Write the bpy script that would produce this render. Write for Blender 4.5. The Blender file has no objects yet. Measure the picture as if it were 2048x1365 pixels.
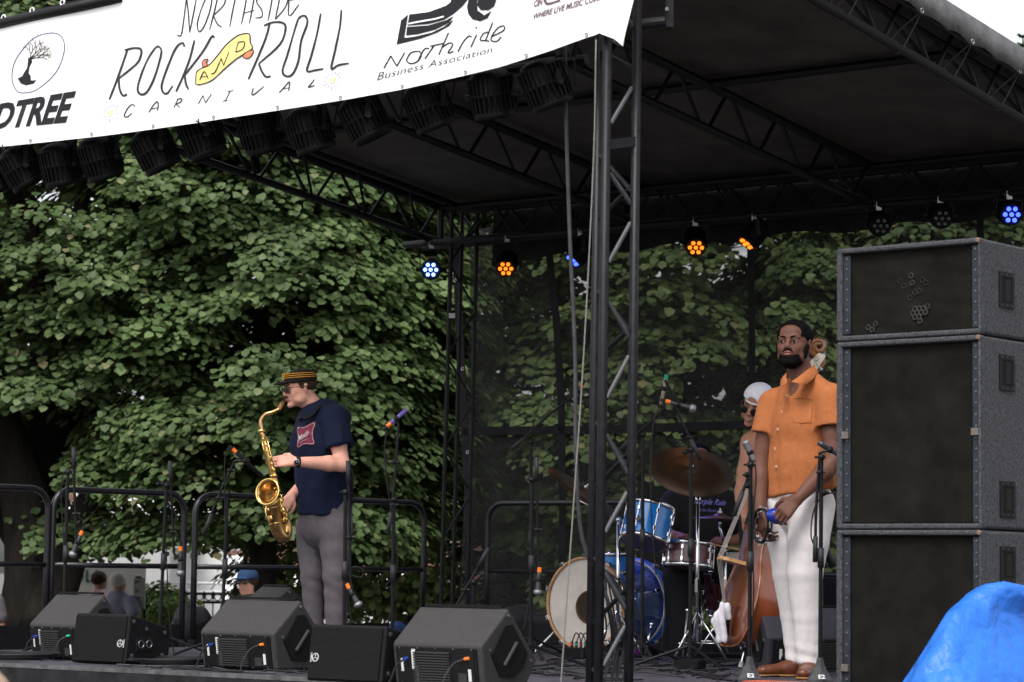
import bpy, math, random
import numpy as np
from mathutils import Vector, Matrix
random.seed(7); rng = np.random.default_rng(11)
sc = bpy.context.scene
PI = math.pi
# ------------------------------------------------------------------ camera
SF = 1.20                      # stage floor above ground
EYE = SF + 0.53                # camera height
F = 5050.0                     # focal length in pixels of a 2048 wide picture
PITCH = math.atan(461/F); ROLL = 0.013
_f = np.array([0, math.cos(PITCH), math.sin(PITCH)])
_u0 = np.array([0, -math.sin(PITCH), math.cos(PITCH)]); _r0 = np.array([1., 0, 0])
_r = math.cos(ROLL)*_r0 + math.sin(ROLL)*_u0
_u = -math.sin(ROLL)*_r0 + math.cos(ROLL)*_u0
cam = bpy.data.cameras.new('camera'); cam.sensor_width = 36; cam.lens = F/2048*36
cam.clip_start = 0.5; cam.clip_end = 900
cam.dof.use_dof = True; cam.dof.focus_distance = 14.3; cam.dof.aperture_fstop = 5.0
co = bpy.data.objects.new('camera', cam); sc.collection.objects.link(co)
co.matrix_world = Matrix(((_r[0], _u[0], -_f[0], 0), (_r[1], _u[1], -_f[1], 0), (_r[2], _u[2], -_f[2], EYE), (0, 0, 0, 1)))
sc.camera = co
# ------------------------------------------------------------------ world and light: bright overcast day
SUN_EL, SUN_AZ = math.radians(56), math.radians(200)
w = bpy.data.worlds.new('World'); sc.world = w; w.use_nodes = True
nt = w.node_tree; nt.nodes.clear()
sky = nt.nodes.new('ShaderNodeTexSky'); sky.sky_type = 'NISHITA'; sky.sun_disc = False
sky.sun_elevation = SUN_EL; sky.sun_rotation = SUN_AZ; sky.dust_density = 4.0; sky.air_density = 1.0; sky.ozone_density = 1.0
hs = nt.nodes.new('ShaderNodeHueSaturation'); hs.inputs['Saturation'].default_value = 0.22; hs.inputs['Value'].default_value = 1.0
bg = nt.nodes.new('ShaderNodeBackground'); bg.inputs['Strength'].default_value = 0.15
wo = nt.nodes.new('ShaderNodeOutputWorld')
nt.links.new(sky.outputs[0], hs.inputs['Color']); nt.links.new(hs.outputs[0], bg.inputs[0]); nt.links.new(bg.outputs[0], wo.inputs[0])
sl = bpy.data.lights.new('sun', 'SUN'); sl.energy = 1.0; sl.angle = math.radians(18); sl.color = (1, .97, .93)
so = bpy.data.objects.new('sun', sl); sc.collection.objects.link(so)
_sd = Vector((math.sin(SUN_AZ)*math.cos(SUN_EL), math.cos(SUN_AZ)*math.cos(SUN_EL), math.sin(SUN_EL)))
so.rotation_euler = _sd.to_track_quat('Z', 'Y').to_euler(); so.location = (0, -5, 20)
sc.view_settings.view_transform = 'Standard'; sc.view_settings.look = 'None'
sc.view_settings.gamma = 1; sc.view_settings.use_curve_mapping = False
sc.view_settings.exposure = 1.0
sc.cycles.max_bounces = 6; sc.cycles.transparent_max_bounces = 16; sc.cycles.use_denoising = True
sc.cycles.sample_clamp_indirect = 4

# ------------------------------------------------------------------ picture <-> place helpers
A = lambda *v: np.array(v, float)
CAMP = A(0, 0, EYE)
def ray(px, py): return _f + _r*((px-1024)/F) - _u*((py-682.5)/F)
def P(px, py, Y):                      # the place at depth Y that is seen at pixel px, py
    d = ray(px, py); return CAMP + d*(Y/d[1])
def hit(px, py, p0, n):
    d = ray(px, py); return CAMP + d*(np.dot(np.asarray(p0)-CAMP, n)/np.dot(d, n))
def FL(px, py): return hit(px, py, A(0, 0, SF), A(0, 0, 1))
TH = math.radians(37)
C_ = A(math.cos(TH), -math.sin(TH), 0); D_ = A(math.sin(TH), math.cos(TH), 0); Z_ = A(0, 0, 1)
O_ = A(.45, 11.5, SF)
def S(s, d, z=0): return O_ + C_*s + D_*d + Z_*z       # stage coordinates: along the front, into the stage, up
RZ = -TH
def unit(v): v = np.asarray(v, float); return v/np.linalg.norm(v)

# ------------------------------------------------------------------ materials
MATS = {}
def mat(name, col, rough=.6, metal=0, noise=None, bump=None, emis=None, alpha=1, trans=0, coat=0, spec=None, sheen=0, stretch=None, col2=None):
    m = bpy.data.materials.new(name); m.use_nodes = True; t = m.node_tree; N = t.nodes; L = t.links
    b = N['Principled BSDF']; b.inputs['Base Color'].default_value = (*col, 1); b.inputs['Roughness'].default_value = rough
    b.inputs['Metallic'].default_value = metal
    if spec is None and not metal and rough >= .42: spec = .22
    if spec is not None: b.inputs['Specular IOR Level'].default_value = spec
    if coat: b.inputs['Coat Weight'].default_value = coat; b.inputs['Coat Roughness'].default_value = .15
    if False: b.inputs['Sheen Weight'].default_value = sheen
    if trans: b.inputs['Transmission Weight'].default_value = trans
    if emis: b.inputs['Emission Color'].default_value = (*emis[:3], 1); b.inputs['Emission Strength'].default_value = emis[3]
    tc = N.new('ShaderNodeTexCoord'); src = tc.outputs['Object']
    if stretch:
        mp = N.new('ShaderNodeMapping'); mp.inputs['Scale'].default_value = stretch; L.new(src, mp.inputs[0]); src = mp.outputs[0]
    if noise:
        n = N.new('ShaderNodeTexNoise'); n.inputs['Scale'].default_value = noise[0]; n.inputs['Detail'].default_value = 6; n.inputs['Roughness'].default_value = .65
        L.new(src, n.inputs['Vector'])
        r = N.new('ShaderNodeValToRGB'); e = r.color_ramp.elements; k = noise[1]
        e[0].position = .33; e[1].position = .67
        c2 = col2 if col2 else tuple(min(1, c*(1+k)) for c in col)
        e[0].color = (*(tuple(c*(1-k) for c in col) if not col2 else col), 1); e[1].color = (*c2, 1)
        L.new(n.outputs[0], r.inputs[0]); L.new(r.outputs[0], b.inputs['Base Color'])
        mr = N.new('ShaderNodeMapRange'); mr.inputs[3].default_value = max(0, rough-.08); mr.inputs[4].default_value = min(1, rough+.1)
        L.new(n.outputs[0], mr.inputs[0]); L.new(mr.outputs[0], b.inputs['Roughness'])
    if bump:
        n2 = N.new('ShaderNodeTexNoise'); n2.inputs['Scale'].default_value = bump[0]; n2.inputs['Detail'].default_value = 5
        L.new(src, n2.inputs['Vector'])
        bp = N.new('ShaderNodeBump'); bp.inputs['Strength'].default_value = bump[1]; bp.inputs['Distance'].default_value = bump[2] if len(bump) > 2 else .01
        L.new(n2.outputs[0], bp.inputs['Height']); L.new(bp.outputs[0], b.inputs['Normal'])
    m.diffuse_color = (*col, 1)
    MATS[name] = m; return m
M = MATS
def sr(r, g, b):                       # sRGB 0-255 to linear
    f = lambda c: ((c/255+.055)/1.055)**2.4 if c > 10 else c/255/12.92
    return (f(r), f(g), f(b))

# ------------------------------------------------------------------ mesh builder
COL = sc.collection
def root_loc(o):
    while o.parent is not None: o = o.parent
    return np.array(o.location)
def np_mesh(name, V, Fs, smooth=False):
    me = bpy.data.meshes.new(name); V = np.asarray(V, np.float32)
    if isinstance(Fs, np.ndarray):
        n, k = Fs.shape
        me.vertices.add(len(V)); me.vertices.foreach_set('co', V.ravel())
        me.loops.add(n*k); me.loops.foreach_set('vertex_index', Fs.astype(np.int32).ravel())
        me.polygons.add(n); me.polygons.foreach_set('loop_start', np.arange(0, n*k, k, dtype=np.int32))
        me.update(calc_edges=True)
    else:
        me.from_pydata(V.tolist(), [], [tuple(int(i) for i in f) for f in Fs])
    if smooth: me.polygons.foreach_set('use_smooth', np.ones(len(me.polygons), bool))
    me.update(); return me
def frame_of(d):
    d = unit(d); a = A(0, 0, 1) if abs(d[2]) < .9 else A(1, 0, 0)
    u = unit(np.cross(a, d)); return u, np.cross(d, u), d
class MB:
    def __init__(s): s.V = []; s.F = []; s.n = 0
    def add(s, V, Fs):
        V = np.asarray(V, float); s.V.append(V); s.F += [tuple(i+s.n for i in f) for f in Fs]; s.n += len(V); return s
    def box(s, c, size, R=None):
        h = np.array(size)/2; v = np.array([[x, y, z] for x in (-1, 1) for y in (-1, 1) for z in (-1, 1)])*h
        if R is not None: v = v @ np.asarray(R).T
        return s.add(v+np.asarray(c), [(0, 1, 3, 2), (4, 6, 7, 5), (0, 4, 5, 1), (2, 3, 7, 6), (0, 2, 6, 4), (1, 5, 7, 3)])
    def cyl(s, p0, p1, r0, r1=None, n=10, caps=True):
        r1 = r0 if r1 is None else r1; p0 = np.asarray(p0, float); p1 = np.asarray(p1, float)
        u, v, d = frame_of(p1-p0); a = np.arange(n)*2*PI/n
        ring = np.cos(a)[:, None]*u + np.sin(a)[:, None]*v
        Fs = [(i, (i+1) % n, n+(i+1) % n, n+i) for i in range(n)]
        if caps: Fs += [tuple(range(n-1, -1, -1)), tuple(range(n, 2*n))]
        return s.add(np.vstack([p0+ring*r0, p1+ring*r1]), Fs)
    def tube(s, pts, r, n=6, caps=True):
        pts = [np.asarray(p, float) for p in pts]; m = len(pts); rs = r if hasattr(r, '__len__') else [r]*m
        rings = []; u = None
        for i in range(m):
            t = pts[min(i+1, m-1)]-pts[max(i-1, 0)]
            if np.linalg.norm(t) < 1e-9: t = A(0, 0, 1)
            t = unit(t)
            if u is None: u, v, _ = frame_of(t)
            else:
                u = u - t*np.dot(u, t); u = unit(u); v = np.cross(t, u)
            a = np.arange(n)*2*PI/n
            rings.append(pts[i]+rs[i]*(np.cos(a)[:, None]*u+np.sin(a)[:, None]*v))
        Fs = [(i*n+j, i*n+(j+1) % n, (i+1)*n+(j+1) % n, (i+1)*n+j) for i in range(m-1) for j in range(n)]
        if caps: Fs += [tuple(range(n-1, -1, -1)), tuple(range((m-1)*n, m*n))]
        return s.add(np.vstack(rings), Fs)
    def lathe(s, prof, o, axis, n=24, start=None):
        u, v, d = frame_of(axis); a = np.arange(n)*2*PI/n; ring = np.cos(a)[:, None]*u+np.sin(a)[:, None]*v
        V = np.vstack([np.asarray(o)+ring*max(r, 1e-5)+d*z for r, z in prof]); m = len(prof)
        return s.add(V, [(i*n+j, i*n+(j+1) % n, (i+1)*n+(j+1) % n, (i+1)*n+j) for i in range(m-1) for j in range(n)])
    def ell(s, c, rad, R=None, nu=16, nv=10):
        V = []
        for i in range(nv+1):
            th = PI*i/nv
            for j in range(nu):
                ph = 2*PI*j/nu; V.append([math.sin(th)*math.cos(ph), math.sin(th)*math.sin(ph), math.cos(th)])
        V = np.array(V)*np.array(rad)
        if R is not None: V = V @ np.asarray(R).T
        return s.add(V+np.asarray(c), [(i*nu+j, (i+1)*nu+j, (i+1)*nu+(j+1) % nu, i*nu+(j+1) % nu) for i in range(nv) for j in range(nu)])
    def prism(s, poly, o, ux, uy, ext):
        o = np.asarray(o, float); base = np.array([o+ux*x+uy*y for x, y in poly]); n = len(poly); ext = np.asarray(ext)
        return s.add(np.vstack([base, base+ext]), [tuple(range(n-1, -1, -1)), tuple(range(n, 2*n))]+[(i, (i+1) % n, n+(i+1) % n, n+i) for i in range(n)])
    def build(s, name, m, parent=None, smooth=False, label=None, kind=None, bevel=0, base=None, cat=None, group=None, seg=2, auto=None):
        V = np.vstack(s.V)
        if parent is not None: off = root_loc(parent)
        elif base is not None: off = np.asarray(base, float)
        else: off = np.append((V.min(0)+V.max(0))[:2]/2, V[:, 2].min())
        me = np_mesh(name, V-off, s.F, smooth)
        return link(name, me, m, parent, off, label, kind, bevel, cat, group, seg)
def link(name, me, m, parent=None, off=(0, 0, 0), label=None, kind=None, bevel=0, cat=None, group=None, seg=2):
    me.materials.append(M[m] if isinstance(m, str) else m)
    o = bpy.data.objects.new(name, me); COL.objects.link(o)
    if parent is not None: o.parent = parent
    else: o.location = tuple(off)
    if label: o['label'] = label
    if kind: o['kind'] = kind
    if cat: o['category'] = cat
    if group: o['group'] = group
    if bevel:
        b = o.modifiers.new('bevel', 'BEVEL'); b.width = bevel; b.segments = seg; b.limit_method = 'ANGLE'; b.angle_limit = .6
        me.polygons.foreach_set('use_smooth', np.ones(len(me.polygons), bool)); b.harden_normals = True
    return o
def thing(name, label, cat, loc=(0, 0, 0), group=None):
    o = bpy.data.objects.new(name, None); COL.objects.link(o); o.location = tuple(float(x) for x in loc); o.empty_display_size = .1
    o['label'] = label; o['category'] = cat
    if group: o['group'] = group
    return o
def dup(root, loc, rotz=None, label=None):
    def cp(o, par):
        c = o.copy(); COL.objects.link(c)
        if par is not None: c.parent = par
        for ch in KIDS(o): cp(ch, c)
        return c
    r = cp(root, None); r.location = tuple(float(x) for x in loc)
    if rotz is not None: r.rotation_euler = (0, 0, rotz)
    if label: r['label'] = label
    return r
def KIDS(o): return [c for c in COL.objects if c.parent == o]
def RotZ(a): return np.array([[math.cos(a), -math.sin(a), 0], [math.sin(a), math.cos(a), 0], [0, 0, 1]])
def RotY(a): return np.array([[math.cos(a), 0, math.sin(a)], [0, 1, 0], [-math.sin(a), 0, math.cos(a)]])
def RotX(a): return np.array([[1, 0, 0], [0, math.cos(a), -math.sin(a)], [0, math.sin(a), math.cos(a)]])
RS = RotZ(RZ)                          # stage orientation
def smooth_path(pts, k=6):
    pts = [np.asarray(p, float) for p in pts]; q = [2*pts[0]-pts[1]]+pts+[2*pts[-1]-pts[-2]]; out = []
    for i in range(1, len(q)-2):
        for j in range(k):
            t = j/k; a, b, c, d = q[i-1], q[i], q[i+1], q[i+2]
            out.append(.5*((2*b)+(c-a)*t+(2*a-5*b+4*c-d)*t*t+(3*b-a-3*c+d)*t**3))
    out.append(pts[-1]); return out
# text as a flat mesh laid into any quad: fn(u, v) -> place, u 0..1 along the line, v 0..1 up
def text_print(txt, fn, name, m, parent, bold=0, shear=0, spacing=1.0, label=None, flat=None):
    cu = bpy.data.curves.new('lettering', 'FONT'); cu.body = txt; cu.offset = bold; cu.shear = shear; cu.space_character = spacing; cu.resolution_u = 3
    o = bpy.data.objects.new('lettering', cu); me = bpy.data.meshes.new_from_object(o)
    V = np.zeros(len(me.vertices)*3, np.float32); me.vertices.foreach_get('co', V); V = V.reshape(-1, 3)
    lo = V.min(0); hi = V.max(0); U = (V-lo)/np.maximum(hi-lo, 1e-6)
    W = np.array([fn(u, v) for u, v in U[:, :2]]); off = root_loc(parent)
    me.vertices.foreach_set('co', (W-off).astype(np.float32).ravel()); me.update()
    bpy.data.objects.remove(o)
    me.materials.clear()
    return link(name, me, m, parent, label=label)
def bil(q, u, v): q = [np.asarray(p, float) for p in q]; return (q[0]*(1-u)+q[1]*u)*(1-v)+(q[3]*(1-u)+q[2]*u)*v

# ------------------------------------------------------------------ value noise
def vnoise(X, seed=0):
    X = np.asarray(X, float); i = np.floor(X).astype(np.int64); f = X-i; f = f*f*(3-2*f)
    def h(a, b, c):
        n = (a*374761393+b*668265263+c*2147483647+seed*1274126177) & 0xffffffff
        n = ((n ^ (n >> 13))*1274126177) & 0xffffffff; return ((n ^ (n >> 16)) & 0xffff)/65535.
    r = 0
    for dx in (0, 1):
        for dy in (0, 1):
            for dz in (0, 1):
                wt = (f[:, 0] if dx else 1-f[:, 0])*(f[:, 1] if dy else 1-f[:, 1])*(f[:, 2] if dz else 1-f[:, 2])
                r = r+wt*h(i[:, 0]+dx, i[:, 1]+dy, i[:, 2]+dz)
    return r*2-1
# ------------------------------------------------------------------ organic shapes: smooth union of fields, then one skin
class SDF:
    def __init__(s, lo, hi, h):
        s.h = h; s.ax = [np.arange(lo[i], hi[i]+h, h, dtype=np.float32) for i in range(3)]
        s.f = np.full([len(a) for a in s.ax], .2, np.float32)
    def _sl(s, lo, hi, m):
        sl = []
        for i in range(3):
            a = max(0, int((lo[i]-m-s.ax[i][0])/s.h)); b = min(len(s.ax[i]), int((hi[i]+m-s.ax[i][0])/s.h)+2); sl.append(slice(a, max(a, b)))
        X = s.ax[0][sl[0]][:, None, None]; Y = s.ax[1][sl[1]][None, :, None]; Z = s.ax[2][sl[2]][None, None, :]
        return tuple(sl), X, Y, Z
    def _put(s, sl, d, k, op):
        a = s.f[sl]
        if a.size == 0: return
        if op == 'add':
            h = np.maximum(k-np.abs(a-d), 0)/k; s.f[sl] = np.minimum(a, d)-h*h*k*.25
        else:
            d = -d; h = np.maximum(k-np.abs(a-d), 0)/k; s.f[sl] = np.maximum(a, d)+h*h*k*.25
    def cap(s, a, b, ra, rb=None, k=.02, squash=None, op='add'):
        rb = ra if rb is None else rb; a = np.asarray(a, float); b = np.asarray(b, float); r = max(ra, rb)
        sl, X, Y, Z = s._sl(np.minimum(a, b)-r, np.maximum(a, b)+r, k*1.5+.012); ab = b-a; L = max(float(ab@ab), 1e-9)
        t = np.clip(((X-a[0])*ab[0]+(Y-a[1])*ab[1]+(Z-a[2])*ab[2])/L, 0, 1)
        vx, vy, vz = X-(a[0]+t*ab[0]), Y-(a[1]+t*ab[1]), Z-(a[2]+t*ab[2])
        if squash:                     # (axis, factor): thinner along that axis
            u = unit(squash[0]); g = (vx*u[0]+vy*u[1]+vz*u[2])*(1/squash[1]-1); vx = vx+u[0]*g; vy = vy+u[1]*g; vz = vz+u[2]*g
        s._put(sl, (np.sqrt(vx*vx+vy*vy+vz*vz)-(ra+(rb-ra)*t)).astype(np.float32), k, op); return s
    def chain(s, pts, rs, k=.02, squash=None):
        for i in range(len(pts)-1): s.cap(pts[i], pts[i+1], rs[i], rs[i+1], k, squash)
        return s
    def ell(s, c, rad, R=None, k=.02, op='add'):
        c = np.asarray(c, float); rad = np.asarray(rad, float); r = rad.max(); sl, X, Y, Z = s._sl(c-r, c+r, k*1.5+.012)
        X, Y, Z = X-c[0], Y-c[1], Z-c[2]
        if R is not None:
            R = np.asarray(R); X, Y, Z = R[0, 0]*X+R[1, 0]*Y+R[2, 0]*Z, R[0, 1]*X+R[1, 1]*Y+R[2, 1]*Z, R[0, 2]*X+R[1, 2]*Y+R[2, 2]*Z
        k0 = np.sqrt((X/rad[0])**2+(Y/rad[1])**2+(Z/rad[2])**2); k1 = np.sqrt((X/rad[0]**2)**2+(Y/rad[1]**2)**2+(Z/rad[2]**2)**2)
        s._put(sl, (k0*(k0-1)/np.maximum(k1, 1e-6)).astype(np.float32), k, op); return s
    def half(s, p, n, k=.004, lo=None, hi=None):        # cut away the side n points to
        p = np.asarray(p, float); n = unit(n)
        if lo is None: sl, X, Y, Z = s._sl([a[0] for a in s.ax], [a[-1] for a in s.ax], 0)
        else: sl, X, Y, Z = s._sl(lo, hi, 0)
        d = ((X-p[0])*n[0]+(Y-p[1])*n[1]+(Z-p[2])*n[2]).astype(np.float32)
        s._put(sl, -d, k, 'sub'); return s
    def mesh(s):
        f = s.f; S_ = f < 0
        sh = tuple(n-1 for n in f.shape); cnt = np.zeros(sh, np.int8)
        for dx in (0, 1):
            for dy in (0, 1):
                for dz in (0, 1): cnt += S_[dx:dx+sh[0], dy:dy+sh[1], dz:dz+sh[2]]
        idx = np.argwhere((cnt > 0) & (cnt < 8)); ids = np.full(sh, -1, np.int64); ids[tuple(idx.T)] = np.arange(len(idx))
        cor = {(a, b, c): f[idx[:, 0]+a, idx[:, 1]+b, idx[:, 2]+c] for a in (0, 1) for b in (0, 1) for c in (0, 1)}
        acc = np.zeros((len(idx), 3)); num = np.zeros(len(idx))
        for ax in range(3):
            for p in (0, 1):
                for q in (0, 1):
                    a = [p, q]; a.insert(ax, 0); b = list(a); b[ax] = 1; fa, fb = cor[tuple(a)], cor[tuple(b)]
                    m = (fa < 0) != (fb < 0); t = np.where(m, fa/np.where(m, fa-fb, 1), 0)
                    for j in range(3): acc[:, j] += m*(a[j]+(t if j == ax else 0))
                    num += m
        V = idx+acc/num[:, None]; V = V*s.h+np.array([a[0] for a in s.ax])
        Q = []
        for ax in range(3):
            o1, o2 = [(1, 2), (2, 0), (0, 1)][ax]
            a = [slice(None)]*3; b = [slice(None)]*3; a[ax] = slice(0, -1); b[ax] = slice(1, None)
            a2 = tuple(a); b2 = tuple(b); ch = S_[a2] != S_[b2]; g = np.argwhere(ch)
            ok = (g[:, o1] > 0) & (g[:, o2] > 0) & (g[:, o1] < sh[o1]) & (g[:, o2] < sh[o2]); g = g[ok]
            ins = S_[a2][tuple(g.T)]
            def at(d1, d2):
                c = g.copy(); c[:, o1] -= d1; c[:, o2] -= d2; return ids[tuple(c.T)]
            q = np.stack([at(0, 0), at(1, 0), at(1, 1), at(0, 1)], 1); q[~ins] = q[~ins][:, ::-1]; Q.append(q)
        Q = np.vstack(Q); Q = Q[(Q >= 0).all(1)]
        return V, Q
def skin(sd, name, m, parent, base, disp=None, label=None, relax=2):
    V, Q = sd.mesh()
    for _ in range(relax):             # even out the skin
        acc = np.zeros_like(V); n = np.zeros(len(V))
        for i in range(4):
            a, b = Q[:, i], Q[:, (i+1) % 4]
            np.add.at(acc, a, V[b]); np.add.at(n, a, 1)
            np.add.at(acc, b, V[a]); np.add.at(n, b, 1)
        V = V*.5+.5*acc/np.maximum(n, 1)[:, None]
    if disp is not None:
        nrm = np.zeros_like(V); fn = np.cross(V[Q[:, 2]]-V[Q[:, 0]], V[Q[:, 3]]-V[Q[:, 1]])
        for i in range(4): np.add.at(nrm, Q[:, i], fn)
        nrm /= np.maximum(np.linalg.norm(nrm, axis=1), 1e-9)[:, None]; V = V+nrm*disp(V)[:, None]
    V = V+np.asarray(base)-root_loc(parent)
    me = np_mesh(name, V, Q, True); return link(name, me, m, parent, label=label)
# ------------------------------------------------------------------ material list
mat('black_steel', (.005, .005, .0065), .5, noise=(30, .4), bump=(60, .15, .002))
mat('brace_steel', (.055, .055, .062), .42, noise=(22, .3)); mat('tower_steel', (.007, .007, .009), .42, noise=(22, .55), bump=(90, .3, .002))
mat('rail_steel', (.007, .007, .010), .30, noise=(25, .4))
mat('bare_steel', (.35, .35, .36), .35, .9, noise=(40, .25))
mat('chrome', (.75, .75, .78), .12, 1)
mat('black_plastic', (.008, .008, .009), .42, noise=(50, .3))
mat('black_rubber', (.012, .012, .013), .6)
mat('gray_grip', (.025, .025, .029), .5)
mat('cable_black', (.013, .013, .015), .5)
mat('cable_gray', (.045, .045, .05), .6, noise=(20, .3))
mat('rope_white', (.15, .145, .135), .8, noise=(200, .4))
mat('canopy', (.052, .047, .045), .75, noise=(3, .35), bump=(6, .4, .03))
mat('canopy_edge', (.10, .098, .10), .6, noise=(9, .35), bump=(30, .5, .01), stretch=(1, 1, 1))
mat('vinyl', (.80, .79, .785), .5, noise=(1.2, .03), bump=(2.2, .3, .05))
mat('ink', (.030, .030, .040), .6); mat('ink_black', (.014, .014, .018), .6); mat('ink_blue', (.03, .035, .14), .6)
mat('ink_plum', (.13, .085, .10), .6); mat('ink_yellow', (.90, .70, .24), .6); mat('ink_orange', (.80, .22, .10), .6); mat('ink_pale', (.90, .78, .42), .6); mat('ink_violet', (.18, .16, .30), .6)
mat('stage_top', (.055, .050, .064), .55, noise=(5, .45), bump=(25, .4, .004))
mat('stage_edge', (.075, .075, .078), .5, noise=(14, .5))
mat('skirt', (.012, .012, .014), .8, noise=(8, .5), bump=(9, .5, .03))
mat('ground', (.13, .125, .115), .9, noise=(1.2, .35), bump=(30, .4, .02))
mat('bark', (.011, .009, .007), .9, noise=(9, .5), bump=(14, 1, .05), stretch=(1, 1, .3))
mat('twig', (.075, .055, .035), .85)
mat('brick', (.20, .10, .08), .85, noise=(8, .3)); mat('mortar', (.32, .28, .25), .9)
mat('tent', (.80, .80, .80), .7, noise=(2, .05), bump=(2, .5, .05))
mat('iron', (.012, .013, .014), .5); mat('white_paint', (.75, .75, .76), .5)
mat('window_dark', (.05, .06, .07), .1)

def foliage_mat(name, ramp, rough=.5, tr=.3):
    m = bpy.data.materials.new(name); m.use_nodes = True; t = m.node_tree; N = t.nodes; L = t.links; b = N['Principled BSDF']
    g = N.new('ShaderNodeNewGeometry'); r = N.new('ShaderNodeValToRGB'); L.new(g.outputs['Random Per Island'], r.inputs[0])
    el = r.color_ramp.elements
    for i, (p, c) in enumerate(ramp):
        e = el[i] if i < 2 else el.new(p)
        e.position = p; e.color = (*c, 1)
    tc = N.new('ShaderNodeTexCoord'); n = N.new('ShaderNodeTexNoise'); n.inputs['Scale'].default_value = .55; n.inputs['Detail'].default_value = 3; L.new(tc.outputs['Object'], n.inputs['Vector'])
    hs = N.new('ShaderNodeHueSaturation'); mr = N.new('ShaderNodeMapRange'); mr.inputs[1].default_value = .35; mr.inputs[2].default_value = .65; mr.inputs[3].default_value = .75; mr.inputs[4].default_value = 1.35
    L.new(n.outputs[0], mr.inputs[0]); L.new(mr.outputs[0], hs.inputs['Value']); L.new(r.outputs[0], hs.inputs['Color']); L.new(hs.outputs[0], b.inputs['Base Color'])
    b.inputs['Roughness'].default_value = rough; b.inputs['Specular IOR Level'].default_value = .22
    tl = N.new('ShaderNodeBsdfTranslucent'); hs2 = N.new('ShaderNodeHueSaturation'); hs2.inputs['Value'].default_value = 1.5; hs2.inputs['Hue'].default_value = .47
    L.new(hs.outputs[0], hs2.inputs['Color']); L.new(hs2.outputs[0], tl.inputs[0])
    mx = N.new('ShaderNodeMixShader'); mx.inputs[0].default_value = tr; L.new(b.outputs[0], mx.inputs[1]); L.new(tl.outputs[0], mx.inputs[2])
    L.new(mx.outputs[0], N['Material Output'].inputs[0]); M[name] = m
foliage_mat('leaves', [(0, (.054, .088, .031)), (.5, (.075, .118, .043)), (.85, (.100, .145, .056)), (.97, (.130, .172, .072)), (.993, (.17, .16, .08))])
foliage_mat('leaves_light', [(0, (.062, .096, .031)), (.5, (.088, .130, .043)), (.85, (.116, .160, .055)), (.97, (.14, .185, .075)), (.992, (.20, .18, .08))])
foliage_mat('leaves_bush', [(0, (.05, .10, .02)), (.6, (.09, .17, .03)), (1, (.14, .22, .05))], tr=.4)
# open weave mesh cloth of the backdrop
m = mat('mesh_cloth', (.024, .025, .024), .8, noise=(3, .3)); t = m.node_tree
tp = t.nodes.new('ShaderNodeBsdfTransparent'); mx = t.nodes.new('ShaderNodeMixShader'); tc = t.nodes.new('ShaderNodeTexCoord')
n = t.nodes.new('ShaderNodeTexNoise'); n.inputs['Scale'].default_value = 1.6; mp = t.nodes.new('ShaderNodeMapping'); mp.inputs['Scale'].default_value = (.6, .6, 14)
t.links.new(tc.outputs['Object'], mp.inputs[0]); t.links.new(mp.outputs[0], n.inputs['Vector'])
mr = t.nodes.new('ShaderNodeMapRange'); mr.inputs[1].default_value = .3; mr.inputs[2].default_value = .7; mr.inputs[3].default_value = .58; mr.inputs[4].default_value = .76
t.links.new(n.outputs[0], mr.inputs[0]); t.links.new(mr.outputs[0], mx.inputs[0])
t.links.new(tp.outputs[0], mx.inputs[1]); t.links.new(t.nodes['Principled BSDF'].outputs[0], mx.inputs[2]); t.links.new(mx.outputs[0], t.nodes['Material Output'].inputs[0])

# ------------------------------------------------------------------ ground, stage
b = MB(); b.add([[-300, -60, 0], [300, -60, 0], [300, 500, 0], [-300, 500, 0]], [(0, 1, 2, 3)]); b.build('ground', 'ground', kind='structure')
st = MB(); c = [S(-7.6, 0), S(.35, 0), S(.35, 5.2), S(-7.6, 5.2)]
c = [S(-7.6, -.02), S(.35, -.02), S(.35, 5.25), S(-5.85, 5.25), S(-5.85, .55), S(-7.6, .55)]
st.add([p-Z_*.06 for p in c]+[p-Z_*.003 for p in c], [(0, 1, 2, 3, 4, 5)[::-1], (6, 7, 8, 9, 10, 11)]+[(i, (i+1) % 6, 6+(i+1) % 6, 6+i) for i in range(6)])
floor = st.build('stage_floor', 'stage_top', kind='structure')
# plywood sheets with open joints, laid on the deck frame
for i in range(7):
    for j in range(3):
        s0, d0 = -7.55+i*1.13, .0+j*1.74
        if j > 0 and s0 < -5.85: s0c = -5.84
        else: s0c = s0
        if s0c > s0+1.0: continue
        if j == 0 and s0 < -5.85: d1 = .52
        else: d1 = d0+1.735
        if s0 < -5.85 < s0+1.125 and j == 0:
            b = MB(); q = [S(s0, d0, 0), S(s0+1.125, d0, 0), S(s0+1.125, .52, 0), S(s0, .52, 0)]
        else:
            b = MB(); q = [S(s0c, d0, 0), S(s0+1.125, d0, 0), S(s0+1.125, d1, 0), S(s0c, d1, 0)]
        b.add([p-Z_*.0028 for p in q]+q, [(4, 5, 6, 7)]+[(k, (k+1) % 4, 4+(k+1) % 4, 4+k) for k in range(4)])
        b.build('deck_panel', 'stage_top', floor)
b = MB(); b.prism([(0, 0), (0, .022), (.02, .022), (.02, 0)], S(-7.6, -.045, -.023), D_, Z_, C_*7.95)
b.build('stage_edge_trim', 'stage_edge', kind='structure')
b = MB(); n = 400; V = []; Fc = []
for i in range(n+1):
    s = -7.6+7.95*i/n; a = .018*math.sin(i*.55)+.012*math.sin(i*1.31+1)
    V += [S(s, -.05+a*.2, -.025), S(s, -.06+a, -.6), S(s, -.07+a*1.5, -SF+.01)]
Fc = [(3*i+k, 3*i+3+k, 3*i+4+k, 3*i+1+k) for i in range(n) for k in (0, 1)]
b.add(V, Fc); o = b.build('stage_skirt', 'skirt', smooth=True)
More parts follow.
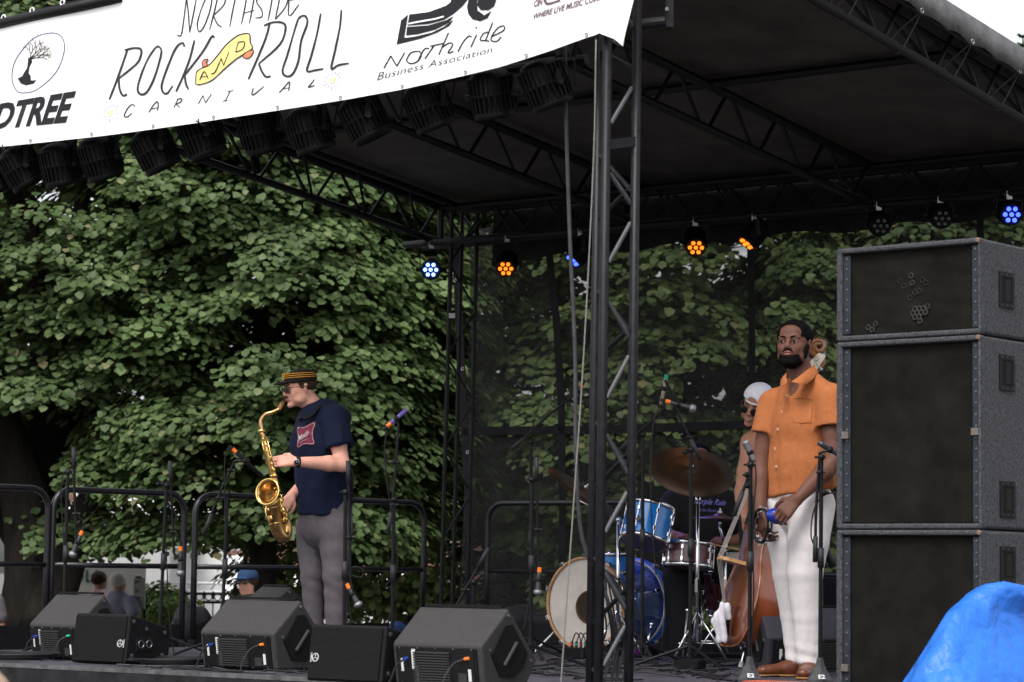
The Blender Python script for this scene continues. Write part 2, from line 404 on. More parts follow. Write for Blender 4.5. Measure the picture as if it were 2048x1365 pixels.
o['label'] = 'black pleated cloth skirt hanging below the front edge of the stage'; o['category'] = 'stage skirt'
for s_, lab_ in ((.34, 'black cloth covering the right end of the stage under the floor'), (-7.59, 'black cloth covering the left end of the stage under the floor')):
    V = []
    for i in range(61):
        d = -.04+(5.28 if s_ > 0 else .58)*i/60; a = .012*math.sin(i*.9); V += [S(s_+a*.2, d, -.062), S(s_+a, d, -SF+.01)]
    b = MB(); b.add(V, [(2*i, 2*i+2, 2*i+3, 2*i+1) for i in range(60)]); o = b.build('stage_skirt', 'skirt', smooth=True); o['label'] = lab_; o['category'] = 'stage skirt'

# ------------------------------------------------------------------ trees
LEAF = np.array([[0, 0, 0], [-.50, .27, .06], [-.40, .74, .03], [0, 1.04, -.08], [.40, .74, .03], [.50, .27, .06]])
LF = np.array([[0, 3, 2, 1], [0, 5, 4, 3]])
def leaf_mesh(name, P0, Nn, T, size, m, parent=None, **kw):
    T = T-Nn*(T*Nn).sum(1)[:, None]; T /= np.linalg.norm(T, axis=1)[:, None]; B = np.cross(T, Nn); sz = size[:, None, None]
    V = P0[:, None, :]+sz*(LEAF[None, :, 0:1]*B[:, None, :]+LEAF[None, :, 1:2]*T[:, None, :]+LEAF[None, :, 2:3]*Nn[:, None, :])
    n = len(P0); Q = (LF[None]+np.arange(n)[:, None, None]*6).reshape(-1, 4)
    off = root_loc(parent) if parent is not None else np.array([0, 0, 0.])
    return link(name, np_mesh(name, V.reshape(-1, 3)-off, Q), m, parent, off, **kw)
def norm_(a): return a/np.linalg.norm(a, axis=1)[:, None]
def pads(cents, outs, npl, size, wid, spread=1.0):
    Ps, Ns, Ts = [], [], []
    for c, o in zip(cents, outs):
        k = int(npl*rng.uniform(.6, 1.3)); side = A(-o[1], o[0], 0); w_ = wid*rng.uniform(.7, 1.25)
        rr = np.sqrt(rng.uniform(0, 1, k)); an = rng.uniform(0, 2*PI, k)
        u = rr*np.cos(an)*w_*.62; v = rr*np.sin(an)*w_; dz = -.55*np.maximum(u, 0)**1.2/w_**.2-.18*u-.22*v*v/w_+rng.normal(0, .045, k)
        tilt = rng.normal(0, .22)
        Ps.append(c+o*u[:, None]+side*v[:, None]+Z_*(dz+tilt*v)[:, None])
        steep = .45+.75*np.clip(u/w_+.35, 0, 1)
        Ns.append(norm_(Z_*1.0+o*(steep*.9)[:, None]+side*(.35*v/w_)[:, None]+rng.normal(0, .21, (k, 3))))
        Ts.append(norm_(o*.75-Z_*.55*steep[:, None]+side*(.7*v/w_)[:, None]+rng.normal(0, .45, (k, 3))))
    Pp = np.vstack(Ps); return Pp, np.vstack(Ns), np.vstack(Ts), size*rng.uniform(.55, 1.3, len(Pp))
def tree(label, x, y, R, ztop, zbot, trunk_r, npads, npl, size, m, lean=(0, 0), wid=.46, limbs=5, keep=None, flat=.62):
    t = thing('broadleaf_tree', label, 'tree', (x, y, 0), 'trees behind the stage')
    cents, outs = [], []; H = ztop-zbot
    while len(cents) < npads:
        z = rng.uniform(0, 1); az = rng.uniform(-PI, PI)
        if math.cos(az) < -.25 and rng.uniform() < .75: continue
        lay = rng.choice([.99, .82, .6], p=[.56, .28, .16]); prof = (math.sin(PI*min(1, (z*.86+.16)))**.45)
        r = R*prof*lay*rng.uniform(.86, 1.05)*(1+.13*math.sin(az*5+z*9+x))
        o = A(math.sin(az), -math.cos(az), 0); c = A(x+lean[0]*z, y+lean[1]*z, zbot+H*z)+o*r*A(1, flat, 1)
        if keep and not keep(c): continue
        cents.append(c); outs.append(o)
    leaf_mesh('crown', *pads(cents, outs, npl, size, wid), m, t, kind='stuff')
    b = MB(); zt = zbot+H*.45
    tp = [A(x, y, 0), A(x+lean[0]*.05, y, .9), A(x+lean[0]*.2, y, 1.8), A(x+lean[0]*.4, y, zt)]
    b.tube(smooth_path(tp, 4), list(np.linspace(trunk_r*1.15, trunk_r*.55, 13)), 12)
    b.build('trunk', 'bark', t, smooth=True)
    idx = rng.choice(len(cents), min(limbs, len(cents)), replace=False)
    for i in idx:
        c = cents[i]; b = MB(); s = A(x+lean[0]*.2, y, rng.uniform(1.4, zt)); mid = (s*.5+c*.5)+A(0, 0, rng.uniform(.1, .5)); b.tube(smooth_path([s, mid, c-outs[i]*.1], 4), list(np.linspace(trunk_r*.34, .015, 9)), 7)
        b.build('limb', 'bark', t, smooth=True)
    b = MB()
    for i in rng.choice(len(cents), min(60, len(cents)), replace=False):
        c = cents[i]; s = c-outs[i]*.9-Z_*rng.uniform(0, .4); b.tube([s, (s+c)/2+Z_*.06, c+outs[i]*.2-Z_*.1], [.014, .009, .004], 4)
    b.build('twig', 'twig', t, kind='stuff')
    return t
def shade_gap(c):                      # the hollow beside the big left trunk
    p = c-CAMP; px = 1024+F*p[0]/p[1]; py = 1143+.013*(px-1024)-F*p[2]/p[1]
    if 0 < px < 240 and 840 < py < 1000 and rng.uniform() < .75: return False
    if -200 < px < 110 and py > 820: return False
    if px < 270 and py > 1092: return False
    if 270 <= px < 640 and py > 1062: return False
    if px < 870 and py > 1080: return False
    if 545 < px < 640 and 590 < py < 720 and rng.uniform() < .6: return False
    return py < 1105
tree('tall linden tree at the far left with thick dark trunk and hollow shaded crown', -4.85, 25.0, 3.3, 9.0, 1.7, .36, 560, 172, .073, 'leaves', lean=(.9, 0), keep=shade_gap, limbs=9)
tree('linden tree behind the saxophone player with low hanging leaf sprays', -2.35, 24.2, 2.0, 8.4, 1.75, .17, 430, 172, .073, 'leaves', keep=shade_gap, limbs=6)
tree('lighter green tree between the saxophone player and the rear truss tower', -.95, 26.2, 2.35, 8.8, 1.35, .12, 480, 168, .073, 'leaves_light', limbs=7, lean=(.1, 0))
tree('tree showing through the left part of the mesh backdrop', 1.5, 25.6, 2.7, 8.6, 1.1, .25, 400, 130, .088, 'leaves_light', limbs=5)
tree('tree showing through the right part of the mesh backdrop', 4.3, 25.4, 2.5, 6.5, 1.0, .25, 360, 130, .088, 'leaves', limbs=5)
tree('rear linden tree filling the gaps on the far left', -6.2, 27.2, 3.4, 10, 2.9, .22, 330, 72, .145, 'leaves_light', wid=.85, limbs=3, flat=.35)
tree('rear tree standing behind the saxophone player', -2.7, 27.4, 3.0, 10, 2.9, .14, 300, 72, .145, 'leaves_light', wid=.85, limbs=3, flat=.35)
tree('rear tree standing behind the mesh backdrop', 1.2, 28.3, 3.4, 10, 1.2, .22, 360, 72, .145, 'leaves_light', wid=.85, limbs=3, flat=.35)
tree('rear tree standing behind the speaker stack', 5.0, 28.4, 3.2, 6.4, .9, .22, 320, 72, .145, 'leaves_light', wid=.85, limbs=3, flat=.35)
# dark leaning second stem and low conifer tip
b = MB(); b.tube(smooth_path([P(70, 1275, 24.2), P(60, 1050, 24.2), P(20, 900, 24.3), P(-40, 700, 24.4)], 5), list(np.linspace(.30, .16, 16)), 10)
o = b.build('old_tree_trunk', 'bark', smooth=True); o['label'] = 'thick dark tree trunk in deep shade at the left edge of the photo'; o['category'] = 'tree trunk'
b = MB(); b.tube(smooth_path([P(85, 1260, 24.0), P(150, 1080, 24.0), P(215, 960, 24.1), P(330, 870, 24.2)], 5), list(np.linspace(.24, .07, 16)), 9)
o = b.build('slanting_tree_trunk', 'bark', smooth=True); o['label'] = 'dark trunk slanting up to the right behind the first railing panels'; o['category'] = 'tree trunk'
t = thing('conifer', 'tip of a blue green conifer just above the right end of the canopy', 'tree', P(2042, 300, 30)*A(1, 1, 0))
b = MB(); b.tube([P(2042, 300, 30)*A(1, 1, 0), P(2046, 72, 30)], [.12, .01], 6); b.build('trunk', 'bark', t)
b = MB(); top = P(2046, 76, 30)
for k in range(60):
    z = k*.11; r = .05+.17*z
    for j in range(5):
        a = k*2.4+j*1.26; e = top+A(math.cos(a)*r, math.sin(a)*r, -z+.12*r); s = top+A(0, 0, -z); b.cyl(s, e, .006, .003, 3, False)
        for q in range(1, 6):
            m_ = s+(e-s)*q/6
            for sg in (-1, 1): b.cyl(m_, m_+A(-math.sin(a)*sg, math.cos(a)*sg, .4)*.09, .005, .002, 3, False)
b.build('crown', 'leaves', t, kind='stuff')

def bush(label, px, py_b, Y, w_, h_, n, size, m='leaves_bush'):
    p = P(px, py_b, Y); k = n; g = rng.normal(0, 1, (k, 3)); g /= np.linalg.norm(g, axis=1)[:, None]; g *= (rng.uniform(.35, 1, k)**.5)[:, None]
    Pp = g*A(w_/2, w_/3, h_/2)+A(p[0], p[1], max(p[2], 0)+h_/2); N_ = norm_(g+Z_*.5+rng.normal(0, .4, (k, 3)))
    t = thing('bush', label, 'bush', (p[0], p[1], 0)); leaf_mesh('foliage', Pp, N_, norm_(rng.normal(0, 1, (k, 3))), size*rng.uniform(.6, 1.3, k), m, t, kind='stuff')
    b = MB()
    for i in range(7): e = Pp[i*5 % k]; b.tube([A(p[0], p[1], 0), (A(p[0], p[1], 0)+e)/2+A(.05, 0, .1), e], [.012, .009, .004], 4)
    b.build('stem', 'twig', t, kind='stuff')
bush('bright green bush between the notice board and the fence post', 318, 1255, 30, .6, .55, 600, .06)
bush('low green planting under the iron fence behind the second railing panel', 345, 1290, 29.5, .8, .6, 600, .06)
bush('thin leafy bush right of the man in the blue cap', 555, 1250, 24.5, .65, 1.0, 260, .07, 'leaves_light')
bush('leafy shrub behind the saxophone player on the right', 750, 1262, 25, .6, .9, 260, .075, 'leaves_light')
bush('shrub beside the rear truss tower behind the stage', 850, 1262, 25, .6, 1.1, 260, .075, 'leaves_light')

# ------------------------------------------------------------------ the street behind the trees
def slab(px0, py0, px1, py1, Y, th, m, name='panel', parent=None, zmin=None, **kw):
    a = P(px0, py1, Y); c = P(px1, py0, Y); z0 = a[2] if zmin is None else zmin
    b = MB(); b.box([(a[0]+c[0])/2, Y+th/2, (z0+c[2])/2], [abs(c[0]-a[0]), th, abs(c[2]-z0)]); return b.build(name, m, parent, **kw)
t = thing('brick_building', 'red brick building with white framed windows far behind the iron fence', 'building', P(480, 1200, 62)*A(1, 1, 0))
slab(120, 905, 960, 1180, 62, 6, 'mortar', 'wall', t, zmin=0)
a0 = P(120, 1150, 61.98); a1 = P(960, 905, 61.98); bw, bh = .42, .16
bk = MB(); z = a0[2]-2.0; r_ = 0
while z < a1[2]-.1:
    x = a0[0]-(bw/2 if r_ % 2 else 0)
    while x < a1[0]-.1: bk.box([x+bw/2, 61.985, z+bh/2], [bw-.03, .03, bh-.025]); x += bw
    z += bh; r_ += 1
bk.build('brick', 'brick', t, kind='stuff')
for wx in (150, 235, 320, 430, 520, 640, 760, 880):
    for wy in (940, 1035, 1112):
        w_ = slab(wx, wy, wx+38, wy+52, 61.9, .05, 'white_paint', 'window', t)
        slab(wx+4, wy+4, wx+34, wy+48, 61.87, .03, 'window_dark', 'pane', w_)
def tent(label, px, py_top, Y, wdt, z_e, z_t, depth=3):
    c = P(px, 1143, Y); t = thing('event_tent', label, 'tent', (c[0], c[1], 0), 'white event tents in the street')
    b = MB(); x0, x1 = c[0]-wdt/2, c[0]+wdt/2; V = [[x0, Y, z_e], [x1, Y, z_e], [x1, Y+depth, z_e], [x0, Y+depth, z_e], [c[0], Y+depth/2, z_t]]
    b.add(V, [(0, 1, 4), (1, 2, 4), (2, 3, 4), (3, 0, 4), (0, 3, 2, 1)]); b.build('roof', 'tent', t)
    b = MB(); b.box([c[0], Y+.01, z_e/2], [wdt, .03, z_e-.01]); b.build('side_wall', 'tent', t)
    for xx in (x0, x1):
        b = MB(); b.cyl([xx, Y-.03, 0], [xx, Y-.03, z_e], .04); b.build('pole', 'white_paint', t)
tent('white tent with a sloping roof seen right of the second railing panel', 455, 0, 40, 3.4, .95, 1.95)
tent('white tent directly behind the legs of the saxophone player', 640, 0, 42, 3.0, 1.3, 1.8)
tent('white tent seen low behind the third railing panel near the truss tower', 790, 0, 44, 2.8, 1.15, 1.7)
tent('pale canopy tent high behind the left railing panels', 215, 0, 33, 1.6, 2.35, 3.0)
tent('narrow white tent peak seen above the mid rail by the second microphone', 372, 0, 36, 1.0, 2.0, 3.0)
t = thing('white_barrier', 'white pipe barrier crossing in front of the tents', 'barrier', P(480, 1200, 35)*A(1, 1, 0))
for py in (1166, 1183, 1200):
    b = MB(); b.cyl(P(285, py, 35), P(920, py+6, 35), .022, n=6); b.build('rail', 'white_paint', t)
for px in range(290, 921, 90):
    b = MB(); b.cyl(P(px, 1160, 35.03), P(px, 1230, 35.03)*A(1, 1, 0), .025, n=6); b.build('post', 'white_paint', t)
t = thing('iron_fence', 'black iron fence with a row of rings below the top rail', 'fence', P(430, 1200, 31)*A(1, 1, 0))
for py in (1187, 1204, 1285):
    b = MB(); b.box((P(282, py, 31)+P(900, py+7, 31))/2, [np.linalg.norm(P(282, py, 31)-P(900, py+7, 31)), .03, .03], RotY(.0)); b.build('rail', 'iron', t)
zr0, zr1 = P(500, 1204, 31)[2], P(500, 1187, 31)[2]; xx = P(282, 1200, 31)[0]; x_end = P(900, 1200, 31)[0]; i = 0
while xx < x_end:
    b = MB(); b.cyl([xx, 31, .05], [xx, 31, zr1+.02], .009, n=5); b.build('picket', 'iron', t)
    b = MB(); k = [A(xx+.055+.042*math.cos(a), 31, (zr0+zr1)/2+.042*math.sin(a)) for a in np.linspace(0, 2*PI, 13)]; b.tube(k, .008, 4, False); b.build('ring', 'iron', t)
    xx += .11; i += 1
for px in (355, 640, 880):
    b = MB(); b.box(P(px, 1215, 30.97)*A(1, 1, 0)+A(0, 0, .7), [.09, .09, 1.4]); b.build('post', 'iron', t)
# vendor sign, notice board
t = thing('vendor_sign', 'pale vendor banner with dark green capital letters behind the left railing', 'banner', P(180, 1200, 31)*A(1, 1, 0))
mat('sign_cream', (.42, .41, .39), .8); mat('sign_green', (.04, .10, .07), .7)
slab(140, 1132, 292, 1222, 31.4, .02, 'sign_cream', 'cloth', t)
q = [P(136, 1165, 31.39), P(196, 1165, 31.39), P(196, 1140, 31.39), P(136, 1140, 31.39)]
text_print('OLI', lambda u, v: bil(q, u, v), 'lettering', 'sign_green', t, bold=.01)
t = thing('notice_board', 'gray sandwich board with printed menu lines beside the man in the lavender shirt', 'sign', P(278, 1255, 28.5)*A(1, 1, 0))
mat('board_gray', (.42, .42, .44), .6, noise=(3, .08))
slab(266, 1157, 291, 1218, 28.5, .03, 'board_gray', 'board', t)
for i, (yy, txt) in enumerate([(1160, 'MENU'), (1178, 'FOOD'), (1194, 'DRINK')]):
    q2 = [P(268, yy+6, 28.49), P(279, yy+6, 28.49), P(279, yy, 28.49), P(268, yy, 28.49)]
    ln = MB(); ln.box((q2[0]+q2[2])/2, [.055, .004, .010]); ln.box((q2[0]+q2[2])/2-Z_*.018, [.04, .004, .008]); ln.build('text_line', 'ink', t)
b = MB(); b.cyl(P(268, 1218, 28.55), P(268, 1218, 28.55)*A(1, 1, 0), .015, n=6); b.build('leg', 'iron', t)
b = MB(); b.cyl(P(289, 1218, 28.55), P(289, 1218, 28.55)*A(1, 1, 0), .015, n=6); b.build('leg', 'iron', t)
b = MB(); b.box(P(278, 1155, 28.5), [.07, .04, .02]); b.build('clip', 'black_plastic', t)

# ------------------------------------------------------------------ roof of the stage
ZR, ZF, CH = 2.95, 3.48, .26
TS = [-5.02+1.8*k for k in range(4)]
def zc(d): return ZR+(ZF-ZR)*(1-d/5.0)
lab = ['black truss along the left edge of the roof with foliage showing through it', 'second roof truss from the left under the dark canopy', 'third roof truss from the left ending behind the front tower', 'black truss along the right edge of the roof against the pale canopy border']
for k, s in enumerate(TS):
    t = thing('roof_truss', lab[k], 'truss', S(s, 2.5, zc(2.5)), 'trusses carrying the roof from front to back')
    ends = (0.95, 5.0)
    for nm, dz, rr in (('bottom_chord', 0, .026), ('top_chord', CH, .03)):
        b = MB(); b.cyl(S(s, ends[0], zc(ends[0])+dz), S(s, ends[1], zc(ends[1])+dz), rr, n=10); b.build(nm, 'black_steel', t, smooth=False)
    for j in range(2):
        if k in (0, 3):
            b = MB(); off = .16 if k == 0 else -.16; 
            if j == 0: b.cyl(S(s+off, .95, zc(.95)+CH), S(s+off, 5, zc(5)+CH), .024, n=8); b.build('inner_top_chord', 'black_steel', t)
    nb = 7; st_ = 4.05/nb
    for i in range(nb):
        d0 = .95+i*st_+.03; dm = d0+st_*.42; d1 = d0+st_*.5; d2 = .95+(i+1)*st_-.02
        b = MB(); b.cyl(S(s, d0, zc(d0)+CH), S(s, dm, zc(dm)), .0125, n=7); b.build('brace', 'black_steel', t)
        b = MB(); b.cyl(S(s, d1+.04, zc(d1)), S(s, d2, zc(d2)+CH), .0125, n=7); b.build('brace', 'black_steel', t)
        if k in (0, 3):
            b = MB(); off = .16 if k == 0 else -.16; b.cyl(S(s+off, d0, zc(d0)+CH), S(s, dm+.05, zc(dm)), .010, n=6); b.build('brace', 'black_steel', t)
for i, d in enumerate((1.40, 3.05)):
    b = MB(); b.cyl(S(-5.1, d, zc(d)+CH+.01), S(.5, d, zc(d)+CH+.01), .028, n=8)
    o = b.build('purlin', 'black_steel'); o['label'] = ['cross bar under the canopy nearest the front banner', 'cross bar under the canopy crossing the middle of the roof'][i]; o['category'] = 'roof bar'; o['group'] = 'cross bars under the canopy'
# rear box truss
t = thing('rear_truss', 'long black box truss across the back of the roof carrying small spotlights', 'truss', S(-2.5, 5.05, ZR))
x0, x1 = -5.35, 1.6
for dd, dz in ((5.0, 0), (5.22, 0), (5.0, .25), (5.22, .25)):
    b = MB(); b.cyl(S(x0 if dz == 0 else x0+.35, dd, ZR+dz), S(x1, dd, ZR+dz), .024, n=8); b.build('chord', 'black_steel', t)
nb = 14
for i in range(nb):
    a_ = -5.0+(x1+5.0)*i/nb; b_ = -5.0+(x1+5.0)*(i+.5)/nb; c__ = -5.0+(x1+5.0)*(i+1)/nb
    for dd in (5.0, 5.22):
        b = MB(); b.cyl(S(a_, dd, ZR+.25), S(b_-.02, dd, ZR), .011, n=6); b.build('brace', 'black_steel', t)
        b = MB(); b.cyl(S(b_+.02, dd, ZR), S(c__, dd, ZR+.25), .011, n=6); b.build('brace', 'black_steel', t)
for s in (-5.0, 1.5):
    b = MB(); b.cyl(S(s, 5.0, ZR), S(s, 5.0, ZR+.25), .026, n=8); b.build('end_post', 'tower_steel', t)
b = MB(); b.cyl(S(-5.22, 4.86, ZR-.03), S(1.6, 4.86, ZR-.03), .024, n=8); o = b.build('lighting_bar', 'black_steel'); o['label'] = 'round black bar in front of the rear truss from which the lit spotlights hang'; o['category'] = 'lighting bar'
b = MB(); b.cyl(S(-5.2, 5.13, ZR+.02), S(-4.4, 5.13, ZR+.02), .02, n=8); o = b.build('stub_pipe', 'black_steel'); o['label'] = 'short scaffold pipe across the end of the rear truss above the white blue spotlight'; o['category'] = 'pipe'
# front box truss behind the banner
t = thing('front_truss', 'black box truss behind the printed banner carrying the row of large spotlights', 'truss', S(-3, .1, 3))
FZ = 2.97
for dd, dz in ((.0, 0), (.24, 0), (.0, .5), (.24, .5)):
    b = MB(); b.cyl(S(-8.6, dd, FZ+dz), S(-.32, dd, FZ+dz), .025, n=8); b.build('chord', 'black_steel', t)
for i in range(20):
    a_ = -8.6+8.4*i/20
    for dd in (0., .24):
        b = MB(); b.cyl(S(a_, dd, FZ+.5), S(a_+.21, dd, FZ), .012, n=6); b.build('brace', 'black_steel', t)
        b = MB(); b.cyl(S(a_+.21, dd, FZ), S(a_+.42, dd, FZ+.5), .012, n=6); b.build('brace', 'black_steel', t)
# canopy cloth
t = thing('canopy', 'dark stretched roof cloth over the stage with a pale gray laced border', 'canopy', S(-2.5, 2.5, 3.5))
nx, ny = 40, 24; V = []; Fc = []
for j in range(ny+1):
    for i in range(nx+1):
        s = -5.10+(.50+5.10)*i/nx; d = .90+4.30*j/ny; sag = -.022*abs(math.sin(PI*(s+5.02)/1.8))*abs(math.sin(PI*d/1.6))
        V.append(S(s, d, zc(d)+CH+.055+sag))
for th in (0, .004):
    pass
Fc = [(j*(nx+1)+i, j*(nx+1)+i+1, (j+1)*(nx+1)+i+1, (j+1)*(nx+1)+i) for j in range(ny) for i in range(nx)]
b = MB(); b.add(V, Fc); o = b.build('roof_cloth', 'canopy', t, smooth=True); sm = o.modifiers.new('thickness', 'SOLIDIFY'); sm.thickness = .004; sm.offset = 1
def border(s, dsg, name='border'):
    V = []; n = 60
    for i in range(n+1):
        d = .90+4.30*i/n; sc_ = .02*abs(math.sin(PI*i/4))
        V += [S(s-dsg*.04, d, zc(d)+CH+.062), S(s, d, zc(d)+CH+.055), S(s+dsg*.012, d, zc(d)+CH-.035), S(s+dsg*.006*math.sin(i), d, zc(d)+CH-.10+sc_)]
    b = MB(); b.add(V, [(4*i+k, 4*i+4+k, 4*i+5+k, 4*i+1+k) for i in range(n) for k in range(3)]); o = b.build(name, 'canopy_edge' if dsg > 0 else 'canopy', t, smooth=True)
    sm = o.modifiers.new('thickness', 'SOLIDIFY'); sm.thickness = .004
border(.51, 1)
for i in range(8):
    d = .90+4.30*(i*8)/60
    b = MB(); c = S(.517, d, zc(d)+CH-.082); u1, u2 = D_, Z_; b.tube([c+(u1*math.cos(a)+u2*math.sin(a))*.014 for a in np.linspace(0, 2*PI, 11)], .0035, 5, False); b.build('eyelet', 'bare_steel', t)
    b = MB(); b.tube(smooth_path([c, S(.46, d+.02, zc(d)+.10), S(.38, d, zc(d)-.03), S(.36, d-.02, zc(d)+.05), c], 4), .0035, 4); b.build('lashing', 'cable_gray', t)
# bracket hanging at the front of the roof, right of the tower
t = thing('roof_bracket', 'L shaped black steel bracket hanging below the roof right of the front tower', 'bracket', P(1342, 20, 11.6))
b = MB(); b.box(P(1339, 5, 11.6), [.038, .05, .25]); b.build('upright', 'tower_steel', t, bevel=.004)
b = MB(); b.cyl(P(1330, 44, 11.6), P(1262, 52, 11.6), .026, n=12); b.build('arm', 'tower_steel', t, smooth=False)
b = MB(); b.cyl(P(1334, 18, 11.56), P(1334, 18, 11.54), .01, n=6); b.build('bolt', 'bare_steel', t)

# ------------------------------------------------------------------ front tower
t = thing('front_tower', 'black steel truss tower rising from the bottom edge of the photo to the banner corner', 'truss tower', A(.45, 11.5, 0))
pA, pB, pC = P(1189.5, 700, 11.66), P(1206, 700, 11.44), P(1266, 700, 11.52)
def vert(p, z): return A(p[0]+.0045*(z-2.7), p[1], z)
ztop = EYE+2.98
for p, r, nm in ((pA, .0205, 'chord'), (pB, .0225, 'chord'), (pC, .0215, 'chord')):
    b = MB(); b.cyl(vert(p, 0), vert(p, ztop), r, n=16); o = b.build(nm, 'tower_steel', t, smooth=False); o.data.polygons.foreach_set('use_smooth', np.ones(len(o.data.polygons), bool))
def yz(p, py): return vert(p, EYE+(1145-py)/F*p[1])
for y1, y2 in [(-130, -60), (-30, 40), (240, 165), (523, 442), (603, 672), (797, 712), (870, 945), (1065, 985), (1145, 1215), (1330, 1250), (1400, 1470), (342, 402)]:
    b = MB(); b.cyl(yz(pB, y1)+A(.02, 0, 0), yz(pC, y2)-A(.02, 0, 0), .011, n=10); b.build('brace', 'brace_steel', t)
for y1, y2 in [(300, 385), (575, 668), (840, 940), (1110, 1210), (90, 130), (1330, 1420), (440, 360), (720, 650), (980, 900), (1250, 1170)]:
    b = MB(); b.cyl(yz(pA, y1), yz(pC, y2), .012, n=8); b.build('brace', 'black_steel', t)
b = MB(); a_, c_ = yz(pB, 283), yz(pC, 276); b.add([a_+Z_*.022+A(.02, -.012, 0), a_-Z_*.022+A(.02, -.012, 0), c_-Z_*.022-A(0, .02, 0), c_+Z_*.022-A(0, .02, 0), a_+Z_*.022+A(.02, -.004, 0), a_-Z_*.022+A(.02, -.004, 0), c_-Z_*.022-A(0, .012, 0), c_+Z_*.022-A(0, .012, 0)], [(0, 1, 2, 3), (7, 6, 5, 4), (0, 3, 7, 4), (1, 5, 6, 2), (0, 4, 5, 1), (3, 2, 6, 7)])
b.build('gusset_plate', 'tower_steel', t)
b = MB(); b.cyl(c_+A(-.018, -.026, 0), c_+A(-.018, -.018, 0), .008, n=8); b.build('bolt', 'black_plastic', t)
# rope and gray cable
b = MB(); b.tube(smooth_path([P(1192, 80, 11.3), P(1187, 320, 11.3), P(1168, 700, 11.25), P(1147, 1010, 11.2), P(1122, 1365, 11.15), P(1118, 1420, 11.1)], 5), .004, 6)
o = b.build('hanging_rope', 'rope_white', smooth=True); o['label'] = 'thin pale rope slanting down in front of the tower to the floor'; o['category'] = 'rope'
b = MB(); b.tube(smooth_path([P(1130, 60, 11.9), P(1132, 230, 11.9), P(1140, 480, 11.9), P(1150, 700, 11.9), P(1152, 900, 11.9), P(1165, 1080, 11.95), P(1215, 1200, 12.0), P(1235, 1330, 12.1), P(1225, 1400, 12.1)], 5), .0095, 8)
o = b.build('power_cable', 'cable_gray', smooth=True); o['label'] = 'thick gray power cable dropping left of the tower to the stage'; o['category'] = 'cable'
for i in range(9):
    x = 1215+i*7+random.uniform(-6, 6); y0 = 1165+random.uniform(-10, 20); b = MB()
    b.tube(smooth_path([P(1212, 1140, 12.0), P(x-10, y0+30, 12.0), P(x, y0+95, 12.02), P(x-random.uniform(0, 22), 1300, 12.05), P(x+random.uniform(-60, 20), 1392, 12.0)], 4), .0048, 5)
    o = b.build('loom_cable', 'cable_black', smooth=True); o['label'] = 'thin black cable hanging at the foot of the front tower, %s from the left' % 'first second third fourth fifth sixth seventh eighth ninth'.split()[i]; o['category'] = 'cable'; o['group'] = 'cable bundle at the foot of the tower'

# ------------------------------------------------------------------ rear left tower
t = thing('rear_tower', 'slim black truss tower at the back left corner of the stage', 'truss tower', P(905, 1230, 18.4)*A(1, 1, 0))
def lp(x0, x1, y, Y): return P(x0+(x1-x0)*(y-430)/(1215-430), y, Y)
for x0_, x1_, Y in ((904, 882, 18.3), (955, 934, 18.35), (925, 905, 18.52)):
    b = MB(); b.cyl(lp(x0_, x1_, 425, Y), lp(x0_, x1_, 1290, Y), .016, n=10); b.build('chord', 'black_steel', t)
yy = 440; k = 0
while yy < 1230:
    b = MB()
    if k % 2: b.cyl(lp(904, 882, yy, 18.3), lp(955, 934, yy+85, 18.35), .009, n=6)
    else: b.cyl(lp(955, 934, yy, 18.35), lp(904, 882, yy+85, 18.3), .009, n=6)
    b.build('brace', 'tower_steel', t); yy += 92; k += 1
b = MB(); b.box(lp(912, 880, 632, 18.25), [.045, .02, .035]); b.build('lug', 'bare_steel', t)

# ------------------------------------------------------------------ mesh backdrop
t = thing('mesh_backdrop', 'see through black mesh screen closing the back of the stage', 'backdrop', S(-2, 5.35, 0))
def BD(px, py, off=0): return hit(px, py, S(0, 5.36+off, 0), D_)
nx, ny = 60, 24; TL, TR, BR, BL = BD(940, 460), BD(2240, 320), BD(2240, 1290), BD(915, 1225)
V = [bil([BL, BR, TR, TL], i/nx, j/ny)+D_*(.035*math.sin(i*.8+j*.1)+.02*math.sin(i*.31+2))*(1-j/ny*.6) for j in range(ny+1) for i in range(nx+1)]
b = MB(); b.add(V, [(j*(nx+1)+i, j*(nx+1)+i+1, (j+1)*(nx+1)+i+1, (j+1)*(nx+1)+i) for j in range(ny) for i in range(nx)]); b.build('mesh', 'mesh_cloth', t, smooth=True)
def band(pts, w, name='hem_strap'):
    pp = [BD(x, y, -.07) for x, y in pts]; b = MB()
    for i in range(len(pp)-1):
        d = unit(pp[i+1]-pp[i]); n = np.cross(d, D_); n = unit(n)*w/2
        q = [pp[i]-n, pp[i]+n, pp[i+1]+n, pp[i+1]-n]; b.add([*q, *[x+D_*.006 for x in q]], [(0, 1, 2, 3), (7, 6, 5, 4), (0, 4, 5, 1), (2, 6, 7, 3), (1, 5, 6, 2), (0, 3, 7, 4)])
    b.build(name, 'skirt', t)
band([(1098, 505), (1112, 640), (1122, 800), (1125, 1010), (1123, 1260)], .06)
band([(1500, 470), (1503, 650), (1506, 1000), (1510, 1280)], .05)
band([(1960, 420), (1962, 700)], .05); band([(1966, 700), (1966, 1290)], .05)
band([(925, 863), (1200, 860), (1500, 850), (1760, 845), (2230, 835)], .062)
band([(912, 500), (925, 800), (938, 1010), (940, 1220)], .07)
V = [];  n = 40
for i in range(n+1):
    u = i/n; px = 985+(2240-985)*u; V += [BD(px, 400-95*u, -.1), BD(px, 522-110*u+6*math.sin(i*.9), -.1)]
b = MB(); b.add(V, [(2*i, 2*i+1, 2*i+3, 2*i+2) for i in range(n)]); b.add([v+D_*.01 for v in V], [(2*i+2, 2*i+3, 2*i+1, 2*i) for i in range(n)]); b.build('top_valance', 'skirt', t)
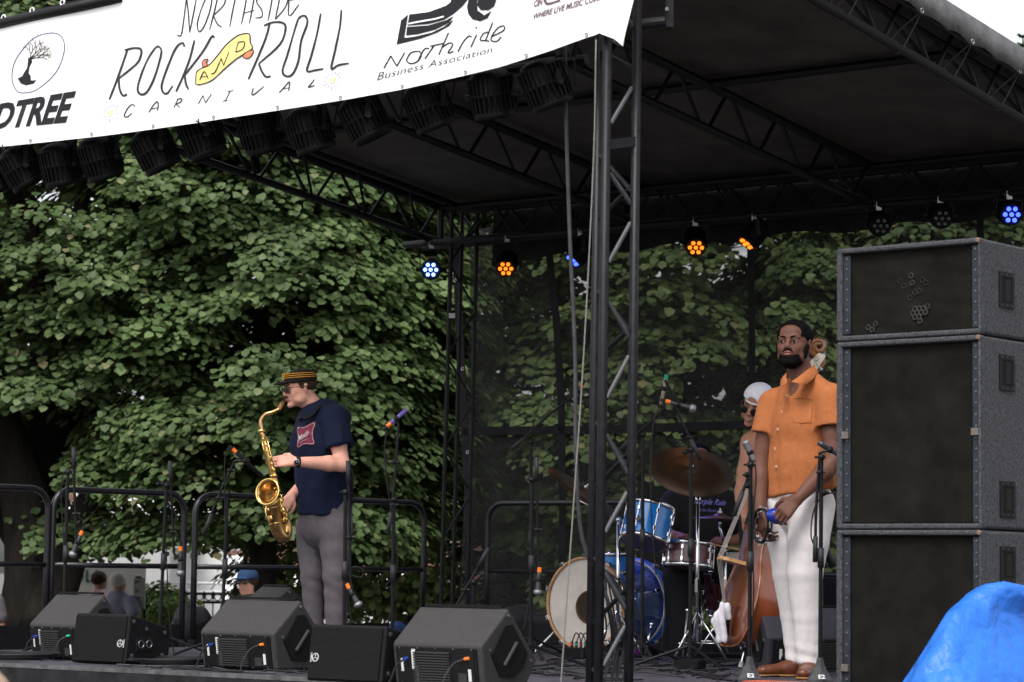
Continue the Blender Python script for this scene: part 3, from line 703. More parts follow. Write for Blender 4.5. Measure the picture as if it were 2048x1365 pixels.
for px, py in ((910, 561), (925, 738), (935, 905)):
    b = MB(); c = BD(px, py, -.09); b.tube([c+(C_*math.cos(a)+Z_*math.sin(a))*.012 for a in np.linspace(0, 2*PI, 11)], .004, 5, False); b.build('eyelet', 'bare_steel', t)

# ------------------------------------------------------------------ guard rails
RA0 = A(-.2028*15.95, 15.95, 0); RA1 = A(-.0345*18.45, 18.45, 0); RAD = unit(RA1-RA0)
def rail_panel(label, d0, d1, on='left', top=1.02, mid=.535):
    g = (lambda a, z: RA0+RAD*a+Z_*(SF+z)) if on == 'left' else (lambda a, z: S(a, 5.08, z))
    t = thing('guard_rail', label, 'railing', g((d0+d1)/2, 0), 'guard rail panels round the stage'); r = .021; R = .13
    path = [g(d0, 0), g(d0, top-R), g(d0+.03, top-.045), g(d0+R, top), g(d1-R, top), g(d1-.03, top-.045), g(d1, top-R), g(d1, 0)]
    pts = [g(d0, 0), g(d0, .5)]
    for a in np.linspace(0, PI/2, 7): pts.append(g(d0+R*(1-math.cos(a)), top-R+R*math.sin(a)))
    for a in np.linspace(PI/2, 0, 7): pts.append(g(d1-R*(1-math.cos(a)), top-R+R*math.sin(a)))
    pts += [g(d1, .5), g(d1, 0)]
    b = MB(); b.tube(pts, r, 10); b.build('frame', 'rail_steel', t, smooth=True)
    b = MB(); b.cyl(g(d0+.01, mid), g(d1-.01, mid), r*.85, n=10); b.build('mid_rail', 'rail_steel', t, smooth=True)
    b = MB(); a0, a1 = g(d0+.02, .0), g(d1-.02, .0); b.box((a0+a1)/2+Z_*.075, [np.linalg.norm(a1-a0), .02, .15], RotZ(math.atan2((a1-a0)[1], (a1-a0)[0]))); b.build('toe_board', 'black_steel', t)
    for a in (d0, d1):
        b = MB(); b.cyl(g(a, 0), g(a, .05), .03, n=10); b.build('socket', 'tower_steel', t)
def dL(px):                            # distance into the stage along the left edge for a picture column
    n_ = A(RAD[1], -RAD[0], 0); h = hit(px, 1143, RA0, n_); return float(np.dot(h-RA0, RAD))
rail_panel('guard rail panel cut off by the left edge of the photo', dL(95)-1.25, dL(93))
rail_panel('short guard rail panel second from the left, behind the hanging microphones', dL(103), dL(366))
rail_panel('long guard rail panel behind the saxophone player', dL(388), dL(847))
def sB(px): h = hit(px, 1143, S(0, 5.08, 0), D_); return float(np.dot(h-O_, C_))
rail_panel('guard rail panel at the back of the stage left of the bass drum', sB(975), sB(975)+2.3, 'rear')
rail_panel('guard rail panel at the back of the stage behind the drummer', sB(975)+2.34, sB(975)+4.6, 'rear')

# ------------------------------------------------------------------ printed banner
BN = -D_; BP = S(0, -.10, 0)
def wav(p): s = float(np.dot(p-O_, C_)); z = p[2]; return .010*math.sin(s*2.1+.6)+.006*math.sin(s*5.3+z*2)
def BA(px, py, off=0.):
    p = hit(px, py, BP, BN); return p-D_*(wav(p)+off)
t = thing('printed_banner', 'long white vinyl banner with printed lettering hanging across the front of the stage roof', 'banner', S(-3, -.1, 3.2))
bot = [(-60, 299), (0, 293), (100, 284), (200, 273), (300, 260), (400, 247), (500, 231), (600, 214), (700, 198), (800, 180), (900, 157), (1000, 133), (1100, 103), (1190, 72)]
n = 120; m_ = 10; V = []
bx = np.array([p[0] for p in bot]); by = np.array([p[1] for p in bot])
for i in range(n+1):
    px = -60+(1192+60)*i/n; yb = np.interp(px, bx, by); yt = 51-.2175*px
    for j in range(m_+1): V.append(BA(px, yb+(yt-yb)*j/m_))
b = MB(); b.add(V, [(i*(m_+1)+j, (i+1)*(m_+1)+j, (i+1)*(m_+1)+j+1, i*(m_+1)+j+1) for i in range(n) for j in range(m_)])
# loose corner that folds past the tower
fl = [[(1192, 72), (1205, 69), (1228, 78), (1242, 92), (1251, 95)], [(1192, 20), (1212, 22), (1236, 30), (1254, 40), (1264, 48)], [(1192, -60), (1216, -58), (1240, -52), (1262, -30), (1276, -10)], [(1192, -150), (1216, -156), (1244, -160), (1270, -155), (1290, -150)], [(1192, -208), (1216, -213), (1244, -220), (1270, -225), (1290, -228)]]
s0_ = 1+n*(m_+1)
V = []; F2 = []
for c_i in range(1, 5):
    for j in range(m_+1):
        f_ = j/m_*4; r0 = min(3, int(f_)); u = f_-r0; x = fl[r0][c_i][0]*(1-u)+fl[r0+1][c_i][0]*u; y = fl[r0][c_i][1]*(1-u)+fl[r0+1][c_i][1]*u
        V.append(BA(x, y)-D_*(.030*math.sin(c_i*1.7+f_*.8)*(1-f_*.2)*min(1, c_i/2)))
b2 = MB(); main = np.vstack(b.V); b2.add(np.vstack([main, V]), [(i, i+m_+1, i+m_+2, i+1) for k in range(n+4) for i in range(k*(m_+1), k*(m_+1)+m_)]); b = b2
o = b.build('vinyl_sheet', 'vinyl', t); sm = o.modifiers.new('thickness', 'SOLIDIFY'); sm.thickness = .002; sm.offset = 0
def stroke(pts, w, m, sc_=2.926, ox=0, name='lettering', closed=False, par=t, fn=BA, k=4, off=.004, taper=True):
    pts = [A(x/sc_+ox, y/sc_, 0) for x, y in pts]
    if len(pts) > 2: pts = smooth_path(pts, k)
    Lp, Rp = [], []; n = len(pts)
    for i, p in enumerate(pts):
        d = pts[min(i+1, n-1)]-pts[max(i-1, 0)]; L_ = np.linalg.norm(d)+1e-9; nn = A(-d[1], d[0], 0)/L_
        ww = w/2*(1 if not taper else (.72+.28*math.sin(PI*i/(n-1)+.4*math.sin(i))))
        Lp.append(p+nn*ww); Rp.append(p-nn*ww)
    V = [fn(p[0], p[1], off) for p in Lp]+[fn(p[0], p[1], off) for p in Rp]
    return V, [(i, i+1, n+i+1, n+i) for i in range(n-1)]
def strokes(lst, w, m, name, ox=0, sc_=2.926, **kw):
    b = MB()
    for pts in lst: b.add(*stroke(pts, w, m, sc_, ox, **kw))
    return b.build(name, m, kw.get('par', t))
def poly(pts, m, name, ox=0, sc_=2.926, off=.0035, fn=BA, par=t):
    b = MB(); b.add([fn(x/sc_+ox, y/sc_, off) for x, y in pts], [tuple(range(len(pts)))]); return b.build(name, m, par)
NS = [[(1050, 212), (1075, 208), (1090, 120), (1107, -12)], [(1107, -12), (1118, 90), (1125, 195)], [(1125, 195), (1148, 80), (1165, -15)], [(1225, -20), (1195, 50), (1170, 140), (1180, 190), (1208, 160), (1238, 80), (1252, 5), (1240, -35), (1225, -20)],
      [(1292, -40), (1265, 80), (1240, 180)], [(1290, -40), (1325, -20), (1322, 30), (1262, 95)], [(1262, 95), (1285, 145), (1310, 162)], [(1392, -40), (1372, 60), (1355, 160)], [(1350, -35), (1435, -55)],
      [(1455, -50), (1437, 60), (1420, 145)], [(1500, -60), (1480, 60), (1465, 140)], [(1430, 80), (1492, 62)], [(1575, -70), (1530, -30), (1505, 10), (1535, 60), (1535, 100), (1498, 108)], [(1605, -70), (1585, 50), (1570, 122)],
      [(1650, -80), (1630, 30), (1612, 115)], [(1650, -80), (1690, -50), (1672, 40), (1612, 115)], [(1745, -95), (1705, -80), (1690, 92), (1750, 28)], [(1700, 5), (1735, -8)]]
strokes(NS, 2.7, 'ink', 'northside_word')
RK = [[(640, 583), (680, 480), (720, 370), (748, 290)], [(730, 295), (790, 283), (832, 295), (815, 360), (760, 410), (695, 460)], [(695, 460), (700, 520), (720, 560), (745, 553)],
      [(915, 285), (870, 350), (830, 440), (808, 520), (825, 553), (862, 543), (905, 470), (940, 370), (955, 300), (935, 275), (915, 285)], [(1095, 278), (1080, 255), (1040, 290), (990, 400), (955, 500), (965, 545), (990, 548), (1022, 505)],
      [(1153, 240), (1125, 350), (1085, 450), (1042, 540)], [(1268, 225), (1252, 220), (1200, 310), (1095, 445)], [(1095, 445), (1102, 495), (1118, 528)]]
RL = [[(1462, 467), (1510, 350), (1560, 220), (1580, 140)], [(1548, 152), (1600, 132), (1655, 135), (1672, 168), (1640, 260), (1520, 375)], [(1520, 375), (1540, 425), (1562, 452), (1588, 447)],
      [(1745, 112), (1720, 190), (1680, 330), (1655, 410), (1670, 445), (1710, 437), (1745, 360), (1762, 240), (1798, 140), (1790, 98), (1765, 95), (1745, 112)], [(1878, 80), (1855, 200), (1820, 330), (1795, 415), (1840, 412), (1892, 403)], [(2000, 60), (1990, 160), (1960, 300), (1938, 402), (1980, 382), (2042, 372)]]
strokes(RK, 4.6, 'ink', 'rock_word'); strokes(RL, 4.6, 'ink', 'roll_word')
CV = [[(793, 625), (775, 612), (745, 640), (728, 680), (748, 684), (775, 662)], [(875, 660), (905, 615), (930, 598), (932, 632), (925, 650)], [(890, 640), (930, 632)], [(1028, 632), (1055, 580)], [(1045, 587), (1076, 580), (1068, 602), (1038, 612)], [(1040, 612), (1065, 632)],
      [(1175, 612), (1203, 563)], [(1203, 563), (1217, 606)], [(1217, 606), (1252, 555)], [(1318, 597), (1346, 590)], [(1332, 594), (1360, 538)], [(1345, 540), (1378, 533)], [(1490, 515), (1486, 560), (1550, 507)], [(1635, 545), (1670, 505), (1695, 480), (1690, 535)], [(1652, 522), (1692, 515)], [(1838, 465), (1820, 490), (1802, 512), (1840, 500)]]
for a_, z_ in ((0, 1), (1, 3), (3, 6), (6, 9), (9, 12), (12, 13), (13, 15), (15, 16)): strokes(CV[a_:z_], 2.5, 'ink', 'carnival_letter')
for cx, cy in ((648, 662), (1945, 470)):
    poly([(cx+20*math.cos(a)+5*math.sin(2*a), cy-18*math.sin(a)-8*math.cos(a)) for a in np.linspace(0, 2*PI, 16)[:-1]], 'ink_pale', 'sun_disc')
    strokes([[(cx+30*math.cos(a), cy-32*math.sin(a)-6*math.cos(a)), (cx+(52+12*(i % 2))*math.cos(a), cy-(54+10*(i % 2))*math.sin(a)-10*math.cos(a))] for i, a in enumerate(np.linspace(.2, 2*PI+.2, 14)[:-1])], 1.3, 'ink_violet', 'sun_ray')
RB = [(1160, 496), (1163, 445), (1170, 422), (1200, 402), (1240, 384), (1285, 333), (1335, 268), (1395, 216), (1440, 200), (1468, 205), (1472, 250), (1484, 285), (1440, 318), (1390, 352), (1330, 405), (1262, 470), (1215, 492), (1178, 500)]
poly(RB, 'ink_yellow', 'ribbon')
strokes([RB+[RB[0]]], 2.6, 'ink', 'ribbon_outline', off=.005)
for q_ in ([(1205, 398), (1200, 375), (1212, 355), (1235, 352), (1222, 372), (1235, 388)], [(1432, 340), (1440, 315), (1490, 295), (1482, 325), (1460, 345)]):
    poly(q_, 'ink_orange', 'ribbon_tail', off=.005); strokes([q_+[q_[0]]], 2.0, 'ink', 'tail_outline', off=.006)
strokes([[(1185, 475), (1200, 440), (1215, 425), (1235, 465)], [(1192, 456), (1234, 450)], [(1252, 437), (1275, 425), (1310, 345)], [(1310, 345), (1322, 388)], [(1322, 388), (1352, 310)], [(1405, 250), (1390, 310)], [(1405, 250), (1440, 250), (1430, 290), (1390, 310)]], 2.3, 'ink', 'and_word', off=.006)['kind'] = 'stuff'
# oval tree emblem
OV = [(135, 545), (95, 532), (66, 465), (78, 375), (125, 298), (200, 222), (285, 195), (345, 203), (375, 250), (372, 320), (335, 415), (265, 490), (195, 535), (135, 545)]
strokes([OV], 1.5, 'ink_blue', 'emblem_oval', taper=False)
poly([(100, 460), (128, 447), (140, 425), (158, 398), (165, 340), (182, 336), (188, 362), (172, 392), (166, 428), (178, 445), (180, 472), (212, 470), (196, 490), (150, 500), (120, 490)], 'ink_black', 'emblem_trunk')
br = []
def grow(x, y, a, l, dpt):
    x2, y2 = x+l*math.cos(a), y-l*math.sin(a); br.append(([(x, y), ((x+x2)/2+random.uniform(-2, 2), (y+y2)/2+random.uniform(-2, 2)), (x2, y2)], dpt))
    if dpt > 0:
        for da in (random.uniform(.25, .55), random.uniform(-.5, -.1)): grow(x2, y2, a+da, l*random.uniform(.68, .86), dpt-1)
for a, l in ((2.7, 22), (1.5, 30), (.85, 40), (.5, 42), (.15, 40)): grow(178, 345, a, l, 4 if l > 25 else 1)
for lv in range(5): strokes([p for p, dd in br if dd == lv] or [[(178, 345), (180, 340)]], .45+.35*lv, 'ink_black', 'emblem_branches')
q = [A(-62, 760), A(388, 719), A(449, 533), A(-5, 606)]
def bq(q, off=.004, sc_=2.926, ox=0): return lambda u, v: BA(*((lambda p: (p[0]/sc_+ox, p[1]/sc_))(bil(q, u, v))), off)
text_print('DTREE', bq(q), 'dtree_word', 'ink_black', t, bold=.035, spacing=.98)
# district association emblem
poly([(418, 262), (443, 120), (483, 85), (462, 222), (520, 215), (620, 190), (690, 155), (745, 112), (720, 150), (650, 190), (560, 225)], 'ink_black', 'emblem_base', 650)
poly([(490, 85), (600, 70), (700, 32), (770, -25), (830, -60), (838, -20), (800, 30), (750, 75), (690, 115), (600, 140), (480, 150)], 'ink_black', 'emblem_block', 650)
poly([(478, 158), (600, 148), (700, 118), (745, 92), (720, 130), (640, 172), (540, 200), (472, 208)], 'ink_black', 'emblem_block', 650)
strokes([[(487, 140), (560, 125), (640, 110), (690, 95)]], 3.2, 'vinyl', 'emblem_line', 650, off=.006, taper=False)
poly([(725, 18), (735, -30), (800, -40), (770, -5)], 'ink_black', 'emblem_block', 650)
poly([(822, 40), (830, 0), (860, -20), (905, -30), (880, 10), (885, 60), (925, 88), (968, 62), (945, 105), (900, 124), (855, 112), (830, 80)], 'ink_black', 'emblem_wheel', 650)
poly([(880, 25), (900, -20), (960, -30), (1000, -10), (985, 35), (950, 58), (905, 58)], 'ink_black', 'emblem_wheel', 650, off=.005)
# thin rounded lettering of the association
q = [A(345, 400), A(1035, 228), A(1050, 128), A(372, 300)]
NW = [[(345, 400), (385, 328)], [(385, 328), (420, 388)], [(420, 388), (465, 308)], [(478, 345), (500, 310), (545, 300), (560, 325), (535, 362), (495, 372), (476, 352), (484, 335)], [(538, 362), (575, 290), (605, 282)], [(580, 345), (635, 262)], [(610, 270), (690, 252)], [(660, 320), (715, 190)], [(680, 275), (720, 250), (740, 262), (712, 308), (745, 300)],
      [(770, 302), (800, 245), (832, 210), (850, 215)], [(872, 158), (882, 164)], [(845, 275), (880, 200)], [(955, 240), (925, 235), (900, 232), (920, 195), (955, 185)], [(930, 240), (975, 130)], [(965, 215), (1040, 178), (1042, 152), (1010, 160), (975, 200), (965, 235), (1000, 240), (1025, 215)]]
strokes(NW, 2.5, 'ink_black', 'northside_name', 650, taper=False)
text_print('Business Association', bq([A(305, 472), A(968, 305), A(978, 268), A(320, 425)], ox=650), 'association_line', 'ink', t, bold=-.008, spacing=1.05)['kind'] = 'stuff'
text_print('WHERE LIVE MUSIC COMES', bq([A(1214, 118), A(1640, 2), A(1646, -38), A(1224, 82)], ox=650), 'slogan_line', 'ink_plum', t, bold=.02)
text_print('CIN', bq([A(1222, 45), A(1272, 33), A(1282, -8), A(1230, 6)], ox=650), 'city_word', 'ink_plum', t, bold=.03)
strokes([[(1372, -10), (1300, -5), (1295, 15), (1315, 25), (1385, 5)]], 5, 'ink_plum', 'city_emblem', 650)
# pipe above the banner at the left and string with clips
b = MB(); b.cyl(BA(-60, 60), BA(245, -6), .030, n=12); o = b.build('banner_pipe', 'black_steel', smooth=True); o['label'] = 'black pipe along the top edge of the banner at the upper left'; o['category'] = 'pipe'
b = MB(); b.tube(smooth_path([BA(-60, 46)+Z_*.06, BA(0, 36), BA(62, 23), BA(122, 8), BA(180, -4)], 4), .0045, 5); o = b.build('guy_wire', 'cable_black'); o['label'] = 'thin black wire running just above the banner pipe'; o['category'] = 'wire'
for i, (x, y) in enumerate(((8, 36), (66, 22), (126, 6))):
    b = MB(); c = BA(x, y, .01); b.tube([c+(C_*math.cos(a)+Z_*math.sin(a))*.016 for a in np.linspace(0, 2*PI, 9)], .005, 5, False); b.tube([c-Z_*.015, c-Z_*.035+C_*.02], .006, 5)
    o = b.build('wire_clip', 'white_paint'); o['label'] = ['white clip on the wire above the banner, leftmost of three', 'white clip on the wire above the banner, middle of three', 'white clip on the wire above the banner, rightmost of three'][i]; o['category'] = 'clip'; o['group'] = 'white clips on the wire above the banner'
for x in range(60, 1180, 124):
    yb = float(np.interp(x, bx, by)); c = BA(x, yb-6, .004); b = MB(); b.tube([c+(C_*math.cos(a)+Z_*math.sin(a))*.008 for a in np.linspace(0, 2*PI, 11)], .0022, 5, False); b.build('eyelet', 'bare_steel', t)
for i, (x, y) in enumerate(((4, 290), (404, 240), (1232, 80))):
    b = MB(); b.tube(smooth_path([BA(x, y, .012), BA(x+4, y+8, .02), BA(x+10, y+14, .0), BA(x-3, y+4, .02)], 3), .004, 4); b.build('zip_tie', 'black_plastic', t)
# ================================================================== equipment
def aim_frame(d):                      # columns: side, up-ish, axis
    d = unit(d); x = np.cross(d, Z_); x = unit(x) if np.linalg.norm(x) > .05 else A(1, 0, 0); y = np.cross(x, d); return x, y, d
def lensmat(name, col, e): mat(name, tuple(min(1, c) for c in col), .2, emis=(*col, e))
mat('lamp_black', (.0035, .0035, .004), .5, spec=.15); lensmat('led_white_blue', (.16, .28, 1), 2.8); lensmat('led_blue', (.04, .08, 1), 2.4); lensmat('led_orange', (1, .20, .012), 1.1)
mat('led_off', (.10, .10, .10), .15, .3); mat('clamp_metal', (.35, .35, .35), .3, .8)
def spot(label, px, py, Y, aim, r, L, led, bar_z, name='stage_spotlight', group='spotlights', tag=True):
    c = P(px, py, Y); t = thing(name, label, 'spotlight', c, group); X, U, W = aim_frame(aim)
    back = c-W*L*.5; b = MB()
    b.lathe([(0, -.03), (r*.45, -.028), (r*.78, -.014), (r*.90, .005), (r*.97, .03), (r*.97, L*.40), (r*1.03, L*.42), (r*1.03, L*.47), (r*.97, L*.49), (r*.93, L*.85), (r*.97, L*.88), (r*.95, L*1.0), (r*.90, L*1.0), (r*.88, L*.96), (0, L*.95)], back, W, 28)
    b.build('housing', 'lamp_black', t, smooth=True)
    b = MB()
    for i in range(26):
        a = 2*PI*i/26; n = X*math.cos(a)+U*math.sin(a); tg = np.cross(W, n)
        b.box(back+n*r*.99+W*L*.44, [.014, r*.08, L*.78], np.stack([n, tg, W], 1))
    b.build('cooling_fin', 'lamp_black', t, kind='stuff')
    for ang in (.6, 2.2): # cable glands on the back
        b = MB(); q = back+X*math.cos(ang)*r*.35+U*math.sin(ang)*r*.35-W*.02; b.cyl(q, q-W*.03, .008, n=8); b.build('cable_gland', 'brass_dull', t)
    if led:
        for i in range(7):
            a = 2*PI*i/6; q = c+W*L*.462+(X*math.cos(a)+U*math.sin(a))*(0 if i == 6 else r*.56)
            b = MB(); b.lathe([(r*.20, 0), (r*.19, .006), (r*.12, .012), (0, .015)], q, W, 14); b.build('lens', led, t, smooth=True)
    # yoke
    for sg in (-1, 1):
        q0 = c+X*sg*(r*1.12); q1 = A(q0[0], q0[1], bar_z-.045); b = MB()
        if q1[2] < q0[2]+.02: q1 = q0+Z_*.03
        b.box((q0+q1)/2, [.006, .028, np.linalg.norm(q1-q0)+.02], np.stack([X, unit(np.cross(Z_, X)), Z_], 1)); b.build('yoke_arm', 'black_steel', t)
        b = MB(); b.cyl(q0-X*sg*.01, q0+X*sg*.03, .016, n=10); b.build('yoke_knob', 'black_plastic', t)
    q1 = A(c[0], c[1], bar_z-.045); q1[2] = max(q1[2], c[2]+.04); b = MB(); b.box(q1, [2.24*r+.006, .028, .006], np.stack([X, unit(np.cross(Z_, X)), Z_], 1)); b.build('yoke_bridge', 'black_steel', t)
    b = MB(); b.box(q1+Z_*.03, [.035, .035, .05]); b.cyl(q1+Z_*.035-X*.03, q1+Z_*.035+X*.03, .008, n=6); b.build('clamp', 'clamp_metal' if led else 'black_steel', t)
    b = MB(); b.tube(smooth_path([back-W*.03, back-W*.09+Z_*.01, q1+X*.10-Z_*.02, q1+X*.06+Z_*.05], 5), .004, 5); b.build('cord', 'cable_black', t)
    return t
mat('brass_dull', (.30, .20, .08), .4, .7)
front = [(-14, 350), (44, 338), (122, 333), (202, 318), (312, 303), (405, 277), (520, 262), (622, 262), (730, 240), (858, 215), (985, 192), (1092, 172)]
nm = 'first second third fourth fifth sixth seventh eighth ninth tenth eleventh twelfth'.split()
for i, (px, py) in enumerate(front):
    h = hit(px, py, S(0, .13, 0), D_); Y = h[1]
    a = D_*(.42+.10*math.sin(i*2.3))-Z_*1.0+C_*(.16+.20*math.sin(i*1.7+.4))
    spot('large black finned spotlight under the banner, %s from the left edge%s' % (nm[i], '' if i < 11 else ', next to the tower'), px, py, Y, a, .108, .21, None, SF+FZ-.03, 'stage_floodlight', 'large floodlights under the banner')
    b = MB(); s0 = h+Z_*.1; bz = SF+FZ-.02
    for k in range(1):
        b = MB(); x0 = h+C_*random.uniform(-.1, .12); x1 = h+C_*random.uniform(.1, .35)
        b.tube(smooth_path([A(x0[0], x0[1], bz), (x0+x1)/2-Z_*random.uniform(-.02, .10)+D_*.05, A(x1[0], x1[1], bz)], 5), .005, 5)
        o = b.build('lamp_cord', 'cable_black'); o['label'] = 'black cord looping from the front truss beside the %s floodlight' % nm[i]; o['category'] = 'cord'; o['group'] = 'cords looping under the front truss'
def Yrear(px, py): return hit(px, py, S(0, 4.86, 0), D_)[1]
TC = lambda p: unit(A(0, 0, EYE)-p)
rear = [(862, 540, 'led_white_blue', A(.0, -1, -.12), 'glowing white and blue spotlight at the left end of the rear truss'),
        (1014, 528, 'led_orange', A(-.10, -.75, -.5), 'orange spotlight left of the tower under the rear truss'),
        (1160, 505, 'led_blue', A(-.62, -.15, -.75), 'blue spotlight turned sideways just behind the front tower'),
        (1390, 484, 'led_orange', A(.02, -.72, -.55), 'orange spotlight right of the tower, third lens group from the stack'),
        (1508, 470, 'led_orange', A(-.62, -.12, -.75), 'orange spotlight seen edge on above the backdrop'),
        (1757, 445, 'led_off', A(.05, -.85, -.4), 'unlit spotlight above the speaker stack, left of two'),
        (1880, 430, 'led_off', A(.02, -.85, -.4), 'unlit spotlight above the speaker stack, right of two'),
        (2018, 425, 'led_blue', A(.02, -.9, -.3), 'blue spotlight at the right edge above the speaker stack')]
for px, py, led, a, lab in rear:
    spot(lab, px, py, Yrear(px, py), a, .072, .17, led, SF+ZR-.03, 'stage_spotlight', 'spotlights on the rear truss')
for px, py, col, e, to in ((862, 545, (.3, .45, 1), 10, A(-.3, -1, -.5)), (1014, 532, (1, .4, .08), 2.5, A(-.1, -.75, -.6)), (2018, 430, (.2, .25, 1), 14, A(-.9, -.9, -.8)), (1390, 490, (1, .4, .08), 2.5, A(.1, -.7, -.6)), (1160, 510, (.32, .2, 1), 60, A(.9, -1.3, -2.2))):
    Y = Yrear(px, py); l = bpy.data.lights.new('spotlight_beam', 'SPOT'); l.energy = e; l.color = col; l.spot_size = math.radians(50); l.spot_blend = .6; l.shadow_soft_size = .06
    o = bpy.data.objects.new('spotlight_beam', l); COL.objects.link(o); p = P(px, py, Y)+unit(to)*.14; o.location = p; o.rotation_euler = Vector(-unit(to)).to_track_quat('Z', 'Y').to_euler()

# ------------------------------------------------------------------ wedges
mat('cab_paint', (.034, .032, .032), .62, noise=(60, .18), bump=(220, .35, .0012)); mat('cab_dark', (.008, .008, .009), .55, spec=.12, noise=(40, .3), bump=(200, .3, .001))
mat('label_white', (.62, .62, .62), .5); mat('plug_blue', (.012, .04, .22), .4); mat('plug_orange', (.85, .19, .03), .45); mat('plug_green', (.02, .35, .18), .45); mat('plug_red', (.6, .02, .03), .4)
mat('bare_dark_', (.035, .035, .036), .5); m = mat('grille', (.010, .010, .011), .7, spec=.08); t_ = m.node_tree; wv = t_.nodes.new('ShaderNodeTexWave'); wv.inputs['Scale'].default_value = 60; wv.bands_direction = 'Z'; tc_ = t_.nodes.new('ShaderNodeTexCoord'); bp_ = t_.nodes.new('ShaderNodeBump'); bp_.inputs['Strength'].default_value = .7; bp_.inputs['Distance'].default_value = .003
t_.links.new(tc_.outputs['Object'], wv.inputs['Vector']); t_.links.new(wv.outputs[0], bp_.inputs['Height']); t_.links.new(bp_.outputs[0], t_.nodes['Principled BSDF'].inputs['Normal'])
rp_ = t_.nodes.new('ShaderNodeMapRange'); rp_.inputs[3].default_value = .003; rp_.inputs[4].default_value = .016; t_.links.new(wv.outputs[0], rp_.inputs[0]); cc_ = t_.nodes.new('ShaderNodeCombineColor'); [t_.links.new(rp_.outputs[0], cc_.inputs[i]) for i in range(3)]; t_.links.new(cc_.outputs[0], t_.nodes['Principled BSDF'].inputs['Base Color'])
mat('cab_violet', (.032, .030, .040), .6, noise=(60, .18), bump=(220, .35, .0012)); mat('label_gray_', (.25, .25, .25), .5); mat('label_gray', (.25, .25, .25), .5, noise=(160, .6)); mat('void', (.004, .004, .004), .9)
def solve_len(p, d, px):               # how far along d from p until column px
    lo, hi = 0, 6
    sg = 1 if np.dot(d, _r) > 0 else -1
    for _ in range(40):
        m_ = (lo+hi)/2; q = p+d*m_-CAMP; x = 1024+F*np.dot(q, _r)/np.dot(q, _f)
        if (x-px)*sg < 0: lo = m_
        else: hi = m_
    return lo
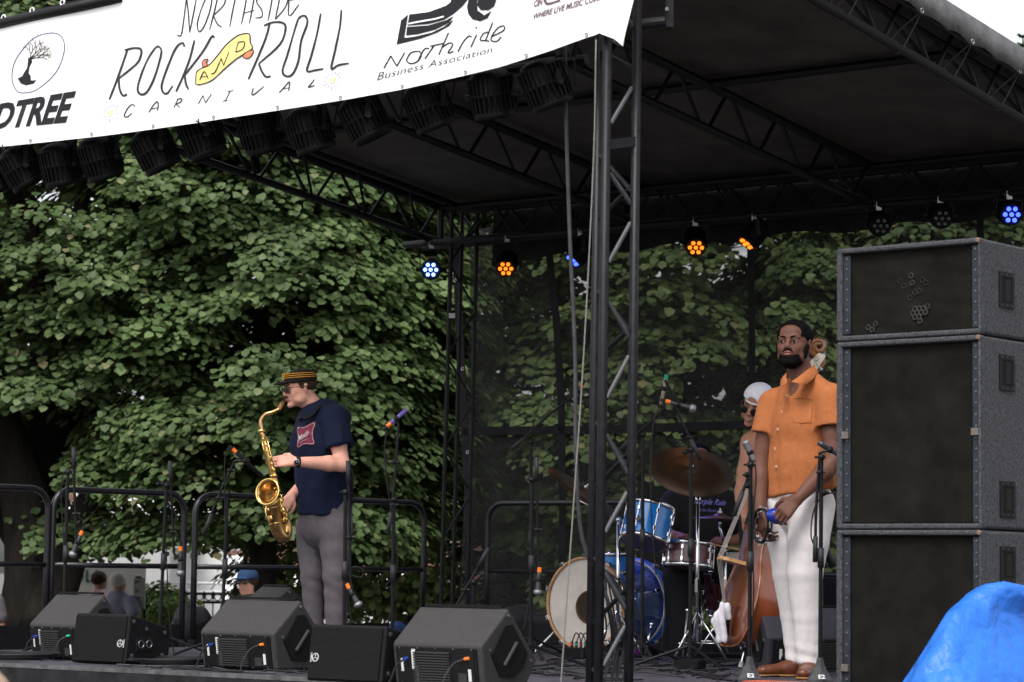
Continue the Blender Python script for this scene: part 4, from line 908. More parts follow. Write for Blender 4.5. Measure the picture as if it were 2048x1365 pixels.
def stage_wedge(label, px, py, px2, rz=RZ, k=1.0, plug='plug_orange', L=None, p=None, tint='cab_paint'):
    p = FL(px, py) if p is None else p; X = RotZ(rz)@A(1, 0, 0); Yd = RotZ(rz)@A(0, 1, 0)
    if L is None: L = solve_len(p, X, px2)
    t = thing('wedge_monitor', label, 'speaker', p, 'floor wedge monitors')
    pr = [(.03*k, 0.004), (0, .19*k), (.20*k, .355*k), (.42*k, .12*k), (.34*k, .004)]
    b = MB(); b.prism(pr, p, Yd, Z_, X*L); b.build('cabinet', tint, t, bevel=.016*k, seg=3)
    # ridge lip, grille on the musician's side
    b = MB(); r0 = p+Yd*.205*k+Z_*.352*k; b.box(r0+X*L/2+Z_*.006, [L*.86, .03*k, .012], RotZ(rz)); b.build('grille_edge', 'cab_dark', t)
    n = unit(np.cross(X, Yd*.22-Z_*.235)); n = n if n[2] > 0 else -n
    g0 = p+Yd*.31*k+Z_*.237*k+n*.003; ax = unit(Yd*.22-Z_*.235); b = MB(); b.box(g0+X*L/2, [L*.9, .28*k, .006], np.stack([X, ax, n], 1)); b.build('grille', 'grille', t)
    # amplifier panel set in the audience side
    fn = unit(np.cross(X, Z_*.186-Yd*.03)); fn = fn if np.dot(fn, Yd) < 0 else -fn; up = unit(Z_*.186*k-Yd*.03*k)
    o0 = p+Yd*.03*k
    def FP(u, v, off=0): return o0+X*(u*L)+up*(v*.19*k)+fn*off
    def plate(u0, v0, u1, v1, off, th, name, m_, bev=0):
        c = FP((u0+u1)/2, (v0+v1)/2, off); b = MB(); b.box(c, [abs(u1-u0)*L, th, abs(v1-v0)*.19*k], np.stack([X, -fn, up], 1)); return b.build(name, m_, t, bevel=bev)
    plate(.05, .06, .95, .94, .003, .008, 'amplifier_frame', 'cab_dark', .004)
    plate(.08, .10, .92, .90, .0075, .004, 'amplifier_panel', 'black_plastic')
    b = MB()
    for i in range(12):
        v = .14+i*.062; c = FP(.46, v, .014); b.box(c, [.40*L, .014, .006*k], np.stack([X, -fn, up], 1))
    b.build('heat_sink', 'bare_dark_', t, kind='stuff')
    plate(.235, .42, .268, .86, .012, .003, 'label_strip', 'label_white'); plate(.11, .36, .135, .66, .012, .003, 'label_strip', 'label_white')
    plate(.275, .10, .30, .50, .012, .003, 'label_strip', 'label_gray'); plate(.855, .18, .885, .46, .012, .003, 'label_strip', 'label_white'); plate(.74, .14, .83, .36, .011, .003, 'input_plate', 'bare_dark_')
    b = MB(); c = FP(.18, .66, .01); b.cyl(c, c+fn*.024, .009*k, n=10); b.build('power_plug', 'plug_blue', t)
    b = MB(); c = FP(.86, .70, .012); b.cyl(c-X*.018, c+X*.008+up*.004, .007*k, n=8); b.build('signal_plug', plug, t)
    b = MB(); b.tube(smooth_path([FP(.82, .70, .015), FP(.74, .60, .04), FP(.66, .30, .06), FP(.62, .02, .07), FP(.5, -.05, .12)+Z_*.012], 5), .0035, 5); b.build('signal_cable', 'cable_gray', t)
    b = MB(); b.tube(smooth_path([FP(.18, .66, .04), FP(.12, .5, .06), FP(.08, .2, .08), FP(.02, .02, .10)], 5), .005, 5); b.build('power_cable', 'cable_black', t)
    for u in (.1, .3, .5, .7, .9):
        for v in (.085, .915):
            b = MB(); c = FP(u, v, .006); b.cyl(c, c+fn*.003, .0035, n=6); b.build('screw', 'bare_steel', t)
    # end cheeks with hand holes
    for sg, e in ((1, p+X*L), (-1, p)):
        ee = e+X*sg*.0015; c = lambda y, z, o_=0: ee+Yd*y*k+Z_*z*k+X*sg*o_
        q = [(.07, .15), (.165, .275), (.22, .28), (.335, .15), (.30, .085), (.23, .045), (.13, .055)]
        b = MB(); b.add([c(y, z, .006) for y, z in q]+[c(y, z, -.001) for y, z in q], [tuple(range(7))]+[(i, 7+i, 7+(i+1) % 7, (i+1) % 7) for i in range(7)]); b.build('handle_frame', 'cab_dark', t)
        q2 = [(.19+(y-.19)*.84, .155+(z-.155)*.84) for y, z in q]
        b = MB(); b.add([c(y, z, .0075) for y, z in q2], [tuple(range(7))]); b.build('handle_recess', 'void', t)
        b = MB(); b.cyl(c(.155, .10, .010), c(.245, .20, .010), .009*k, n=8); b.build('handle_bar', 'cab_paint', t)
        for y, z in ((.19, .32), (.06, .17), (.36, .12)):
            b = MB(); b.cyl(c(y, z, .002), c(y, z, .006), .007, n=8); b.build('screw', 'bare_steel', t)
    return t
stage_wedge('large gray floor monitor at the front centre of the stage, marked with small numerals', 782, 1371, 961, k=1.03)
stage_wedge('gray floor monitor with orange plug in front of the saxophone player', 397, 1337, 546, k=1.04)
stage_wedge('gray floor monitor farthest left with a green plug', 55, 1318, 151, plug='plug_green', k=1.05)
stage_wedge('small gray monitor in the background left of the saxophone player', 440, 1285, 0, rz=math.radians(-66), L=.62, k=1.15, p=A(*FL(462, 1285)))
stage_wedge('floor monitor behind the shoes of the man in the orange shirt', 1534, 1343, 0, rz=math.radians(8), L=.64, k=1.0, plug='plug_blue', tint='cab_violet')
def grille_cab(label, px, py, px2, H, dep, logo_side):
    p = FL(px, py); L = solve_len(p, C_, px2); t = thing('front_fill_speaker', label, 'speaker', p, 'low black speakers facing the audience')
    pr = [(0, .004), (.035, H), (dep*.92, H*.74), (dep, H*.55), (dep*.96, .004)]
    b = MB(); b.prism(pr, p, D_, Z_, C_*L); b.build('cabinet', 'cab_dark', t, bevel=.014, seg=3)
    up = unit(D_*.035+Z_*H); fn = -unit(np.cross(C_, up)); fn = fn if np.dot(fn, D_) < 0 else -fn
    FP = lambda u, v, off=0: p+C_*(u*L)+up*(v*H)+fn*off
    b = MB(); b.box(FP(.5, .5, .004), [L*.93, .012, H*.90], np.stack([C_, -fn, up], 1)); b.build('grille', 'grille', t, bevel=.004)
    u = .90 if logo_side > 0 else .12; c = FP(u, .42, .0115)
    b = MB(); b.tube([c+(C_*math.cos(a)+up*math.sin(a))*.019 for a in np.linspace(0, 2*PI, 21)], .0018, 4, False)
    for k in range(3):
        a = PI/2+k*2*PI/3; d = C_*math.cos(a)+up*math.sin(a); n_ = C_*-math.sin(a)+up*math.cos(a)
        b.tube([c, c+d*.008], .0012, 4); b.tube([c+d*.018+n_*.003, c+d*.008+n_*.003, c+d*.008-n_*.003, c+d*.018-n_*.003], .0011, 4)
    b.build('maker_emblem', 'label_white', t)
    q0 = FP(u, .42, .0115)+C_*(-.030 if logo_side < 0 else .024)
    text_print('YAMAHA', lambda a, v: q0+up*((a-.5)*-.046 if 1 else 0)+C_*(v*.009), 'maker_name', 'label_white', t, bold=.02)
    e = p+C_*L+C_*.001
    for y, z in ((.06, H*.85), (dep*.85, H*.62), (dep*.8, .05), (.05, .05), (dep*.45, H*.7)):
        b = MB(); b.lathe([(.011, 0), (.011, .004), (.005, .005), (.004, .001), (0, .001)], e+D_*y+Z_*z, C_, 12); b.build('screw_cup', 'bare_dark', t)
    b = MB(); q = e+D_*dep*.42+Z_*H*.40
    b.box(q, [.006, .13, .075], RS); b.build('pole_socket_plate', 'black_plastic', t, bevel=.003)
    for s_ in (-.03, .03):
        b = MB(); b.tube([q+C_*.004+D_*s_+(D_*math.cos(a)+Z_*math.sin(a))*.020 for a in np.linspace(0, 2*PI, 17)], .004, 5, False); b.build('pole_socket', 'bare_dark', t)
mat('bare_dark', (.10, .10, .11), .35, .5)
grille_cab('low black grille speaker beside the farthest left floor monitor', 140, 1326, 249, .275, .35, 1)
grille_cab('low black grille speaker between the two large gray floor monitors', 611, 1363, 762, .272, .40, -1)
o = text_print('33', lambda u, v: FL(788, 1372)+C_*(.10+u*.022)+Z_*(.160+v*.012)-D_*.002, 'stencil_number', 'label_white', [x for x in COL.objects if x.name == 'wedge_monitor'][0], bold=.03)
# dark box behind the man in the orange shirt
t = thing('bass_cabinet', 'plain dark speaker cabinet standing behind the right floor monitor', 'speaker', FL(1660, 1320))
p = FL(1640, 1318); b = MB(); b.prism([(0, 0), (.04, .52), (.42, .52), (.45, 0)], p, D_, Z_, C_*.62); b.build('cabinet', 'cab_dark', t, bevel=.012)
b = MB(); b.box(p+C_*.31+Z_*.26+D_*.01, [.54, .02, .44], RS@RotX(-.077)); b.build('grille', 'grille', t)

# ------------------------------------------------------------------ carpeted speaker stack
m = mat('carpet', (.052, .053, .060), .95, noise=(150, .75), bump=(240, .9, .004), sheen=.3, stretch=(1, 1, .6)); mat('foam_front', (.0095, .0085, .0072), .95, noise=(7, .35), spec=.08, bump=(160, .6, .002)); mat('strip_metal', (.022, .026, .032), .5, noise=(20, .35)); mat('latch_metal', (.16, .135, .12), .45, .5); mat('tape_beige', (.17, .11, .08), .8); mat('hex_rim', (.07, .067, .06), .6); mat('hex_faint', (.035, .032, .027), .8)
rzs = math.radians(-40); Xs = RotZ(rzs)@A(1, 0, 0); Ys = RotZ(rzs)@A(0, 1, 0); Rk = RotZ(rzs)
pk = P(1967, 900, 11.5)*A(1, 1, 0); Wd = .772; Dp = .72
zs = [EYE+(1153-y)/F*11.5 for y in (470.5, 667, 1058)]+[SF-.55]
labs = ['small carpeted speaker cabinet with torn front cloth on top of the stack', 'tall carpeted speaker cabinet in the middle of the stack', 'carpeted speaker cabinet at the bottom of the stack, half hidden by the blue tarp']
def SK(u, z, off=0): return pk-Xs*(Wd-u)+Z_*z-Ys*off        # u metres from the left front edge
for i in range(3):
    z1, z0 = zs[i]-.001, zs[i+1]+.004; h = z1-z0
    t = thing('carpeted_speaker', labs[i], 'speaker', SK(Wd/2, z0)+Ys*.3, 'carpeted speaker cabinets in the stack')
    b = MB(); b.box(SK(Wd/2, (z0+z1)/2, -.02)+Ys*Dp/2, [Wd, Dp, h], Rk); b.build('cabinet', 'carpet', t, bevel=.018, seg=3)
    bw = .026
    for nm_, c, sz in (('front_lip', SK(Wd/2, z1-bw/2+.001, .004), [Wd, .05, bw]), ('front_lip', SK(Wd/2, z0+bw/2-.001, .004), [Wd, .05, bw]), ('front_lip', SK(bw/2, (z0+z1)/2, .0025), [bw+.006, .05, h-.01]), ('front_lip', SK(Wd-.006, (z0+z1)/2, .0025), [.014, .05, h-.01])):
        b = MB(); b.box(c, sz, Rk); b.build(nm_, 'carpet', t, bevel=.010, seg=3)
    b = MB(); nx_, nz_ = 24, 24
    V = []
    for jz in range(nz_+1):
        for ix in range(nx_+1):
            u = .06+(Wd-.12)*ix/nx_; z = z0+.03+(h-.06)*jz/nz_; V.append(SK(u, z, -.004+.0012*math.sin(ix*.9+i)+.001*math.sin(jz*1.3+ix*.4)))
    b.add(V, [(j*(nx_+1)+k, j*(nx_+1)+k+1, (j+1)*(nx_+1)+k+1, (j+1)*(nx_+1)+k) for j in range(nz_) for k in range(nx_)]); b.build('front_cloth', 'foam_front', t, smooth=True)
    for u in (.050, Wd-.030):
        b = MB(); b.box(SK(u, (z0+z1)/2, .008), [.036, .012, h-.065], Rk); b.build('metal_strip', 'strip_metal', t, bevel=.002)
        nb = max(5, int(h/.055))
        for k in range(nb):
            b = MB(); c = SK(u, z0+.05+(h-.10)*k/(nb-1), .0135); b.lathe([(.0065, 0), (.0055, .003), (0, .0045)], c, -Ys, 10); b.build('bolt_head', 'bare_dark', t)
    if i > 0:
        for u in (.046, Wd-.030):
            b = MB(); b.box(SK(u, z0+h*.50, .02), [.038, .02, .034], Rk); b.build('latch', 'latch_metal', t, bevel=.002)
    # side handles
    hz = [(z0+z1)/2+.0] if i == 0 else ([z1-.16, z0+.14] if i == 1 else [z1-.155])
    for z in hz:
        c = pk+Z_*z+Ys*(.215)+Xs*.001
        for dy, dz, sy, sz in ((0, .072, .14, .022), (0, -.072, .14, .022), (-.059, 0, .022, .122), (.059, 0, .022, .122)):
            b = MB(); b.box(c+Ys*dy+Z_*dz, [.010, sy, sz], Rk); b.build('handle_frame', 'cab_dark', t)
        b = MB(); b.box(c+Xs*.001, [.004, .098, .124], Rk); b.build('handle_recess', 'void', t)
        b = MB(); b.box(c+Xs*.003+Ys*.012, [.003, .05, .10], Rk); b.build('handle_plate', 'cab_dark', t)
        for dy in (-.05, 0, .05):
            for dz in (-.072, .072):
                b = MB(); q = c+Xs*.005+Ys*dy+Z_*dz; b.cyl(q, q+Xs*.002, .003, n=6); b.build('screw', 'bare_dark', t)
    b = MB(); c = SK(Wd-.008, z1-.012, .03); b.box(c, [.022, .012, .02], Rk@RotY(.4)); b.build('worn_corner', 'tape_beige', t, bevel=.004)
    if i == 0:
        def hexring(u, z, r=.0125, fill=True):
            c = SK(u, z, .0035 if fill else .0005); b = MB(); pts = [c+(Xs*math.cos(a)+Z_*math.sin(a))*r for a in np.linspace(PI/6, 2*PI+PI/6, 7)]; b.tube(pts, .0016, 4, False); b.build('torn_mesh_ring', 'hex_rim' if fill else 'hex_faint', t)
            if fill: b = MB(); b.add([p_+Ys*.0012 for p_ in pts[:6]], [(5, 4, 3, 2, 1, 0), ]); b.build('mesh_hole', 'void', t)
        pxs = lambda x, y: (lambda q: (float(np.dot(q-(pk-Xs*Wd), Xs)), q[2]))(hit(x, y, SK(0, 0), Ys))
        u0, w0 = pxs(1839, 626)
        for a_, c_ in ((-1.5, 0), (-.5, 0), (.5, 0), (1.5, 0), (-1, 1), (0, 1), (1, 1), (-1, -1), (0, -1), (.2, -2), (2, 1.4)): hexring(u0+a_*.0225, w0+c_*.0195)
        for x, y in ((1825, 566), (1823, 552), (1737, 655), (1745, 660), (1752, 648)): hexring(*pxs(x, y))
        for x, y in ((1800, 562), (1808, 572), (1845, 560), (1830, 585), (1820, 596), (1838, 582), (1852, 566)): hexring(*pxs(x, y), fill=False)
b = MB(); b.box(pk-Xs*Wd/2+Ys*Dp/2+Z_*(SF-.56)/2, [Wd+.3, Dp+.2, SF-.56], Rk); o = b.build('speaker_platform', 'skirt'); o['label'] = 'black platform under the speaker stack behind the tarp'; o['category'] = 'platform'
# ------------------------------------------------------------------ blue tarp
m = mat('tarp_blue', (.020, .13, .52), .42, noise=(1.6, .18), spec=.3); t_ = m.node_tree; bs = t_.nodes['Principled BSDF']
tc_ = t_.nodes.new('ShaderNodeTexCoord'); prev = None
for scl, st2, dist in ((4.5, .35, .03), (15, .35, .010), (90, .2, .002)):
    n_ = t_.nodes.new('ShaderNodeTexVoronoi'); n_.inputs['Scale'].default_value = scl; n_.feature = 'F1'; dn = t_.nodes.new('ShaderNodeTexNoise'); dn.inputs['Scale'].default_value = scl*.7; t_.links.new(tc_.outputs['Object'], dn.inputs['Vector']); va = t_.nodes.new('ShaderNodeVectorMath'); va.operation = 'MULTIPLY_ADD'; va.inputs[1].default_value = (.5/scl*3,)*3; t_.links.new(dn.outputs['Color'], va.inputs[0]); t_.links.new(tc_.outputs['Object'], va.inputs[2]); t_.links.new(va.outputs[0], n_.inputs['Vector'])
    a2 = n_
    bp_ = t_.nodes.new('ShaderNodeBump'); bp_.inputs['Strength'].default_value = st2; bp_.inputs['Distance'].default_value = dist*3; bp_.invert = True; t_.links.new(a2.outputs[0], bp_.inputs['Height'])
    if prev: t_.links.new(prev.outputs[0], bp_.inputs['Normal'])
    prev = bp_
t_.links.new(prev.outputs[0], bs.inputs['Normal'])
tc0 = P(2022, 1165, 10.3); zt = tc0[2]; V = []; na, nz_ = 260, 130
for j in range(nz_+1):
    f_ = j/nz_; z = zt*(1-f_)
    dzp = (zt-z)*F/10.3; rpx = np.interp(dzp, [0, 4, 12, 26, 60, 125, 200, 330, 800], [0, 30, 50, 70, 94, 132, 176, 240, 310]); r0 = rpx/F*10.3
    for i in range(na):
        a = 2*PI*i/na; r_ = r0*(1+.10*math.sin(2*a+.5))+ (min(1, f_*3))*(.018*abs(math.sin(a*4.5+f_*2.5))+.012*math.sin(a*9+3*f_)+.02*f_*math.sin(13*a))
        V.append([tc0[0]+math.cos(a)*r_*1.0, tc0[1]+.15+math.sin(a)*r_*.8, z])
V = np.array(V); fr = np.clip((zt-V[:, 2])/.12, .15, 1)
_rt = random.Random(4); pc_t = np.zeros(len(V)); ctr = np.array([tc0[0]-.12, tc0[1]-.2, zt-.35]); Vw = V-ctr+.03*np.stack([vnoise(V*4, 11), vnoise(V*4, 12), vnoise(V*4, 13)], 1)
for k in range(26):
    nn_ = unit([_rt.gauss(0, 1), _rt.gauss(0, .4), _rt.gauss(0, .8)]); pc_t += _rt.uniform(.12, .34)*(1 if k % 2 else -1)*np.abs(Vw@nn_-_rt.uniform(-.30, .30))
V[:, 1] += fr*.75*(pc_t-pc_t.mean()); V[:, 0] += fr*.25*(pc_t-pc_t.mean())
V[:, 1] += .12*fr*(.040*(1-2*np.abs(vnoise(V*A(5, 5, 3.2), 3)))+.016*(1-2*np.abs(vnoise(V*10, 5)))); V[:, 0] += fr*.012*vnoise(V*6, 8); V[:, 2] += .006*vnoise(V*9, 2); V[:, 2] = np.maximum(V[:, 2], .003)
b = MB(); b.add(V, [(j*na+i, (j+1)*na+i, (j+1)*na+(i+1) % na, j*na+(i+1) % na) for j in range(nz_) for i in range(na)]); o = b.build('blue_tarp', 'tarp_blue', smooth=True); o['label'] = 'crumpled bright blue tarp heaped in front of the speaker stack'; o['category'] = 'tarp'

# ------------------------------------------------------------------ microphones and stands
mat('mic_gray', (.04, .04, .045), .4, .3, noise=(80, .3)); mat('mic_grille', (.28, .28, .30), .4, .8, bump=(500, 1, .002)); mat('mic_violet', (.10, .06, .28), .4); mat('tape_pink', (.8, .05, .2), .5); mat('mic_beige', (.32, .27, .22), .5); mat('base_gray', (.05, .05, .055), .5, noise=(30, .3))
def PP(pt, Y): return P(pt[0], pt[1], pt[2] if len(pt) > 2 else Y)
def add_mic(t, a, b_, kind, ring):
    d = unit(b_-a); L = np.linalg.norm(b_-a)
    if kind == 'ball':
        b = MB(); b.lathe([(.006, 0), (.0105, .004), (.0125, L*.3), (.0165, L*.78), (.017, L*.80), (.017, L*.84)], a, d, 14); b.build('microphone_body', 'mic_gray', t, smooth=True)
        b = MB(); b.lathe([(.017, L*.84), (.0245, L*.88), (.0262, L*.93), (.0255, L*.98), (.020, L*1.04), (.010, L*1.07), (0, L*1.08)], a, d, 16); b.build('microphone_grille', 'mic_grille', t, smooth=True)
    elif kind == 'stick':
        b = MB(); b.lathe([(0, 0), (.010, 0), (.0125, .01), (.0145, L*.8), (.015, L), (0, L+.002)], a, d, 14); b.build('microphone_body', 'mic_gray', t, smooth=True)
    elif kind == 'silver':
        b = MB(); b.lathe([(0, 0), (.011, 0), (.013, .02), (.0155, L*.55), (.0185, L*.62), (.0185, L*.86), (.0195, L*.88), (.0195, L*.95), (.014, L), (0, L)], a, d, 16); b.build('microphone_body', 'mic_grille', t, smooth=True)
    else:
        b = MB(); b.lathe([(0, 0), (.010, 0), (.012, .01), (.012, L), (0, L)], a, d, 12); b.build('microphone_body', kind, t, smooth=True)
    if ring:
        b = MB(); b.cyl(a-d*.006, a+d*.022, .0125, n=12); b.build('color_ring', ring, t)
        b = MB(); b.cyl(a-d*.035, a-d*.006, .008, n=8); b.build('cable_plug', 'black_rubber', t)
def mic_stand(label, Y, pole, boom=None, mic=None, ring=None, kind='ball', base='tripod', knobs=(), cord=None, clutch=None, name='microphone_stand', foot=None, grip=True):
    pole = [PP(p, Y) for p in pole]; bp = pole[-1]*A(1, 1, 0)+Z_*SF
    t = thing(name, label, 'microphone stand', bp, 'microphone stands on the stage')
    n = len(pole)
    b = MB(); b.tube([bp+Z_*.05]+pole[::-1], .0105, 8); b.build('pole', 'black_steel', t)
    b = MB(); mid = bp*.45+pole[0]*.55; dd = unit(pole[0]-bp); b.cyl(mid-dd*.05, mid+dd*.05, .0165, n=12); b.build('height_clutch', 'gray_grip', t, smooth=True)
    b = MB(); b.ell(pole[0], [.019, .019, .019], nu=10, nv=6); b.cyl(pole[0]-A(.035, 0, 0), pole[0]+A(.02, 0, 0), .006, n=6); b.build('swivel', 'black_plastic', t, smooth=True)
    if base == 'tripod':
        for k in range(3):
            a = 2*PI*k/3+Y*3; e = bp+A(math.cos(a)*.33, math.sin(a)*.33, .012); b = MB(); b.cyl(bp+Z_*.13, e, .0085, n=7); b.build('leg', 'black_steel', t)
            b = MB(); b.cyl(e-A(math.cos(a), math.sin(a), 0)*.02, e+A(math.cos(a), math.sin(a), 0)*.02, .012, n=7); b.build('foot', 'black_rubber', t)
        b = MB(); b.cyl(bp+Z_*.09, bp+Z_*.17, .018, n=10); b.build('leg_collar', 'black_plastic', t)
    else:
        b = MB(); b.lathe([(.072, .002), (.070, .010), (.045, .045), (.028, .075), (.020, .10), (.016, .12)], bp, Z_, 6 if base == 'cone' else 24); b.add([bp+A(math.cos(a)*.072, math.sin(a)*.072, .002) for a in np.linspace(0, 2*PI, 7)[:-1]], [(5, 4, 3, 2, 1, 0)]); b.build('weighted_base', 'base_gray', t)
        text_print('E2', lambda u, v: bp+A(-.017+u*.034, -.066+.012*v, .018+v*.020)-A(0, .012, 0), 'stencil', 'label_white', t, bold=.03)
    if boom:
        bb = [PP(p, Y) for p in boom]; b = MB(); b.tube(bb, .0075, 8); b.build('boom', 'black_steel', t)
        if grip: d0 = unit(bb[1]-bb[0]); b = MB(); b.cyl(bb[0], bb[0]+d0*.13, .0125, n=10); b.build('boom_grip', 'gray_grip', t, smooth=True)
    if clutch:
        for q in clutch: q = PP(q, Y); b = MB(); b.cyl(q-A(.02, 0, 0), q+A(.025, 0, 0), .007, n=6); b.ell(q, [.015, .015, .015], nu=8, nv=6); b.build('thumb_screw', 'black_plastic', t)
    if mic:
        a, c = PP(mic[0], Y), PP(mic[1], Y); add_mic(t, a, c, kind, ring)
        if boom: b = MB(); q = a*.55+c*.45; b.cyl(q, bb[-1], .008, n=7); b.ell(q, [.019, .019, .019], nu=8, nv=6); b.build('microphone_clip', 'black_plastic', t)
    if cord: b = MB(); b.tube(smooth_path([PP(p, Y) for p in cord], 6), .0038, 5); b.build('microphone_cable', 'cable_black', t, smooth=True)
    return t
mic_stand('microphone stand by the left rail with its microphone hanging down left', 15.3, [(136, 945), (127, 1250)], [(147, 895), (150, 1000), (152, 1075)], [(164, 1064), (144, 1112)], 'plug_orange', clutch=[(152, 1028)], cord=[(132, 1245), (128, 1100), (122, 980), (132, 940), (146, 955), (150, 1020), (168, 1045), (164, 1060)])
mic_stand('microphone stand behind the second railing panel with microphone pointing straight down', 15.3, [(333, 972), (320, 1260)], [(340, 922), (344, 1010), (348, 1108)], [(361, 1095), (361, 1150)], 'plug_orange', clutch=[(345, 1065), (318, 968)], cord=[(348, 1310), (338, 1230), (333, 1110), (328, 1040), (336, 1010), (352, 1030), (348, 1060), (362, 1085)])
mic_stand('microphone stand with tilted boom aiming a black microphone at the saxophone', 14.9, [(455, 988), (446, 1215)], [(407, 1070), (440, 985), (470, 922)], [(467, 900), (520, 950)], 'plug_orange', 'black_plastic', clutch=[(461, 941), (438, 996)], cord=[(447, 1200), (450, 1060), (449, 960), (452, 905), (466, 896)])
mic_stand('microphone stand in front of the saxophone player legs with microphone hanging down right', 13.9, [(691, 985), (688, 1290)], [(696, 922), (699, 1040), (701, 1165)], [(694, 1170), (718, 1212)], 'plug_orange', clutch=[(700, 1075)], cord=[(703, 1250), (697, 1200), (692, 1165), (705, 1135), (726, 1140), (722, 1155), (700, 1150)])
mic_stand('microphone stand right of the saxophone player with raised dark violet microphone', 14.4, [(788, 1000), (784, 1290)], [(776, 1070), (789, 970), (797, 852)], [(776, 852), (813, 820)], 'plug_orange', 'mic_violet', clutch=[(788, 925), (787, 1010)], cord=[(775, 1250), (790, 1185), (772, 1172), (790, 1150), (794, 1110), (776, 980), (770, 910), (772, 862)])
mic_stand('microphone stand left of the bass drum with microphone hanging straight down', 14.0, [(1064, 960), (1061, 1320)], [(1073, 915), (1075, 1030), (1077, 1130)], [(1079, 1137), (1075, 1188)], 'plug_orange', clutch=[(1075, 1060)], cord=[(1045, 1270), (1060, 1200), (1066, 1160), (1064, 1120), (1076, 1108), (1084, 1122), (1079, 1133)])
mic_stand('short microphone stand behind the large centre floor monitor with boom up right', 14.6, [(947, 1165), (947, 1260)], [(977, 1096), (945, 1155), (905, 1225)], None, clutch=[(930, 1180)], cord=[(905, 1225), (890, 1260), (880, 1290)])
mic_stand('microphone stand with long boom reaching over the left cymbal', 15.6, [(1062, 885), (1062, 1280)], [(1022, 900), (1100, 828), (1160, 782)], [(1164, 772), (1150, 800)], 'plug_red', 'stick', clutch=[(1080, 850)])
mic_stand('microphone stand at the drums with a silver ball microphone pointing right', 14.3, [(1382, 900), (1380, 1320)], [(1402, 920), (1366, 850), (1330, 760)], [(1333, 803), (1388, 818)], 'plug_orange', 'ball', clutch=[(1378, 875), (1371, 905)], cord=[(1312, 1150), (1303, 1040), (1302, 930), (1308, 840), (1330, 800)])
mic_stand('second drum microphone stand holding an upright beige microphone with green ring', 14.9, [(1286, 870), (1284, 1290)], [(1240, 900), (1300, 845), (1330, 815)], [(1333, 752), (1322, 810)], 'plug_green', 'mic_beige', clutch=[(1330, 778)])
mic_stand('black straight stand left of the man in the orange shirt with a silver microphone', 12.8, [(1501, 930), (1499, 1345)], [(1468, 1032), (1483, 990), (1500, 945)], [(1509, 925), (1490, 882)], None, 'silver', 'cone', clutch=[(1495, 972), (1493, 950)], cord=[(1500, 1330), (1507, 1200), (1506, 1050), (1512, 960), (1510, 928)])
mic_stand('black stand right of the man in the orange shirt with a microphone at chest height', 12.75, [(1643, 915), (1640, 1345)], [(1630, 1125), (1632, 1020), (1640, 905)], [(1680, 912), (1637, 885)], None, 'stick', 'cone', clutch=[(1640, 945), (1648, 985)], cord=[(1632, 1100), (1622, 1070), (1628, 1020), (1650, 990), (1690, 985)])
t = thing('percussion_bar', 'thick curved black bar held behind the white trousers at the right', 'stand', P(1650, 1100, 13.5))
b = MB(); b.tube(smooth_path([P(1690, 990, 13.6), P(1655, 1000, 13.5), P(1634, 1040, 13.45), P(1640, 1090, 13.5), P(1652, 1120, 13.6)], 6), .016, 8); b.build('bar', 'black_plastic', t, smooth=True)
b = MB(); b.cyl(P(1648, 1095, 13.6), P(1668, 1135, 13.6), .022, n=14); b.build('tube', 'strip_metal', t, smooth=True)
for px_, nm_ in ((1150, 'left'),):
    pass

# ------------------------------------------------------------------ cables on the floor
for i in range(110):
    zone = random.choice([(250, 640, 1330, 1345), (1090, 1640, 1290, 1350), (1090, 1500, 1300, 1360), (560, 1100, 1345, 1352), (1020, 1420, 1275, 1310)])
    n_ = random.randint(4, 7); x = random.uniform(zone[0], zone[1]); y = random.uniform(zone[2], zone[3]); pts = []
    for k in range(n_):
        pts.append(FL(x, y)+Z_*random.uniform(.004, .012)); x += random.uniform(-40, 95); y = min(1364, max(1272, y+random.uniform(-9, 9)))
    lim = []
    for p in pts:
        d = float(np.dot(p-O_, D_)); s = float(np.dot(p-O_, C_)); d = min(max(d, .06), 5.0); s = min(max(s, -5.0), .3); lim.append(O_+C_*s+D_*d+Z_*(p[2]-SF))
    b = MB(); b.tube(smooth_path(lim, 6), random.choice([.0035, .005, .006]), 5); o = b.build('floor_cable', random.choice(['cable_black', 'cable_black', 'cable_gray']), smooth=True)
    o['label'] = 'loose cable lying on the stage floor among the stands'; o['category'] = 'cable'; o['group'] = 'cables lying on the stage floor'
for i, (px, py, lab) in enumerate(((345, 1332, 'coiled black cable on the floor left of the second floor monitor'), (1180, 1290, 'coiled black cable on the floor in front of the bass drum'), (1455, 1318, 'coiled black cable on the floor near the double bass pin'), (30, 1322, 'coiled black cable at the far left of the stage floor'))):
    c = FL(px, py); c = c if np.dot(c-O_, D_) > .15 else c+D_*.25; b = MB()
    b.tube([c+A(math.cos(a)*(.14+.004*a+.02*math.sin(a*.37)), math.sin(a)*(.12+.003*a), .006+.0022*a/2) for a in np.linspace(0, 34, 150)], .005, 5); o = b.build('coiled_cable', 'cable_black', smooth=True); o['label'] = lab; o['category'] = 'cable'
